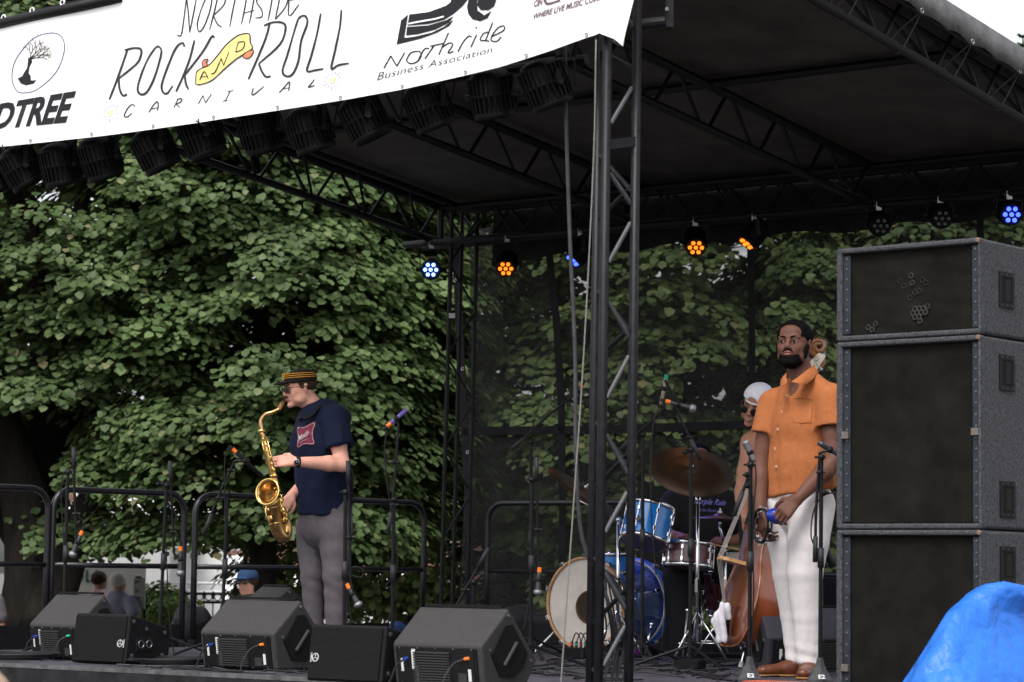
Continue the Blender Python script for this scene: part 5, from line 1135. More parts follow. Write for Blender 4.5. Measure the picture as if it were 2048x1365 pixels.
# stage box, direct box, bag, cloths, towel
t = thing('stage_box', 'black multicore box with red and green plugs beside the bass drum', 'stage box', FL(1158, 1318)); p = FL(1158, 1318)
b = MB(); b.box(p+Z_*.035, [.16, .12, .065], RS); b.build('case', 'cab_dark', t, bevel=.004)
for k in range(4):
    q = p+C_*(-.055+.034*k)+Z_*.068; b = MB(); b.cyl(q, q+Z_*.035, .009, n=8); b.build('plug', 'black_rubber', t); b = MB(); b.cyl(q+Z_*.012, q+Z_*.026, .0105, n=8); b.build('plug_ring', ('plug_red', 'plug_green')[k % 2], t)
    b = MB(); b.tube(smooth_path([q+Z_*.03, q+Z_*.09+C_*.03, q+C_*.10+Z_*.05-D_*.05, q+C_*.12-Z_*.06-D_*.06], 5), .0038, 5); b.build('lead', 'cable_black', t)
t = thing('direct_box', 'small black and purple effects box on the floor at the foot of the drums', 'box', FL(1292, 1312)); p = FL(1292, 1312)
mat('purple', (.16, .02, .20), .5); b = MB(); b.box(p+Z_*.03, [.15, .10, .055], RotZ(-.9)); b.build('case', 'cab_dark', t, bevel=.004)
b = MB(); b.box(p+Z_*.032-A(.052, .04, 0), [.045, .07, .05], RotZ(-.9)); b.build('side_cap', 'purple', t, bevel=.003)
q = [p+A(-.03, -.085, .015), p+A(.06, -.035, .015), p+A(.06, -.035, .045), p+A(-.03, -.085, .045)]
b = MB(); b.box(FL(1380, 1338)+Z_*.025, [.16, .09, .045], RS); o = b.build('floor_box', 'cab_dark', bevel=.004); o['label'] = 'flat black box on the floor in front of the drum hardware'; o['category'] = 'box'
b = MB(); b.box(FL(885, 1300)+Z_*.02, [.1, .1, .03], RS); 
def lump(name, label, cat, c, rad, m_, seed, amp=.3):
    sd = SDF([-rad[0]*1.4, -rad[1]*1.4, -rad[2]*.2], [rad[0]*1.4, rad[1]*1.4, rad[2]*1.6], .012)
    r_ = random.Random(seed)
    for k in range(6): sd.ell([r_.uniform(-.5, .5)*rad[0], r_.uniform(-.5, .5)*rad[1], rad[2]*r_.uniform(.2, .7)], [rad[0]*r_.uniform(.4, .7), rad[1]*r_.uniform(.4, .7), rad[2]*r_.uniform(.4, .7)], k=.05)
    sd.half([0, 0, .004], [0, 0, -1]); tt = thing(name, label, cat, c)
    skin(sd, 'cloth', m_, tt, c, lambda V: amp*.05*(1-2*np.abs(vnoise(V*9+seed, seed)))); return tt
mat('bag_black', (.013, .013, .015), .75, noise=(10, .4)); mat('denim', (.018, .04, .12), .9, noise=(12, .4)); mat('towel', (.62, .60, .66), .95, noise=(60, .1), bump=(120, .8, .003))
lump('black_bag', 'soft black bag lying behind the second large floor monitor', 'bag', FL(385, 1290), [.16, .14, .22], 'bag_black', 3)
lump('blue_jacket', 'folded blue jacket on the floor behind the centre floor monitor', 'jacket', FL(900, 1285), [.22, .16, .17], 'denim', 5)
lump('black_gear_bag', 'black gear bag with straps left of the bass drum', 'bag', FL(1045, 1280), [.28, .2, .24], 'bag_black', 9)
lump('blue_bundle', 'small blue bundle behind the grille speaker', 'bundle', FL(805, 1292), [.12, .1, .13], 'denim', 12)
mat('red_board', (.40, .09, .05), .7, noise=(6, .3)); b = MB(); b.box(FL(1590, 1371)*A(1, 1, 1)+Z_*.008, [.5, .16, .012], RS); o = b.build('red_mat', 'red_board'); o['label'] = 'orange red mat under the brown shoes at the bottom of the photo'; o['category'] = 'mat'
# ================================================================== drum kit
m = mat('sparkle_blue', (.010, .14, .62), .25, noise=(180, .5), coat=.6); mat('sparkle_light', (.012, .23, .85), .22, noise=(240, .5), coat=.6)
mat('wood_hoop', (.50, .27, .12), .4, noise=(12, .25), coat=.3); mat('drum_head', (.66, .60, .54), .6, noise=(5, .16)); mat('port_dark', (.035, .022, .015), .7); mat('port_ring', (.10, .05, .03), .5); mat('wine', (.10, .02, .02), .25, coat=.5, noise=(8, .4)); mat('cymbal', (.055, .030, .018), .48, .6, noise=(4, .45), stretch=(1, 1, 1)); mat('clear_head', (.10, .07, .10), .3); mat('drum_white', (.70, .68, .64), .5)
K = thing('bass_drum', 'big blue sparkle bass drum with wooden hoop and stained white head', 'drum', P(1172, 1300, 16.3)*A(1, 1, 0)+Z_*SF, 'pieces of the drum kit')
hc = P(1172, 1208, 16.3); R0 = .298; ax = D_
b = MB(); b.lathe([(R0*.955, .02), (R0*.955, .53), (0, .53)], hc, ax, 48); b.build('shell', 'sparkle_blue', K, smooth=True)
b = MB(); b.lathe([(R0*.955, -.012), (R0*.965, -.022), (R0*1.01, -.022), (R0*1.015, .026), (R0*.96, .03)], hc, ax, 48); b.build('front_hoop', 'wood_hoop', K, smooth=True)
b = MB(); b.lathe([(R0*.96, .50), (R0*1.01, .50), (R0*1.015, .545), (R0*.955, .55)], hc, ax, 48); b.build('rear_hoop', 'sparkle_blue', K, smooth=True)
b = MB(); b.lathe([(R0*.962, .470), (R0*.985, .470), (R0*.985, .492), (R0*.962, .492)], hc, ax, 48); b.build('rear_rim', 'drum_white', K, smooth=True)
b = MB(); b.lathe([(0, -.008), (R0*.6, -.008), (R0*.957, -.004)], hc, ax, 48); b.build('front_head', 'drum_head', K, smooth=True)
pc = hit(1179, 1215, hc-ax*.012, ax); b = MB(); b.lathe([(0, 0), (.098, 0)], pc-ax*.0015, ax, 32); b.build('sound_hole', 'port_dark', K); b = MB(); b.lathe([(.094, -.001), (.096, -.005), (.106, -.005), (.108, -.001)], pc-ax*.001, ax, 32); b.build('sound_hole_ring', 'port_ring', K, smooth=True)
for k in range(10):
    a = 2*PI*(k+.5)/10; n = C_*math.cos(a)+Z_*math.sin(a); tg = np.cross(ax, n)
    b = MB(); b.box(hc+n*R0*1.03-ax*.0, [.022, .03, .05], np.stack([n, tg, ax], 1)); b.build('claw', 'chrome', K, bevel=.003)
    b = MB(); b.cyl(hc+n*R0*1.04+ax*.02, hc+n*R0*1.04+ax*.14, .0045, n=6); b.build('tension_rod', 'chrome', K)
    b = MB(); b.box(hc+n*R0*.985+ax*.16, [.02, .02, .05], np.stack([n, tg, ax], 1)); b.build('lug', 'chrome', K, bevel=.004)
    b = MB(); b.box(hc+n*R0*.985+ax*.40, [.02, .02, .05], np.stack([n, tg, ax], 1)); b.build('lug', 'chrome', K, bevel=.004)
    b = MB(); b.box(hc+n*R0*1.03+ax*.525, [.022, .03, .05], np.stack([n, tg, ax], 1)); b.build('claw', 'chrome', K, bevel=.003)
for sg in (-1, 1):
    b = MB(); q = hc+ax*.1+C_*sg*R0*.85-Z_*R0*.45; e = hc-ax*.06+C_*sg*R0*1.25; e[2] = SF+.005; b.cyl(q, e, .008, n=8); b.build('spur', 'chrome', K)
    b = MB(); b.cyl(e, e+Z_*.03, .012, n=8); b.build('spur_foot', 'black_rubber', K)
def drum(label, c, axis, r, h, m_, lugs=8, bot='clear_head', top='drum_white', stand=True, name='tom_drum'):
    axis = unit(axis); t = thing(name, label, 'drum', c, 'pieces of the drum kit'); b = MB(); b.lathe([(r*.96, -h/2), (r*.96, h/2)], c, axis, 36); b.build('shell', m_, t, smooth=True)
    for z, nm_ in ((h/2, 'top_rim'), (-h/2, 'bottom_rim')):
        b = MB(); b.lathe([(r*.97, z-.012), (r*1.03, z-.012), (r*1.03, z+.012), (r*.985, z+.014), (r*.965, z+.006)], c, axis, 36); b.build(nm_, 'chrome', t, smooth=True)
    b = MB(); b.lathe([(r*.97, h/2+.003), (0, h/2+.004)], c, axis, 36); b.build('top_head', top, t); b = MB(); b.lathe([(r*.97, -h/2-.003), (r*.9, -h/2-.012), (0, -h/2-.013)], c, axis, 36); b.build('bottom_head', bot, t)
    u, v, w_ = frame_of(axis)
    for k in range(lugs):
        a = 2*PI*k/lugs+.3; n = u*math.cos(a)+v*math.sin(a); tg = np.cross(w_, n)
        b = MB(); b.cyl(c+n*r*1.03-w_*h*.5, c+n*r*1.03+w_*h*.5, .0035, n=5); b.build('tension_rod', 'chrome', t)
        for z in (-.26, .26): b = MB(); b.box(c+n*r*.985+w_*h*z, [.022, .018, .03], np.stack([n, tg, w_], 1)); b.build('lug', 'chrome', t, bevel=.004)
    return t
ta = Z_*.93+D_*.34
t = drum('bright blue sparkle tom mounted over the bass drum', P(1295, 1050, 15.9), ta, .155, .22, 'sparkle_light')
c_ = P(1295, 1050, 15.9); fb = unit(np.cross(C_, unit(ta))); fb = fb if np.dot(fb, D_) < 0 else -fb
b = MB(); q = P(1277, 1038, 15.74); b.lathe([(0, .0), (.022, 0), (.020, .003), (0, .003)], q, fb, 4); b.build('badge', 'bare_dark', t)
b = MB(); q = c_+fb*.155+C_*.03; b.ell(q-Z_*.02, [.010, .006, .022], nu=8, nv=6); b.build('air_vent', 'void', t)
drum('low blue tom with chrome rim seen behind the tower left of the larger tom', P(1222, 1128, 16.4), Z_, .15, .12, 'sparkle_light')
drum('dark wine red snare drum with bright chrome rims', P(1377, 1111, 16.0), Z_*.98+D_*.12, .155, .14, 'wine', 10, name='snare_drum')
drum('floor tom with wine red shell and white top head behind the double bass', P(1452, 1165, 16.5), Z_*.8-D_*.35, .17, .28, 'wine', 8)
def pole_(t, a, b_, r, m_='chrome', nm_='pole'):
    b = MB(); b.cyl(a, b_, r, n=9); return b.build(nm_, m_, t, smooth=True)
def cym(label, px, py, Y, n, r, foot_px, m_='cymbal'):
    c = P(px, py, Y); n = unit(n); ft = P(foot_px, 1143, Y+.1)*A(1, 1, 0)+Z_*SF
    t = thing('cymbal', label, 'cymbal', c, 'cymbals of the drum kit')
    b = MB(); b.lathe([(.004, .030), (.022, .028), (.038, .016), (.045, .012), (r*.6, .005), (r, -.004), (r, -.0055), (r*.6, .003), (.045, .010), (.004, .026)], c, n, 56); b.build('bronze_disc', m_, t, smooth=True)
    b = MB(); b.cyl(c, c+n*.06, .006, n=8); b.cyl(c+n*.03, c+n*.042, .016, n=10); b.build('wing_nut', 'chrome', t)
    s = thing('cymbal_stand', 'chrome stand under the '+label.split(' ')[0]+' '+label.split(' ')[1]+' cymbal', 'cymbal stand', ft, 'chrome stands of the drum kit')
    top = c-n*.06; pole_(s, c-n*.005, top, .009); pole_(s, top, A(ft[0], ft[1], top[2]-.12), .008); pole_(s, A(ft[0], ft[1], top[2]-.10), ft+Z_*.12, .0115)
    b = MB(); b.ell(A(ft[0], ft[1], top[2]-.12), [.02, .02, .025], nu=10, nv=6); b.build('tilter', 'chrome', s, smooth=True)
    b = MB(); b.cyl(A(ft[0], ft[1], SF+.42), A(ft[0], ft[1], SF+.50), .018, n=10); b.build('clamp', 'chrome', s)
    for k in range(3):
        a = 2*PI*k/3+px; pole_(s, ft+Z_*.30, ft+A(math.cos(a)*.19, math.sin(a)*.19, .012), .007, nm_='leg'); pole_(s, ft+Z_*.11, ft+A(math.cos(a)*.15, math.sin(a)*.15, .11), .005, nm_='leg_brace')
    return t
cym('large brown cymbal tilted toward the viewer, above the drums', 1384, 943, 15.4, A(.10, -.60, .80), .262, 1395)
cym('thin dark cymbal tilted steeply, behind the tower at left', 1166, 984, 15.8, A(.55, -.20, .80), .268, 1236)
cym('flat hi hat cymbal in front of the drummer shirt', 1440, 1036, 15.9, A(.02, -.05, 1), .175, 1450, 'cymbal')
# pedals and loose hardware at the foot of the kit
t = thing('drum_hardware', 'chrome drum pedals and folded stand legs between bass drum and double bass', 'drum hardware', FL(1360, 1305), None)
rr_ = random.Random(5)
for k in range(16):
    px = 1285+k*11; a = FL(px+rr_.uniform(-18, 18), rr_.uniform(1296, 1322))+Z_*.02; e = P(px+rr_.uniform(-30, 30), rr_.uniform(1150, 1255), a[1]+.05)
    pole_(t, a, e, .006 if k % 3 else .009, ('chrome', 'black_steel', 'bare_steel')[k % 3], 'strut')
    b = MB(); b.ell(e, [.016]*3, nu=8, nv=5); b.build('joint', 'chrome', t, smooth=True)
for px, py in ((1310, 1290), (1355, 1300)):
    c = FL(px, py+8); b = MB(); b.box(c+Z_*.05, [.08, .26, .012], RotZ(-.5)@RotX(.3)); b.build('pedal_board', 'chrome', t, bevel=.003)
    b = MB(); b.cyl(c+A(-.05, .1, .0), c+A(-.05, .1, .24), .008, n=8); b.cyl(c+A(.05, .07, .0), c+A(.05, .07, .24), .008, n=8); b.cyl(c+A(-.06, .1, .24), c+A(.06, .07, .24), .007, n=8); b.build('pedal_frame', 'chrome', t)
    b = MB(); b.cyl(c+A(0, .09, .24), c+A(-.05, .0, .40), .005, n=6); b.cyl(c+A(-.07, -.0, .40), c+A(-.03, .0, .40), .024, n=10); b.build('beater', 'drum_white', t)
t = thing('drum_stick_pair', 'pale drum stick crossing above the snare drum', 'drum stick', P(1450, 1095, 15.8))
b = MB(); b.tube([P(1414, 1087, 15.7), P(1478, 1100, 15.9)], [.004, .007], 7); b.build('stick', 'wood_hoop', t)

# ================================================================== double bass
m = mat('bass_varnish', (.15, .034, .010), .22, noise=(3.5, .65), coat=.6, stretch=(1, 1, .35)); mat('bass_light', (.30, .11, .035), .25, noise=(4, .4), coat=.5); mat('ebony', (.012, .012, .014), .3); mat('string', (.55, .52, .5), .3, .7); mat('plate_cream', (.62, .55, .42), .45, .2, noise=(60, .2))
Yb = 14.45; ep = P(1481, 1334, Yb); ep[2] = SF+.005; scr = P(1632, 700, Yb+.15)
ax_ = unit(scr-ep); fr_ = A(-.975, -.22, 0); fr_ = unit(fr_-ax_*np.dot(fr_, ax_)); sd_ = np.cross(ax_, fr_)       # front of the bass looks left
t = thing('double_bass', 'reddish brown double bass leaning behind the man in the orange shirt', 'double bass', ep)
LB = np.linalg.norm(scr-ep)
def BB(u, a, f): return ep+ax_*a+sd_*u+fr_*f           # across, along, toward the front
prof = [(.0, .10), (.12, .105), (.22, .14), (.29, .25), (.315, .38), (.28, .50), (.215, .60), (.195, .70), (.215, .80), (.245, .88), (.235, .97), (.17, 1.06), (.09, 1.12), (.035, 1.16), (0, 1.17)]
pf = smooth_path([A(x, y, 0) for x, y in prof], 4); out = [(p[0], p[1]) for p in pf]+[(-p[0], p[1]) for p in pf[::-1]][1:-1]; n = len(out)
b = MB(); V = [BB(x*.985, .115+(y-.1)*.985, .09) for x, y in out]+[BB(x*.985, .115+(y-.1)*.985, -.09) for x, y in out]; b.add(V, [(i, (i+1) % n, n+(i+1) % n, n+i) for i in range(n)]); b.build('ribs', 'bass_varnish', t, smooth=True)
for f0, sg, nm_, mm in ((.09, 1, 'front_plate', 'bass_varnish'), (-.09, -1, 'back_plate', 'bass_light')):
    b = MB(); V = []; rings = [1.0, 1.0, .93, .75, .45, .0]; ff = [0, .006, .012, .028, .040, .045]
    for r_, z in zip(rings, ff): V += [BB(x*r_, .60+(y-.60)*r_, f0+sg*z) for x, y in out]
    b.add(V, [(k*n+i, k*n+(i+1) % n, (k+1)*n+(i+1) % n, (k+1)*n+i) for k in range(5) for i in range(n)]); b.build(nm_, mm, t, smooth=True)
for f0 in (.10, -.10):
    b = MB(); b.tube([BB(x*1.008, .6+(y-.6)*1.008, f0) for x, y in out]+[BB(out[0][0], out[0][1], f0)], .0055, 6, False); b.build('edge_rim', 'bass_light', t, smooth=True)
b = MB(); b.tube([BB(0, 1.10, .03), BB(0, 1.35, .055), BB(0, LB-.18, .04), BB(0, LB-.06, .01)], [.034, .026, .021, .019], 12); b.build('neck', 'bass_light', t, smooth=True)
b = MB(); q = [BB(-.045, .80, .165), BB(.045, .80, .165), BB(.022, LB-.20, .075), BB(-.022, LB-.20, .075)]; b.add(q+[x-fr_*.018 for x in q], [(0, 1, 2, 3), (7, 6, 5, 4), (0, 4, 5, 1), (1, 5, 6, 2), (2, 6, 7, 3), (3, 7, 4, 0)]); b.build('fingerboard', 'ebony', t)
b = MB(); q = [(-.07, 0), (-.05, .02), (-.02, .015), (.02, .015), (.05, .02), (.07, 0), (.06, .12), (.03, .16), (-.03, .16), (-.06, .12)]; V = [BB(x, .56+.0, .115+z) for x, z in q]; b.add(V+[v+ax_*.02 for v in V], [tuple(range(10)), tuple(range(19, 9, -1))]+[(i, (i+1) % 10, 10+(i+1) % 10, 10+i) for i in range(10)]); b.build('bridge', 'wood_hoop', t)
for k in range(4):
    x = -.04+.027*k; b = MB(); b.tube([BB(x*.4, .30, .17), BB(x, .565, .272), BB(x*.42, LB-.20, .085), BB(x*.3, LB-.08, .03)], .0022, 4); b.build('string', 'string', t)
b = MB(); b.tube([BB(0, .15, .13), BB(0, .32, .175)], [.02, .035], 8); b.build('tailpiece', 'ebony', t, smooth=True)
b = MB(); b.cyl(BB(0, .13, 0), ep, .006, n=8); b.build('end_pin', 'chrome', t); b = MB(); b.cyl(ep, ep+ax_*.035, .016, .012, n=10); b.build('pin_tip', 'drum_white', t)
# scroll, seen side on
b = MB(); sp = []
sc0 = BB(0, LB-.01, 0); hx = _r; hz = Z_
cs = P(1636, 694, Yb+.12)
for a in np.linspace(0, 3.4*PI, 50): r_ = .048*(1-a/(3.4*PI)*.72); sp.append(cs+hx*math.cos(-a-1.2)*r_+hz*math.sin(-a-1.2)*r_+A(0, -.010*a/3, 0))
b.tube([BB(0, LB-.19, .01)]+[P(1645, 724, Yb+.12)]+sp, [.024, .024]+list(np.linspace(.021, .012, 50)), 10); b.build('scroll', 'bass_light', t, smooth=True)
b = MB(); pl = [P(1616, 728, Yb+.02), P(1638, 706, Yb+.02), P(1652, 712, Yb+.02), P(1634, 740, Yb+.02), P(1618, 745, Yb+.02)]; b.add(pl+[p+A(0, .03, 0) for p in pl], [(4, 3, 2, 1, 0), (5, 6, 7, 8, 9)]+[(i, (i+1) % 5, 5+(i+1) % 5, 5+i) for i in range(5)]); b.build('tuning_plate', 'plate_cream', t)
b = MB(); c = P(1633, 718, Yb+.01); b.lathe([(0, -.004), (.010, -.004), (.013, .002)], c, A(0, 1, 0), 14); b.cyl(P(1628, 722, Yb), P(1642, 738, Yb-.02), .004, n=6); b.ell(P(1643, 739, Yb-.02), [.008, .004, .008], nu=8, nv=5); b.build('tuning_gear', 'bare_steel', t)
tw = thing('hanging_towel', 'white towel draped beside the lower edge of the double bass', 'towel', P(1444, 1246, 14.3))
sdt = SDF([-.09, -.05, -.14], [.09, .07, .14], .005); sdt.cap([.012, 0, .085], [-.022, 0, .01], .030, .036, .02, ([0, 1, 0], .5)).cap([-.022, 0, .01], [-.005, 0, -.09], .036, .034, .02, ([0, 1, 0], .5)).cap([.012, 0, .085], [.03, .01, .03], .028, .02, .02, ([0, 1, 0], .5)); sdt.half([0, 0, -.112], [-.1, 0, -1])
skin(sdt, 'cloth', 'towel', tw, P(1444, 1246, 14.3), lambda V: .006*np.sin(V[:, 0]*150+V[:, 2]*20)+.004*vnoise(V*30, 2))
# ================================================================== people
def skinmat(name, col, r=.55):
    m = mat(name, col, r, spec=.22, noise=(14, .10), bump=(300, .12, .0006)); m.node_tree.nodes['Principled BSDF'].inputs['Subsurface Weight'].default_value = .06; m.node_tree.nodes['Principled BSDF'].inputs['Subsurface Radius'].default_value = (.02, .008, .004)
def cloth(name, col, f=60, a=.08, w=400, bs=.5): mat(name, col, .85, noise=(f, a), bump=(w, bs, .001), sheen=.15)
skinmat('skin_dark', (.130, .056, .038)); skinmat('skin_fair', (.74, .38, .29)); skinmat('skin_tan', (.40, .19, .125)); skinmat('skin_brown', (.20, .09, .055)); skinmat('skin_far', (.38, .20, .14))
mat('hair_black', (.005, .0045, .0045), .95, spec=.05, bump=(220, .9, .003), noise=(90, .4)); mat('hair_brown', (.045, .025, .015), .7, bump=(160, .8, .002)); mat('hair_white', (.55, .53, .52), .8, bump=(60, .8, .006)); mat('lip_dark', (.20, .075, .065), .4); mat('lip_fair', (.42, .16, .13), .45); mat('eye_white', (.34, .31, .30), .4); mat('iris', (.006, .004, .003), .6, spec=.1); mat('stubble', (.30, .15, .10), .6)
cloth('linen_orange', (.37, .122, .042), 40, .10, 260, .8); cloth('denim_white', (.66, .62, .62), 30, .05); cloth('navy_shirt', (.005, .009, .030), 30, .15); cloth('gray_trouser', (.105, .092, .102), 30, .12); cloth('cap_black', (.014, .010, .010), 30, .2); cloth('cap_white', (.72, .72, .76), 30, .03); cloth('tank_mauve', (.13, .075, .12), 30, .1); cloth('black_tee', (.010, .010, .012), 20, .2); cloth('polo_lavender', (.22, .22, .30), 20, .06)
mat('leather_brown', (.12, .035, .015), .35, noise=(20, .3)); mat('gold_thread', (.75, .36, .03), .6); mat('glass_dark', (.008, .008, .009), .08); mat('tortoise', (.10, .055, .015), .3, noise=(60, .6)); mat('button', (.55, .40, .28), .4); mat('sax_brass', (.50, .30, .12), .20, 1, noise=(14, .12)); mat('sax_bright', (.95, .68, .22), .16, 1); mat('cork', (.30, .14, .05), .6); mat('logo_red', (.20, .03, .055), .7); mat('logo_white', (.60, .55, .60), .7); mat('logo_violet', (.20, .18, .55), .7); mat('blue_gloss', (.008, .03, .30), .18, coat=.4)
mat('hair_pale', (.34, .24, .17), .8, bump=(60, .8, .006)); mat('floral', (.62, .60, .60), .8, noise=(16, .5), col2=(.50, .01, .02))
def head(sd, c, R, s=1.0, wide=1.0):
    c = np.asarray(c, float); R = np.asarray(R)
    def E(p, r, k=.018, op='add', R2=None): sd.ell(c+R@(A(*p)*s), A(*r)*s, R if R2 is None else R@R2, k*s, op)
    w = wide
    E((0, .014, .038), (.074*w, .092, .080)); E((0, -.016, -.038), (.060*w, .066, .060), .03); E((0, -.030, -.066), (.046*w, .050, .040), .022)
    for x in (-1, 1):
        E((x*.034*w, -.060, -.022), (.026, .024, .028), .02); E((x*.048*w, -.028, -.066), (.016, .030, .022), .02)
    E((0, -.076, .026), (.054*w, .016, .013), .016); E((0, -.062, .058), (.05, .024, .030), .02)
    for x in (-1, 1): E((x*.031*w, -.098, .004), (.019, .0165, .0105), .012, 'sub')
    for x in (-1, 1): E((x*.031*w, -.0755, .004), (.0175, .0115, .0120), .008)
    sd.cap(c+R@(A(0, -.084, .014)*s), c+R@(A(0, -.104, -.024)*s), .0085*s, .0135*s, .010*s)
    for x in (-1, 1): E((x*.0125, -.094, -.030), (.0095, .011, .0085), .006)
    E((0, -.078, -.056), (.030, .020, .018), .012); E((0, -.076, -.096), (.024, .020, .017), .018)
    E((0, -.0965, -.0505), (.0235, .0085, .0058), .004); E((0, -.0945, -.0635), (.0205, .0090, .0070), .004)
    E((0, -.106, -.0570), (.0225, .006, .0012), .002, 'sub')
    for x in (-1, 1):
        sd.cap(c+R@(A(x*.076*w, .010, .016)*s), c+R@(A(x*.072*w, .004, -.022)*s), .0125*s, .0085*s, .006*s, (R@A(1, 0, 0), .55))
        E((x*.083*w, .006, .004), (.006, .009, .014), .004, 'sub')
def face_bits(t, base, c, R, s, lipm, eyes=True, brow='hair_black', wide=1.0, mouth=0.0):
    c = np.asarray(base)+np.asarray(c, float); R = np.asarray(R)
    W = lambda p: c+R@(A(*p)*s)
    for x in (-1, 1):
        if eyes:
            b = MB(); b.ell(W((x*.031*wide, -.0805, .0035)), A(.0122, .0098, .0060)*s, R, 14, 10); e = b.build('eye', 'eye_white', t, smooth=True)
            b = MB(); b.ell(W((x*.031*wide-.001, -.0888, .0038)), A(.0066, .0032, .0062)*s, R, 10, 8); b.build('iris', 'iris', e, smooth=True)
            b = MB(); b.tube([W((x*.031*wide+q*.0135, -.0855+.0045*abs(q)**2-.0015, .0095-.004*q*q)) for q in np.linspace(-1, 1, 7)], .0026*s, 5); b.build('eyelid', lipm.replace('lip', 'lid'), t, smooth=True)
        b = MB(); b.tube([W((x*(.012+q*.036)*wide, -.0925+.016*q*q, .024+.006*math.sin(q*2.6))) for q in np.linspace(0, 1, 6)], [.003*s, .004*s, .004*s, .0035*s, .003*s, .0015*s], 6); b.build('eyebrow', brow, t, smooth=True)
    b = MB(); b.tube([W((q*.023, -.1015+.010*q*q, -.0503+.0022*math.cos(q*6)*(1-abs(q)))) for q in np.linspace(-1, 1, 9)], [.0012, .003, .0042, .0048, .0044, .0048, .0042, .003, .0012], 7); b.build('upper_lip', lipm, t, smooth=True)
    b = MB(); b.tube([W((q*.021, -.1005+.010*q*q, -.0640+.004*q*q)) for q in np.linspace(-1, 1, 9)], [.0012, .004, .0055, .0064, .0066, .0064, .0055, .004, .0012], 7); b.build('lower_lip', lipm, t, smooth=True)
mat('lid_dark', (.030, .012, .009), .8); mat('lid_fair', (.36, .17, .12), .5)
def hand(sd, wrist, d, n, thumb, s=1.0, curl=(.5, .6, .7, .8), cv=1.0, spread=.0, rw=.03):
    """d: wrist to knuckles, n: back of the hand, thumb: which side (+1/-1 of cross(d, n))"""
    d = unit(d); n = unit(n-d*np.dot(n, d)); x = np.cross(d, n)*thumb; w = np.asarray(wrist, float); kn = w+d*.088*s
    for q in (-.024, -.008, .010, .026): sd.cap(w+x*q*.55*s+d*.01*s, kn+x*q*1.15*s, .0145*s, .0125*s, .012*s)
    ln = [(.042, .027, .021), (.046, .030, .022), (.043, .027, .021), (.034, .021, .018)]; off = (.031, .0105, -.0105, -.030)
    for i in range(4):
        p = kn+x*off[i]*s; a = 0; rr = (.0092, .0095, .0090, .0080)[i]*s
        for j in range(3):
            a += curl[j]*cv*(1+.08*i); dd = unit(d*math.cos(a)-n*math.sin(a)+x*spread*(1.5-i)*.12); q = p+dd*ln[i][j]*s; sd.cap(p, q, rr, rr*.90, .003*s); p = q; rr *= .92
    p = w+x*.022*s+d*.022*s; q = p+(d*.6+x*.75-n*.25)/1.0*.040*s; sd.cap(p, q, .0155*s, .0118*s, .012*s); q2 = q+unit(d*.85+x*.25-n*.45)*.032*s; sd.cap(q, q2, .0112*s, .0100*s, .003*s); q3 = q2+unit(d*.8-n*.7)*.024*s; sd.cap(q2, q3, .0102*s, .0085*s, .003*s)
def arm(sd, sh, el, wr, s=1.0, k=.02, r=(.052, .042, .044, .027)):
    sh, el, wr = map(lambda v: np.asarray(v, float), (sh, el, wr)); m1 = sh*.45+el*.55; m2 = el*.72+wr*.28
    sd.chain([sh, m1, el, m2, wr], [r[0]*s, r[0]*.92*s, r[1]*s, r[2]*s, r[3]*s], k)
def folds(f, amp, seed, zs=1.0, ridge=True):
    def fn(V):
        Q = V*A(f, f, f*zs); v = vnoise(Q+.6*vnoise(Q*.6+7, seed+9)[:, None], seed)
        r = (1-2*np.abs(v)) if ridge else v
        return amp*(r*.6+.4*vnoise(Q*2.3, seed+3))
    return fn
def sleeve(sd_, pts, rs, q, rin, k=.035):
    s2_ = SDF([a[0] for a in sd_.ax], [a[-1]-sd_.h*.5 for a in sd_.ax], sd_.h); s2_.chain(pts, rs, .03); cut_sleeve(s2_, np.asarray(pts[0]), np.asarray(q[0]), q[1], .16, rin)
    a, d = sd_.f, s2_.f[:sd_.f.shape[0], :sd_.f.shape[1], :sd_.f.shape[2]]; h = np.maximum(k-np.abs(a-d), 0)/k; sd_.f = np.minimum(a, d)-h*h*k*.25
def cut_sleeve(sd_, sh_, el_, q, R_=.10, rin=.066):
    dd = unit(np.asarray(el_)-sh_); pc_ = sh_*(1-q)+el_*q
    sl, X, Y, Z = sd_._sl(pc_-R_*1.5, pc_+R_*1.5, 0)
    ad = (X-pc_[0])*dd[0]+(Y-pc_[1])*dd[1]+(Z-pc_[2])*dd[2]; rx, ry, rz_ = X-pc_[0]-ad*dd[0], Y-pc_[1]-ad*dd[1], Z-pc_[2]-ad*dd[2]; rad = np.sqrt(rx**2+ry**2+rz_**2)
    d = np.maximum(-ad, rad-R_); sd_.f[sl] = np.maximum(sd_.f[sl], -d.astype(np.float32)); d2 = np.maximum(-(ad+.03), rad-rin); sd_.f[sl] = np.maximum(sd_.f[sl], -d2.astype(np.float32))
# ------------------------------------------------------------------ man in the orange shirt
bs = P(1590, 1352, 13.25); bs[2] = SF; pm = F/13.25
def L1(px, py, y=0.): return A((px-1590)/pm, y, .53+(1150-py)/pm)
t = thing('person', 'man with black beard in orange short sleeve shirt and white trousers looking at the camera', 'person', bs)
Rh = RotZ(math.radians(-24))@RotX(math.radians(-5)); hcn = L1(1584, 691, -.03)
sd = SDF([-.42, -.42, -.02], [.40, .36, 1.98], .0056)
head(sd, hcn, Rh, 1.06, 1.09)
nb = L1(1606, 778, .0); sd.cap(hcn+A(.018, .03, -.05), nb, .063, .068, .03); sd.cap(nb+A(-.10, .10, -.05), nb+A(.12, -.11, -.05), .06, .06, .05)
shL, elL, wrL = L1(1652, 800, -.14), L1(1657, 925, -.20), L1(1583, 1001, -.27)
shR, elR, wrR = L1(1550, 805, .12), L1(1524, 930, .10), L1(1520, 1022, .0)
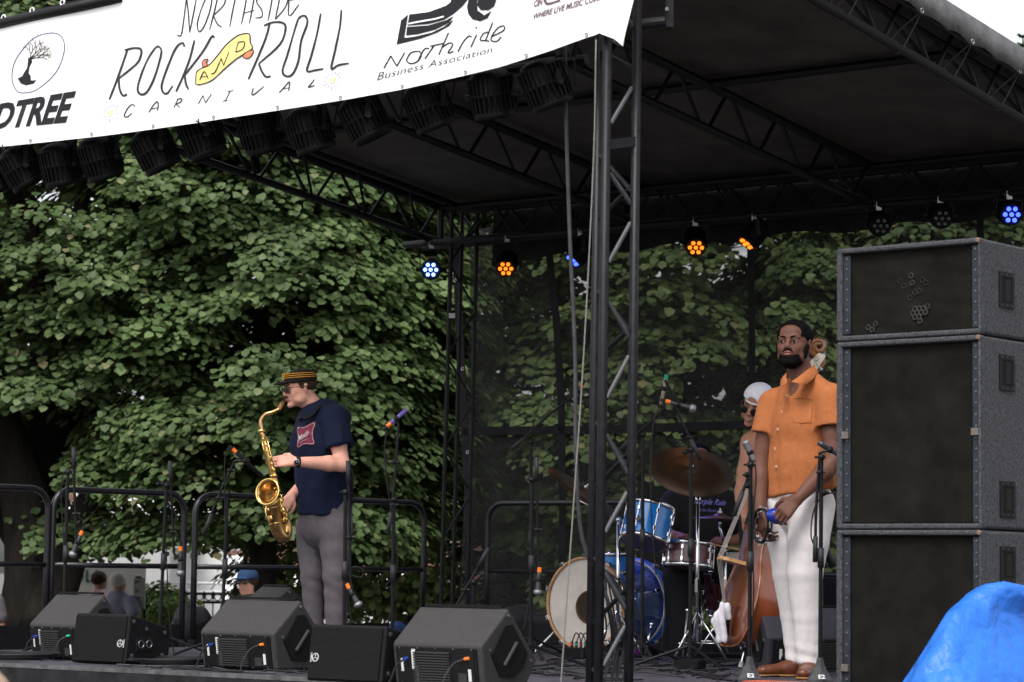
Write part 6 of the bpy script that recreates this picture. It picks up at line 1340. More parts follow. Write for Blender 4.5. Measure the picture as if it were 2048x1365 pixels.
for a_ in ((shL, elL, wrL), (shR, elR, wrR)): arm(sd, *a_, s=1.12)
fd = unit(A(-.7, -.71, 0)); ld = unit(A(.71, -.7, 0))
tor = [L1(1600, 1010), L1(1600, 930), L1(1602, 840), L1(1603, 800)]
sd.chain(tor, [.14, .135, .155, .13], .04, (fd, .68))
hand(sd, wrL, A(-.62, -.10, -.62), A(-.25, -.93, .30), 1, 1.12, curl=(.40, .75, .55), cv=1.0)
hand(sd, wrR, A(.15, -.25, -.95), A(-.85, -.5, .0), 1, 1.10, curl=(.45, .6, .5))
for h_, kn_, an_, sgn in ((L1(1620, 1000, -.07), L1(1612, 1135, -.09), L1(1616, 1322, -.07), 1), (L1(1575, 1000, .07), L1(1583, 1135, .08), L1(1596, 1330, .10), -1)): sd.chain([h_, kn_, an_], [.08, .055, .04], .03)
skin(sd, 'body', 'skin_dark', t, bs)
face_bits(t, bs, hcn, Rh, 1.06, 'lip_dark', wide=1.06)
# hair, beard
sdh = SDF(hcn-.16, hcn+.17, .0045); E = lambda p, r, k=.02, op='add': sdh.ell(hcn+Rh@(A(*p)*1.06), A(*r)*1.06, Rh, k, op)
E((0, .022, .050), (.088, .100, .082)); E((0, -.118, .006), (.082, .064, .060), .010, 'sub'); sdh.half(hcn+Rh@A(0, .02, -.045), Rh@A(0, -.15, -1)); E((0, -.06, -.06), (.12, .075, .085), .008, 'sub')
for x in (-1, 1): E((x*.085, .008, -.012), (.022, .022, .034), .006, 'sub')
skin(sdh, 'hair', 'hair_black', t, bs, folds(60, .0035, 4, ridge=False), relax=1)
sdh = SDF(hcn-.17, hcn+.15, .0042); E((0, -.016, -.048), (.0700, .070, .060)); E((0, -.034, -.082), (.056, .057, .042), .02); E((0, -.078, -.102), (.034, .026, .020), .015)
for x in (-1, 1): sdh.cap(hcn+Rh@(A(x*.077, -.008, .004)*1.06), hcn+Rh@(A(x*.066, -.025, -.06)*1.06), .011, .016, .012)
E((0, -.085, -.028), (.056, .062, .036), .010, 'sub'); E((0, -.105, -.057), (.0265, .030, .0165), .005, 'sub'); sdh.half(hcn+Rh@A(0, 0, .0), Rh@A(0, 0, 1)); E((0, .07, -.05), (.12, .070, .12), .01, 'sub')
skin(sdh, 'beard', 'hair_black', t, bs, folds(70, .002, 6, ridge=False), relax=1)
b = MB(); b.tube([bs+hcn+Rh@(A(q*.027, -.1035+.012*q*q, -.0385-.010*q*q)*1.06) for q in np.linspace(-1, 1, 9)], [.003, .0035, .004, .0035, .0025, .0035, .004, .0035, .003], 6); b.build('moustache', 'hair_black', t, smooth=True)
# shirt
sds = SDF([-.40, -.36, .84], [.36, .32, 1.66], .0064)
sds.chain([L1(1604, 1000), L1(1603, 930), L1(1605, 850), L1(1606, 812)], [.195, .186, .183, .155], .04, (fd, .74))
sds.cap(L1(1606, 800)-ld*.15+A(0, 0, -.01), L1(1606, 797)+ld*.15, .062, .066, .05); sds.cap(L1(1606, 800), L1(1606, 778), .092, .080, .05); sds.cap(L1(1604, 770)-ld*.03, L1(1598, 800)-ld*.13, .055, .05, .04); sds.cap(L1(1610, 764)+ld*.035, L1(1612, 795)+ld*.14, .058, .055, .04)
sleeve(sds, [shL+A(0, 0, .0), shL*.5+elL*.5], [.080, .088], (elL, .47), .072); sleeve(sds, [shR, shR*.5+elR*.5], [.076, .082], (elR, .50), .066)
sds.half(L1(1600, 985), [.16, 0, -1])
sds.ell(nb+fd*.095+A(0, 0, .012), [.034, .034, .062], None, .010, 'sub'); sds.cap(nb+A(0, 0, .0), nb+A(-.01, 0, .12), .064, .070, .006, op='sub')
def sh_disp(V):
    g = folds(8.5, .014, 21, .40)(V)+folds(20, .004, 31, .6)(V); d = V-np.asarray(nb); u = d@ld; 
    low = np.clip((1.15-V[:, 2])/.3, 0, 1); return g*(.45+.8*low)+.006*low*np.sin(u*38+V[:, 2]*6)
skin(sds, 'shirt', 'linen_orange', t, bs, sh_disp)
def on_body(px, py, Y, rad=.02): return P(px, py, Y)
def surf_y(sd_, x, z):                 # first surface toward the camera at local x, z
    i = int(round((x-sd_.ax[0][0])/sd_.h)); k = int(round((z-sd_.ax[2][0])/sd_.h)); i = min(max(i, 0), sd_.f.shape[0]-1); k = min(max(k, 0), sd_.f.shape[2]-1)
    col_ = sd_.f[i, :, k]; w_ = np.where(col_ < 0)[0]; return float(sd_.ax[1][w_[0]]) if len(w_) else 0.
def on_cloth(sd_, base, p0, px, py, pmm, hz_, off=.010):
    x = (px-p0)/pmm; z = .53+(hz_-py)/pmm; y = surf_y(sd_, x, z); return np.asarray(base)+A(x, y-off, z)
for px, py in ((1570, 794), (1560, 826), (1552, 861), (1548, 899), (1549, 935)):
    q = on_cloth(sds, bs, 1590, px, py, pm, 1150, .010); b = MB(); b.lathe([(0, 0), (.005, 0), (.0072, -.001), (.0072, .004)], q, A(-.3, 1, 0), 12); b.build('button', 'button', t, smooth=True)
pp = [on_cloth(sds, bs, 1590, x, y, pm, 1150, .011) for x, y in ((1576, 778), (1568, 800), (1559, 830), (1551, 865), (1547, 900), (1549, 940), (1552, 975))]
b = MB(); b.tube(smooth_path([p+A(.014, 0, 0) for p in pp], 3), .002, 4); b.build('placket_seam', 'linen_orange', t)
pk_ = [on_cloth(sds, bs, 1590, x, y, pm, 1150, .009) for x, y in ((1581, 800), (1600, 799), (1616, 803), (1615, 825), (1612, 848), (1594, 850), (1578, 847), (1580, 822), (1581, 800))]
b = MB(); b.tube(pk_, .0022, 4, False); b.build('pocket_seam', 'linen_orange', t)
# collar: two folded leaves
def collar(pts, nm_='collar'):
    b = MB(); up_ = [P(x, y, Y) for x, y, Y in pts[0]]; dn = [P(x, y, Y) for x, y, Y in pts[1]]; n_ = len(up_); V = up_+dn+[v+A(.003, .008, 0) for v in up_+dn]
    Fc = [(i, n_+i, n_+i+1, i+1) for i in range(n_-1)]+[(2*n_+i, 2*n_+i+1, 3*n_+i+1, 3*n_+i) for i in range(n_-1)]+[(n_+i, 3*n_+i, 3*n_+i+1, n_+i+1) for i in range(n_-1)]; b.add(V, Fc); return b.build(nm_, 'linen_orange', t, smooth=True)
collar([[(1627, 730, 13.25), (1612, 742, 13.15), (1597, 754, 13.09), (1582, 764, 13.06)], [(1636, 744, 13.22), (1626, 758, 13.09), (1611, 770, 13.03), (1592, 766, 13.03)]])
collar([[(1573, 745, 13.16), (1572, 755, 13.11), (1574, 765, 13.08)], [(1562, 758, 13.14), (1560, 769, 13.08), (1565, 775, 13.05)]])
# trousers and shoes
sdt = SDF([-.30, -.30, .0], [.32, .32, 1.08], .0064)
sdt.chain([L1(1603, 975), L1(1602, 1015)], [.158, .160], .04, (fd, .78))
for pts, rs in (([L1(1624, 1010, -.06), L1(1612, 1085, -.08), L1(1604, 1145, -.09), L1(1610, 1230, -.08), L1(1614, 1315, -.07)], [.110, .104, .088, .072, .064]), ([L1(1572, 1010, .06), L1(1574, 1085, .08), L1(1578, 1145, .09), L1(1590, 1230, .10), L1(1599, 1322, .10)], [.100, .090, .074, .062, .058])): sdt.chain(pts, rs, .012)
sdt.half(L1(1600, 968), [0, 0, 1]); sdt.half(L1(1614, 1324), [0, 0, -1], .003, L1(1614, 1324)-A(.12, .1, .2), L1(1614, 1324)+A(.12, .06, .02)); sdt.half(L1(1600, 1332), [0, 0, -1])
skin(sdt, 'trousers', 'denim_white', t, bs, lambda V: folds(7, .007, 41, .22)(V)+folds(15, .0025, 5, .35)(V)+.0035*np.clip((.22-V[:, 2])/.15, 0, 1)*np.sin(V[:, 2]*85+V[:, 0]*25))
for nm_, an, toe, hl in (('shoe', L1(1612, 1335, -.075), L1(1594, 1346, -.27), L1(1622, 1345, -.03)), ('shoe', L1(1600, 1340, .09), L1(1528, 1348, .02), L1(1606, 1347, .11))):
    ss = SDF(np.minimum(toe, hl)-A(.09, .09, .1), np.maximum(toe, hl)+A(.09, .09, .16), .005); an = A(an[0], an[1], .075); toe = A(toe[0], toe[1], .032); hl = A(hl[0], hl[1], .042)
    mdl = toe*.35+hl*.65; ss.cap(hl, mdl, .042, .046, .02).cap(mdl, toe, .047, .034, .03, ([0, 0, 1], .8)).cap(A(*hl)+A(0, 0, .02), an, .040, .045, .03); ss.half([0, 0, .010], [0, 0, -1]); ss.half([0, 0, .098], [0, 0, 1]); skin(ss, nm_, 'leather_brown', t, bs)
    sl2 = SDF(np.minimum(toe, hl)-A(.09, .09, .1), np.maximum(toe, hl)+A(.09, .09, .1), .005); sl2.cap(hl*A(1, 1, .3), mdl*A(1, 1, .3), .047, .051, .02).cap(mdl*A(1, 1, .3), toe*A(1, 1, .3), .051, .040, .03); sl2.half([0, 0, .002], [0, 0, -1]); sl2.half([0, 0, .013], [0, 0, 1]); skin(sl2, 'sole', 'cork', t, bs, relax=1)
# what he holds
mr = thing('maraca', 'shiny blue egg shaped shaker held in the hand of the man in the orange shirt', 'shaker', P(1552, 1033, 12.98))
b = MB(); b.ell(P(1554, 1033, 13.03), [.058, .045, .042], RotY(.25), 24, 16); b.build('shell', 'blue_gloss', mr, smooth=True)
b = MB(); b.cyl(P(1568, 1022, 12.99), P(1584, 1008, 13.0), .013, n=10); b.build('grip', 'blue_gloss', mr, smooth=True)
tb = thing('tambourine', 'small silver jingle ring hanging from the other hand of the man in the orange shirt', 'tambourine', P(1526, 1050, 13.2))
cA, ex, ey = P(1528, 1052, 13.15), unit(P(1536, 1085, 13.1)-P(1520, 1018, 13.2)), unit(A(.35, -.9, .2)); ey = unit(ey-ex*np.dot(ex, ey)); nn = np.cross(ex, ey)
b = MB(); b.tube([cA+ex*math.cos(a)*.088+ey*math.sin(a)*.088 for a in np.linspace(0, 2*PI, 31)], .006, 6, False); b.tube([cA+ex*math.cos(a)*.088+ey*math.sin(a)*.088+nn*.022 for a in np.linspace(0, 2*PI, 31)], .006, 6, False); b.build('ring', 'black_plastic', tb, smooth=True)
for k in range(9):
    a = 2*PI*k/9; q = cA+ex*math.cos(a)*.088+ey*math.sin(a)*.088; b = MB(); b.cyl(q+nn*.004, q+nn*.009, .018, n=12); b.cyl(q+nn*.012, q+nn*.017, .018, n=12); b.build('jingle', 'chrome', tb)

# ------------------------------------------------------------------ saxophone player
bs2 = P(645, 1306, 15.9); bs2[2] = SF; pm2 = F/15.9
def L2(px, py, y=0.): return A((px-645)/pm2, y, .53+(1138-py)/pm2)
t = thing('person', 'man in a black cap, sunglasses and navy T-shirt playing the saxophone', 'person', bs2)
hc2 = L2(591, 779, -.05); Rh2 = RotZ(math.radians(-64))@RotX(math.radians(9))
sd = SDF([-.46, -.50, -.02], [.36, .36, 1.92], .0056); head(sd, hc2, Rh2, 1.02, 1.0)
nb2 = L2(626, 826, 0); sd.cap(hc2+A(.03, .02, -.05), nb2, .058, .066, .03)
f2 = unit(A(-.87, -.5, 0)); l2 = unit(A(.5, -.87, 0))
s2L, e2L, w2L = L2(662, 842, -.17), L2(682, 932, -.24), L2(594, 930, -.37)
s2R, e2R, w2R = L2(620, 850, .15), L2(607, 962, .08), L2(580, 992, -.10)
arm(sd, s2L, e2L, w2L, 1.08); arm(sd, s2R, e2R, w2R, 1.0)
sd.chain([L2(640, 1030), L2(638, 930), L2(636, 850)], [.115, .12, .13], .04, (f2, .7))
hand(sd, w2L, A(-.96, .10, .02), A(.05, -.85, .50), 1, 1.10, curl=(.25, .50, .5)); hand(sd, w2R, A(-.3, -.45, -.55), A(.3, -.85, .2), -1, 1.0, curl=(.6, .6, .5))
for h_, k_, a_ in ((L2(668, 1040, -.07), L2(668, 1145, -.10), L2(670, 1288, -.08)), (L2(618, 1040, .07), L2(620, 1145, .03), L2(632, 1288, .05))): sd.chain([h_, k_, a_], [.075, .05, .04], .03)
skin(sd, 'body', 'skin_fair', t, bs2); face_bits(t, bs2, hc2, Rh2, 1.02, 'lip_fair', eyes=False, brow='hair_brown')
W2 = lambda p: bs2+hc2+Rh2@(A(*p)*1.03)
b = MB(); b.tube([W2((q*.028, -.108+.012*q*q, -.040-.008*q*q)) for q in np.linspace(-1, 1, 9)], [.003, .005, .006, .0062, .006, .0062, .006, .005, .003], 7); b.build('moustache', 'hair_brown', t, smooth=True)
sdh = SDF(hc2-.16, hc2+.17, .0045); E = lambda p, r, k=.015, op='add': sdh.ell(hc2+Rh2@(A(*p)*1.03), A(*r)*1.03, Rh2, k, op)
E((0, .018, .030), (.0775, .095, .070)); E((0, -.10, -.02), (.10, .095, .12), .008, 'sub'); sdh.half(hc2+Rh2@A(0, 0, -.03), Rh2@A(0, .1, -1)); sdh.half(hc2+Rh2@A(0, 0, .04), Rh2@A(0, 0, 1))
for x in (-1, 1): E((x*.085, .008, -.012), (.022, .020, .032), .006, 'sub')
skin(sdh, 'hair', 'hair_brown', t, bs2, relax=1)
# cap with three gold stripes
cap_ = thing('baseball_cap', 'black flat topped cap with three gold stripes and letter on the saxophone player', 'cap', W2((0, .01, .09)))
sdc = SDF(hc2-.22, hc2+.22, .0048); E2 = lambda p, r, k=.015, op='add': sdc.ell(hc2+Rh2@(A(*p)*1.03), A(*r)*1.03, Rh2, k, op)
E2((0, .010, .052), (.086, .104, .080)); sdc.half(hc2+Rh2@A(0, 0, .036), Rh2@A(0, .02, -1)); sdc.half(hc2+Rh2@A(0, 0, .126), Rh2@A(0, -.06, 1), .04); skin(sdc, 'crown', 'cap_black', cap_, bs2)
sdc = SDF(hc2-.24, hc2+.22, .0045); E2((0, -.098, .044), (.070, .070, .009)); sdc.half(hc2+Rh2@A(0, -.075, 0), Rh2@A(0, 1, 0)); skin(sdc, 'visor', 'cap_black', cap_, bs2)
for k in range(3):
    z = .066+.012*k; b = MB(); V = []
    for a in np.linspace(-2.6, 2.6, 50): r_ = 1.0+.012; ell_k = math.sqrt(max(.05, 1-((z-.052)/.080)**2)); V.append(W2((math.sin(a)*.086*ell_k*r_, .010-math.cos(a)*.104*ell_k*r_, z+.006*math.cos(a))))
    b.tube(V, .0022, 5); b.build('stripe', 'gold_thread', cap_, smooth=True)
lt = [W2((x, -.100-.004+.02*abs(x)/.03, z)) for x, z in ((-.012, .060), (-.010, .10), (.012, .102), (.015, .086), (-.010, .082))]; b = MB(); b.tube(lt, .0032, 5); b.build('letter', 'gold_thread', cap_)
gl = thing('sunglasses', 'dark sunglasses worn by the saxophone player', 'sunglasses', W2((0, -.1, 0)))
for x in (-1, 1):
    b = MB(); b.ell(W2((x*.032, -.1015, .0)), A(.0245, .004, .0195)*1.06, Rh2@RotZ(x*.22), 18, 10); b.build('lens', 'glass_dark', gl, smooth=True)
    b = MB(); b.tube([W2((x*(.032+.026*math.cos(a)), -.103+.004*math.cos(a)*1.5, .0+.0205*math.sin(a))) for a in np.linspace(0, 2*PI, 21)], .0024, 5, False); b.build('rim', 'tortoise', gl, smooth=True)
    b = MB(); b.tube([W2((x*.058, -.097, .010)), W2((x*.076, -.055, .010)), W2((x*.081, .005, .010)), W2((x*.078, .025, -.002))], .0028, 5); b.build('temple', 'tortoise', gl, smooth=True)
b = MB(); b.tube([W2((-.008, -.104, .006)), W2((0, -.107, .009)), W2((.008, -.104, .006))], .0024, 5); b.build('bridge', 'tortoise', gl)
# T-shirt
sds2 = SDF([-.34, -.36, .78], [.34, .32, 1.66], .0064)
sds2.chain([L2(643, 1030), L2(640, 960), L2(633, 890), L2(634, 850)], [.172, .172, .180, .158], .04, (f2, .97)); sds2.cap(L2(642, 930), L2(650, 860), .11, .11, .06)
sds2.cap(L2(650, 838)-l2*.13, L2(650, 838)+l2*.13, .070, .072, .05); sds2.cap(nb2+A(.02, 0, -.06), nb2+A(.022, 0, -.005), .095, .080, .04); sds2.cap(L2(646, 825), L2(662, 848), .06, .07, .05)
sleeve(sds2, [s2L, s2L*.40+e2L*.60], [.082, .082], (e2L, .62), .066); sleeve(sds2, [s2R, s2R*.5+e2R*.5], [.074, .078], (e2R, .5), .062); sds2.half(L2(645, 1031), [.0, 0, -1]); sds2.ell(nb2+f2*.02+A(0, 0, .03), [.066, .066, .060], None, .006, 'sub')
skin(sds2, 'tshirt', 'navy_shirt', t, bs2, lambda V: folds(7.5, .015, 61, .40)(V)+folds(16, .005, 71, .6)(V))
def C2(px, py, off=.012): return on_cloth(sds2, bs2, 645, px, py, pm2, 1138, off)
def patch(pts, m_, nm_, off, fn, par, inner=None):
    c = A(*np.mean(pts, 0)); V = [fn(c[0], c[1], off)]; N_ = len(pts)
    for r_ in (.34, .67, 1.0): V += [fn(c[0]+(x-c[0])*r_, c[1]+(y-c[1])*r_, off) for x, y in pts]
    Fc = [(0, 1+i, 1+(i+1) % N_) for i in range(N_)]+[(1+k*N_+i, 1+(k+1)*N_+i, 1+(k+1)*N_+(i+1) % N_, 1+k*N_+(i+1) % N_) for k in (0, 1) for i in range(N_)]
    b = MB(); b.add(V, Fc); o = b.build(nm_, m_, par); return o
ol = smooth_path([A(588, 856, 0), A(600, 858, 0), A(612, 853, 0), A(624, 847, 0), A(626, 852, 0), A(622, 865, 0), A(623, 880, 0), A(626, 892, 0), A(618, 894, 0), A(604, 893, 0), A(592, 900, 0), A(589, 895, 0), A(591, 880, 0), A(588, 865, 0), A(588, 856, 0)], 3)
C2s = lambda x, y, off=.016: C2(x, y, off)
patch([(p[0], p[1]) for p in ol[:-1]], 'logo_red', 'chest_print', .014, C2s, t)
cx_, cy_ = 607, 874
b = MB(); b.tube([C2(cx_+(p[0]-cx_)*.90, cy_+(p[1]-cy_)*.90, .017) for p in ol], .0016, 4, False); b.build('chest_print_border', 'logo_white', t)
text_print('Muskie', lambda u, v: C2(590+u*22+v*3, 888-u*13-v*13, .019), 'chest_lettering', 'logo_white', t, bold=.02, shear=.35)
b = MB(); b.tube([C2(x, y, .018) for x, y in ((592, 891), (600, 887), (612, 881))], .0012, 4); b.build('lettering_underline', 'logo_white', t)
# neck strap, watch
b = MB(); b.tube(smooth_path([bs2+L2(638, 806, -.07), bs2+L2(632, 818, -.125), bs2+L2(622, 832, -.155), bs2+L2(608, 842, -.175)], 5), .0125, 6); b.build('neck_strap', 'skirt', t, smooth=True)
b = MB(); b.tube(smooth_path([bs2+L2(608, 842, -.175), bs2+L2(598, 838, -.13), bs2+L2(592, 842, -.10)], 5), .008, 6); b.tube([bs2+L2(608, 846, -.18), bs2+L2(572, 895, -.28)], .0022, 4); b.build('strap_cord', 'skirt', t, smooth=True)
dw = unit(w2L-e2L); q = bs2+w2L-dw*.01; b = MB(); b.cyl(q-dw*.012, q+dw*.012, .0345, n=18); b.build('watch_band', 'black_rubber', t, smooth=True)
b = MB(); b.lathe([(0, -.006), (.016, -.006), (.020, -.004), (.020, .008)], q+A(0, -.034, -.004), A(.1, 1, .1), 18); b.build('watch_case', 'bare_steel', t, smooth=True); b = MB(); b.lathe([(0, 0), (.0145, 0)], q+A(0, -.041, -.004), A(.1, 1, .1), 18); b.build('watch_dial', 'iris', t)
b = MB(); b.box(q+A(0, -.0415, .001), [.002, .001, .012]); b.box(q+A(.004, -.0415, -.004), [.008, .001, .002]); b.build('watch_hands', 'label_white', t)
# trousers
sdt = SDF([-.26, -.26, .0], [.28, .26, .98], .0064); sdt.chain([L2(642, 1000), L2(641, 1050)], [.158, .158], .04, (f2, .92))
sdt.cap(L2(664, 1025, -.05), L2(666, 1060, -.06), .108, .112, .04); sdt.chain([L2(666, 1055, -.06), L2(667, 1100, -.08), L2(668, 1150, -.10), L2(672, 1220, -.09), L2(676, 1295, -.08)], [.114, .090, .074, .066, .062], .02); sdt.chain([L2(618, 1055, .05), L2(617, 1100, .05), L2(619, 1150, .03), L2(624, 1220, .04), L2(632, 1295, .05)], [.100, .084, .068, .056, .054], .010)
sdt.half(L2(640, 1000), [0, 0, 1]); skin(sdt, 'trousers', 'gray_trouser', t, bs2, lambda V: folds(7, .008, 81, .25)(V)+folds(15, .003, 85, .4)(V)+.0025*np.exp(-((V[:, 2]-.42)/.10)**2)*np.sin(V[:, 2]*70+V[:, 0]*35))
for an in (L2(676, 1300, -.08), L2(632, 1300, .05)):
    b = MB(); b.ell(bs2+A(an[0]-.07, an[1]-.03, .04), [.13, .045, .042], RotZ(.3)); b.build('shoe', 'bag_black', t, smooth=True)
# saxophone
Ysx = 15.50; sx = thing('saxophone', 'golden brass tenor saxophone with wide bell played by the man in the cap', 'saxophone', P(545, 1078, Ysx))
Q = lambda x, y, dY=0: P(x, y, Ysx+dY)
mp = W2((0, -.112, -.058)); b = MB(); b.tube([mp, mp*.6+Q(560, 818)*.4], [.0075, .012], 10); b.build('mouthpiece', 'ebony', sx, smooth=True)
b = MB(); b.tube([mp*.62+Q(560, 818)*.38, Q(558, 819)], [.014, .0125], 12); b.build('cork_joint', 'cork', sx, smooth=True)
b = MB(); pth = smooth_path([Q(560, 818), Q(545, 825), Q(532, 829), Q(524, 838), Q(522, 850), Q(524, 862)], 6); b.tube(pth, list(np.linspace(.0105, .0165, len(pth))), 12); b.build('neck', 'sax_brass', sx, smooth=True)
b = MB(); b.lathe([(.016, -.01), (.024, -.008), (.024, .006), (.018, .01)], Q(524, 862), unit(Q(528, 880)-Q(524, 862)), 16); b.build('neck_collar', 'sax_bright', sx, smooth=True)
pth = smooth_path([Q(524, 862), Q(534, 905), Q(549, 960), Q(562, 1015), Q(574, 1050, .02), Q(573, 1069, .01), Q(566, 1074, -.01), Q(556, 1060, -.02), Q(549, 1035, -.03), Q(543, 1010, -.05)], 6)
b = MB(); b.tube(pth, list(np.interp(np.linspace(0, 1, len(pth)), [0, .45, .62, .8, 1], [.017, .030, .036, .044, .050])), 20); b.build('body_tube', 'sax_brass', sx, smooth=True)
bn = unit(A(-.42, -.86, .16)); bc = Q(535, 984, -.10)
b = MB(); V = []; ring = 28; st0 = Q(543, 1012, -.05); seq = [(st0, unit(A(-.2, -.25, .95)), .050), (st0*.7+bc*.3+A(0, .0, .012), unit(A(-.26, -.45, .85)), .052), (st0*.35+bc*.65+A(0, .03, .012), unit(A(-.36, -.7, .6)), .056), (bc-bn*.022, bn, .062), (bc-bn*.008, bn, .072), (bc, bn, .0815)]
for c, d, r_ in seq:
    u_ = unit(np.cross(A(1, 0, 0), d)); v_ = np.cross(d, u_); V += [c+r_*(u_*math.cos(a)+v_*math.sin(a)) for a in np.arange(ring)*2*PI/ring]
inner = [(bc-bn*.006, bn, .068), (bc-bn*.03, bn, .056), (bc-bn*.09, bn, .044)]
for c, d, r_ in inner:
    u_ = unit(np.cross(A(1, 0, 0), d)); v_ = np.cross(d, u_); V += [c+r_*(u_*math.cos(a)+v_*math.sin(a)) for a in np.arange(ring)*2*PI/ring]
nk = len(seq)+len(inner); b.add(V, [(k*ring+i, k*ring+(i+1) % ring, (k+1)*ring+(i+1) % ring, (k+1)*ring+i) for k in range(nk-1) for i in range(ring)]+[tuple((nk-1)*ring+i for i in range(ring))]); b.build('bell', 'sax_brass', sx, smooth=True)
u_ = unit(np.cross(A(1, 0, 0), bn)); v_ = np.cross(bn, u_); b = MB(); b.tube([bc+.079*(u_*math.cos(a)+v_*math.sin(a)) for a in np.linspace(0, 2*PI, 41)], .0055, 8, False); b.build('bell_rim', 'sax_bright', sx, smooth=True)
for (x, y, r_) in ((537, 905, .012), (541, 918, .013), (546, 938, .014), (550, 952, .014), (556, 985, .017), (561, 1002, .018), (567, 1022, .019), (571, 1040, .019)):
    c = Q(x, y, -.035); b = MB(); b.lathe([(0, -.008), (r_*.5, -.008), (r_, -.004), (r_, .006), (0, .01)], c, A(-.2, 1, .1), 14); b.build('key_cup', 'sax_bright', sx, smooth=True)
for a_, c_ in (((528, 873), (546, 950)), ((533, 873), (552, 950)), ((552, 975), (574, 1050)), ((557, 975), (578, 1040)), ((524, 880), (530, 915))):
    b = MB(); b.tube([Q(*a_, -.04), Q(*c_, -.05)], .0035, 6); b.build('key_rod', 'sax_bright', sx, smooth=True)
for k in range(14):
    x = 527+k*3.3; y = 878+k*12.4; b = MB(); c = Q(x+random.uniform(-5, 5), y, -.045); b.ell(c, [.010, .008, .006], nu=8, nv=6); b.cyl(c, c+A(random.uniform(-.02, .02), .02, random.uniform(-.01, .01)), .003, n=5); b.build('key_touch', 'sax_bright', sx, smooth=True)
for x, y, r_ in ((541, 1021, .024), (546, 1038, .026)):
    c = Q(x-6, y, -.09); b = MB(); b.lathe([(0, -.01), (r_*.6, -.01), (r_, -.004), (r_, .008), (0, .012)], c, A(.8, .5, 0), 16); b.build('bell_key', 'sax_brass', sx, smooth=True)
b = MB(); b.tube(smooth_path([Q(533, 1012, -.11), Q(531, 1022, -.12), Q(534, 1036, -.12), Q(540, 1046, -.11)], 4), .004, 6); b.build('key_guard', 'sax_bright', sx, smooth=True)
b = MB(); bq_ = Q(556, 1060, -.02); b.tube([Q(553, 1047, -.03)+A(math.cos(a)*.047, math.sin(a)*.047, math.cos(a)*.01) for a in np.linspace(0, 2*PI, 25)], .003, 5, False); b.build('body_ring', 'sax_bright', sx, smooth=True)

# ------------------------------------------------------------------ bass player
bs3 = P(1535, 1340, 14.95); bs3[2] = SF; pm3 = F/14.95
def L3(px, py, y=0.): return A((px-1535)/pm3, y, .53+(1149-py)/pm3)
t = thing('person', 'double bass player with backward white cap and round sunglasses half hidden behind the orange shirt', 'person', bs3)
hc3 = L3(1509, 812, -.08); Rh3 = RotY(math.radians(22))@RotZ(math.radians(-22))@RotX(math.radians(30))
sd = SDF([-.36, -.34, -.02], [.34, .34, 1.78], .007); head(sd, hc3, Rh3, 1.04); sd.cap(hc3+A(.02, .05, -.06), L3(1530, 870, .03), .056, .066, .03)
arm(sd, L3(1497, 895, -.02), L3(1480, 985, -.08), L3(1484, 1040, -.24), 1.0); arm(sd, L3(1575, 890, .05), L3(1600, 980, .0), L3(1590, 900, -.12), 1.0)
sd.chain([L3(1540, 1060), L3(1538, 980), L3(1535, 900)], [.13, .12, .14], .04, ([0, 1, 0], .65)); sd.cap(L3(1500, 884), L3(1575, 884), .055, .055, .04)
hand(sd, L3(1484, 1036, -.24), A(.1, -.3, -.8), A(-.8, -.6, 0), 1, .95)
for x in (-1, 1): sd.chain([L3(1540+28*x, 1080), L3(1540+32*x, 1200), L3(1540+34*x, 1315)], [.08, .06, .045], .03)
skin(sd, 'body', 'skin_tan', t, bs3); face_bits(t, bs3, hc3, Rh3, 1.04, 'lip_fair', eyes=False, brow='hair_brown')
W3 = lambda p: bs3+hc3+Rh3@(A(*p)*1.04)
b = MB(); b.tube([W3((q*.017, -.105+.01*q*q, -.057)) for q in np.linspace(-1, 1, 5)], .0035, 5); b.build('teeth', 'eye_white', t, smooth=True)
sdh = SDF(hc3-.15, hc3+.16, .005); sdh.ell(hc3+Rh3@A(0, .018, .024), [.079, .097, .076], Rh3); sdh.ell(hc3+Rh3@A(0, -.10, -.03), [.1, .096, .12], Rh3, .008, 'sub'); sdh.half(hc3+Rh3@A(0, 0, -.05), Rh3@A(0, 0, -1)); sdh.half(hc3+Rh3@A(0, 0, .045), Rh3@A(0, 0, 1)); skin(sdh, 'hair', 'hair_brown', t, bs3, relax=1)
cp = thing('baseball_cap', 'white cap worn backward by the double bass player', 'cap', W3((0, 0, .09)))
sdc = SDF(hc3-.2, hc3+.2, .005); sdc.ell(hc3+Rh3@A(0, .006, .052), [.088, .106, .084], Rh3); sdc.half(hc3+Rh3@A(0, 0, .040), Rh3@A(0, -.10, -1)); sdc.ell(hc3+Rh3@A(0, -.115, .050), [.036, .05, .026], Rh3, .004, 'sub'); skin(sdc, 'crown', 'cap_white', cp, bs3)
b = MB(); b.tube([W3((q*.046, -.094+.028*q*q*.9, .038)) for q in np.linspace(-1, 1, 9)], .006, 6); b.build('strap', 'cap_white', cp, smooth=True)
sdc = SDF(hc3-.22, hc3+.24, .005); sdc.ell(hc3+Rh3@A(0, .12, .035), [.075, .08, .010], Rh3); skin(sdc, 'visor', 'cap_white', cp, bs3)
gl = thing('sunglasses', 'round black sunglasses worn by the double bass player', 'sunglasses', W3((0, -.1, 0)))
for x in (-1, 1):
    b = MB(); b.ell(W3((x*.034, -.1035, -.004)), [.026, .004, .026], Rh3@RotZ(x*.2), 18, 10); b.build('lens', 'glass_dark', gl, smooth=True)
    b = MB(); b.tube([W3((x*.056, -.098, .004)), W3((x*.077, -.05, .008)), W3((x*.080, .01, .008))], .0022, 5); b.build('temple', 'bare_steel', gl)
b = MB(); b.tube([W3((-.01, -.106, .002)), W3((.01, -.106, .002))], .0022, 5); b.build('bridge', 'bare_steel', gl)
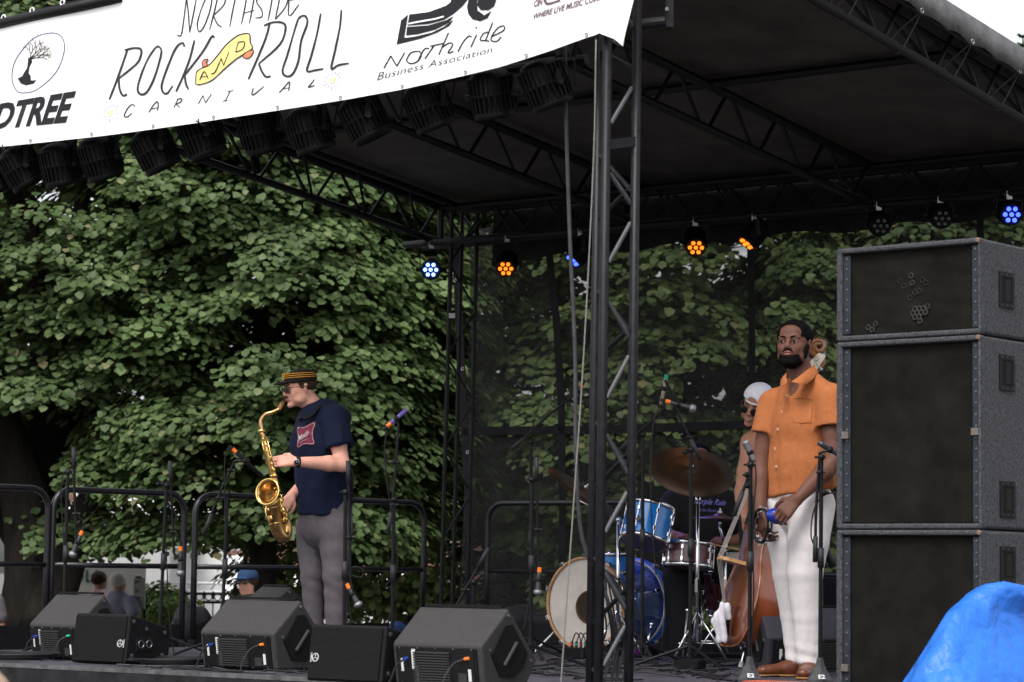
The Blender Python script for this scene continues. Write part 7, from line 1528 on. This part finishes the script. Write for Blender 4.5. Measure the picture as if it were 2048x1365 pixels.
sds3 = SDF([-.26, -.26, .86], [.26, .26, 1.40], .006); sds3.chain([L3(1540, 1040), L3(1538, 970), L3(1537, 905)], [.155, .142, .145], .04, ([0, 1, 0], .72)); sds3.half(L3(1540, 1052), [0, 0, -1]); sds3.cap(L3(1520, 930), L3(1518, 880, -.0), .05, .04, .03); sds3.cap(L3(1556, 930), L3(1560, 880), .05, .04, .03); skin(sds3, 'tank_top', 'tank_mauve', t, bs3, folds(9, .006, 91))
sdt = SDF([-.26, -.24, 0], [.28, .24, 1.0], .007)
for x in (-1, 1): sdt.chain([L3(1540+26*x, 1055), L3(1540+31*x, 1190), L3(1540+34*x, 1325)], [.11, .08, .07], .04)
skin(sdt, 'trousers', 'black_tee', t, bs3, folds(8, .006, 95))
for x in (-1, 1): b = MB(); b.ell(bs3+L3(1540+34*x, 1335, -.05)*A(1, 1, 0)+Z_*.042, [.05, .13, .042]); b.build('shoe', 'bag_black', t, smooth=True)

# ------------------------------------------------------------------ drummer, seated
bs4 = P(1395, 1300, 16.6); bs4[2] = SF; pm4 = F/16.6
def L4(px, py, y=0.): return A((px-1395)/pm4, y, .53+(1148-py)/pm4)
t = thing('person', 'drummer in black T-shirt with violet lettering seated behind the drums', 'person', bs4)
sd = SDF([-.40, -.62, -.02], [.50, .36, 1.46], .009); hc4 = L4(1396, 925, .02); Rh4 = RotZ(.1)@RotX(.15); head(sd, hc4, Rh4, 1.0); sd.cap(hc4+A(0, .02, -.05), L4(1398, 985), .055, .065, .03)
sd.cap(L4(1350, 1000), L4(1448, 1000), .06, .06, .04); sd.chain([L4(1398, 1010), L4(1398, 1120)], [.15, .14], .04, ([0, 1, 0], .65))
arm(sd, L4(1452, 1005, 0), L4(1490, 1078, -.12), L4(1446, 1083, -.34), 1.0); arm(sd, L4(1347, 1005, 0), L4(1330, 1075, -.1), L4(1352, 1075, -.35), 1.0)
hand(sd, L4(1446, 1083, -.34), A(-.8, -.4, 0), A(.1, -.5, .8), 1, .95, curl=(.8, .9, .7)); hand(sd, L4(1352, 1075, -.35), A(.4, -.8, 0), A(0, -.3, .9), 1, .95, curl=(.8, .9, .7))
for x in (-1, 1): sd.chain([L4(1398+28*x, 1135, 0), L4(1398+55*x, 1150, -.42), L4(1398+50*x, 1290, -.40)], [.085, .065, .045], .03)
skin(sd, 'body', 'skin_brown', t, bs4); face_bits(t, bs4, hc4, Rh4, 1.0, 'lip_dark')
sdh = SDF(hc4-.2, hc4+.17, .007); sdh.ell(hc4+Rh4@A(0, .02, .035), [.088, .10, .085], Rh4); sdh.ell(hc4+Rh4@A(0, -.12, -.03), [.08, .09, .10], Rh4, .008, 'sub'); skin(sdh, 'hair', 'hair_black', t, bs4, relax=1)
sds4 = SDF([-.36, -.34, .5], [.40, .30, 1.16], .007); sds4.chain([L4(1398, 1130), L4(1398, 1060), L4(1398, 1010)], [.165, .17, .165], .04, ([0, 1, 0], .72)); sds4.cap(L4(1352, 1000), L4(1446, 1000), .072, .072, .04); sds4.cap(L4(1452, 1005), L4(1474, 1048, -.07), .078, .075, .03); sds4.cap(L4(1347, 1005), L4(1338, 1048, -.06), .078, .075, .03); sds4.cap(L4(1398, 985), L4(1398, 990), .08, .08, .03)
skin(sds4, 'tshirt', 'black_tee', t, bs4, folds(8, .008, 99))
C4 = lambda x, y, off=.012: on_cloth(sds4, bs4, 1395, x, y, pm4, 1148, off)
text_print('Purple Rain', lambda u, v: C4(1383+u*62+v*4, 1013-v*15+u*3, .014), 'shirt_lettering', 'logo_violet', t, bold=.015, shear=.3)
text_print('and the Revolution', lambda u, v: C4(1388+u*52, 1024-v*6+u*2, .014), 'shirt_lettering', 'logo_violet', t, shear=.2)
for x in (-1, 1): sdt = SDF([-.4, -.6, 0], [.4, .3, .8], .009).chain([L4(1398+28*x, 1135, 0), L4(1398+55*x, 1152, -.42), L4(1398+50*x, 1300, -.40)], [.10, .08, .07], .03); skin(sdt, 'trouser_leg', 'black_tee', t, bs4)
b = MB(); c = bs4; b.cyl(c+Z_*.46, c+Z_*.54, .17, n=24); b.cyl(c+Z_*.1, c+Z_*.46, .02, n=10)
for k in range(3): b.cyl(c+Z_*.25, c+A(math.cos(k*2.1)*.25, math.sin(k*2.1)*.25, .01), .01, n=6)
o = b.build('drum_stool', 'cab_dark'); o['label'] = 'round black stool under the drummer'; o['category'] = 'stool'

# ------------------------------------------------------------------ people in the street
def far_person(label, px, Y, head_y, top_m, skinm, hairm, yaw=0, hgt=None, arms='down', hat=None, legs='gray_trouser', lean=0):
    c = P(px, 1143, Y)*A(1, 1, 0); hz = P(px, head_y, Y)[2]; t = thing('person', label, 'person', c); H = hz+.11; k = H/1.75
    R_ = RotZ(yaw); sd = SDF([-.5, -.5, 0], [.5, .5, H+.1], .016); hc_ = A(lean, 0, hz); head(sd, hc_, R_, 1.0)
    G = lambda x, y, z: R_@A(x, y, 0)+A(lean*max(0, z-1)*1.3, 0, z*k)
    sd.cap(hc_-A(0, 0, .08), G(0, .02, 1.45), .055, .06, .03); sd.chain([G(0, 0, .95), G(0, 0, 1.2), G(0, 0, 1.38)], [.14, .14, .15], .04, (R_@A(0, 1, 0), .68))
    if arms == 'hip': aa = [(G(-.2, 0, 1.40), G(-.38, .08, 1.16), G(-.2, -.04, 1.02)), (G(.2, 0, 1.40), G(.40, .08, 1.16), G(.2, -.04, 1.02))]
    elif arms == 'cup': aa = [(G(-.2, 0, 1.40), G(-.26, 0, 1.12), G(-.24, -.05, .9)), (G(.2, 0, 1.40), G(.28, -.05, 1.13), G(.25, -.28, 1.22))]
    else: aa = [(G(-.2, 0, 1.40), G(-.26, 0, 1.12), G(-.24, -.05, .86)), (G(.2, 0, 1.40), G(.26, 0, 1.12), G(.24, -.05, .86))]
    for a in aa: arm(sd, *a, s=.98); hand(sd, a[2], unit(a[2]-a[1]), R_@A(0, -1, .2), 1, .9)
    for x in (-1, 1): sd.chain([G(.09*x, 0, .9), G(.1*x, 0, .5), G(.1*x, 0, .08)], [.08, .055, .04], .03)
    skin(sd, 'body', skinm, t, c)
    ss = SDF([-.5, -.4, .7], [.5, .4, H], .018); ss.chain([G(0, 0, .92), G(0, 0, 1.2), G(0, 0, 1.38)], [.175, .17, .168], .04, (R_@A(0, 1, 0), .75)); ss.cap(G(-.18, 0, 1.40), G(.18, 0, 1.40), .07, .07, .04)
    for a in aa: ss.cap(a[0], a[0]*.5+a[1]*.5, .078, .078, .03)
    ss.half(G(0, 0, .88), [0, 0, -1]); skin(ss, 'shirt', top_m, t, c, folds(7, .010, int(px)))
    tr = SDF([-.3, -.3, 0], [.3, .3, 1.05], .02)
    for x in (-1, 1): tr.chain([G(.085*x, 0, .88), G(.1*x, 0, .5), G(.1*x, 0, .06)], [.12, .08, .07], .04)
    skin(tr, 'trousers', legs, t, c)
    hh = SDF(hc_-.2, hc_+.2, .009); hh.ell(hc_+R_@A(0, .015, .035), [.086, .10, .088], R_); hh.ell(hc_+R_@A(0, -.12, -.03), [.08, .08, .10], R_, .008, 'sub'); skin(hh, 'hair', hairm, t, c, relax=1)
    if hat:
        hh = SDF(hc_-.25, hc_+.25, .009); hh.ell(hc_+R_@A(0, .0, .055), [.094, .112, .085], R_); hh.half(hc_+A(0, 0, .03), [0, 0, -1]); hh.ell(hc_+R_@A(0, -.13, .035), [.07, .08, .010], R_); ct = thing('baseball_cap', 'dark blue cap on the man behind the small monitor', 'cap', c+hc_); skin(hh, 'crown', hat, ct, c)
    return t, c, aa, G, hc_, R_
cloth('cap_navy', (.015, .035, .085), 30, .1); cloth('dark_green_tee', (.012, .03, .035), 20, .1)
far_person('white haired man in a lavender polo shirt with hand on hip seen from behind', 238, 28.6, 1166, 'polo_lavender', 'skin_far', 'hair_white', PI*.80, arms='hip')
far_person('person in a red and white floral shirt beside the white haired man', 200, 29.4, 1163, 'floral', 'skin_far', 'hair_brown', PI*.75)
_, c_, aa_, _, _, _ = far_person('person in dark clothes holding a cup near the slanting trunk', 128, 29.0, 1155, 'dark_green_tee', 'skin_far', 'hair_brown', -1.2, arms='cup')
cu_ = thing('drink_cup', 'clear cup of beer held by the person in dark clothes', 'cup', c_+aa_[1][2]); mat('beer', (.55, .38, .10), .2); b = MB(); q = c_+aa_[1][2]+A(.06, -.04, -.02); b.cyl(q, q+Z_*.12, .032, .042, 12); b.build('cup', 'beer', cu_, smooth=True)
tt_, c_, _, _, hc_, R_ = far_person('man in a dark blue cap and sunglasses behind the small background monitor', 496, 23.0, 1166, 'black_tee', 'skin_far', 'hair_brown', -.5, hat='cap_navy')
b = MB(); 
for x in (-1, 1): b.ell(c_+hc_+R_@A(x*.032, -.102, .002), [.026, .006, .018], R_, 10, 6)
b.tube([c_+hc_+R_@A(.05, -.09, .006), c_+hc_+R_@A(.08, .0, .006)], .004, 4); b.build('sunglasses', 'glass_dark', tt_)
far_person('person in gray clothing cut off by the left edge of the photo', -48, 23.5, 1150, 'gray_trouser', 'skin_far', 'hair_brown', .5)
bc_ = P(4, 1352, 6.0); t = thing('person', 'blurred top of a spectator head with fair skin at the bottom left corner', 'person', bc_*A(1, 1, 0))
sd = SDF([-.35, -.3, 0], [.35, .35, bc_[2]+.1], .014); hcx = A(-.055, 0, bc_[2]-.085); head(sd, hcx, RotZ(PI), 1.0); sd.cap(hcx, A(-.05, 0, bc_[2]-.3), .055, .06, .03); sd.cap(A(-.22, 0, bc_[2]-.36), A(.14, 0, bc_[2]-.36), .06, .06, .05); sd.chain([A(-.04, 0, bc_[2]-.42), A(-.04, 0, .95)], [.15, .15], .05, ([0, 1, 0], .65))
for x in (-1, 1): sd.chain([A(-.04+.09*x, 0, .9), A(-.04+.1*x, 0, .08)], [.09, .05], .03); arm(sd, A(-.04+.19*x, 0, bc_[2]-.38), A(-.04+.25*x, 0, .95), A(-.04+.24*x, -.05, .72))
skin(sd, 'body', 'skin_far', t, bc_*A(1, 1, 0))
hh = SDF(hcx-.2, hcx+.2, .009); hh.ell(hcx+A(0, -.015, .032), [.084, .098, .076]); hh.ell(hcx+A(0, .12, -.03), [.08, .08, .10], None, .008, 'sub'); hh.half(hcx+A(0, 0, -.02), [0, 0, -1]); skin(hh, 'hair', 'hair_pale', t, bc_*A(1, 1, 0), relax=1)
sd = SDF([-.4, -.3, .7], [.35, .35, bc_[2]], .014); sd.chain([A(-.04, 0, bc_[2]-.42), A(-.04, 0, .9)], [.18, .18], .05, ([0, 1, 0], .7)); sd.cap(A(-.22, 0, bc_[2]-.37), A(.14, 0, bc_[2]-.37), .075, .075, .05); skin(sd, 'shirt', 'gray_trouser', t, bc_*A(1, 1, 0))
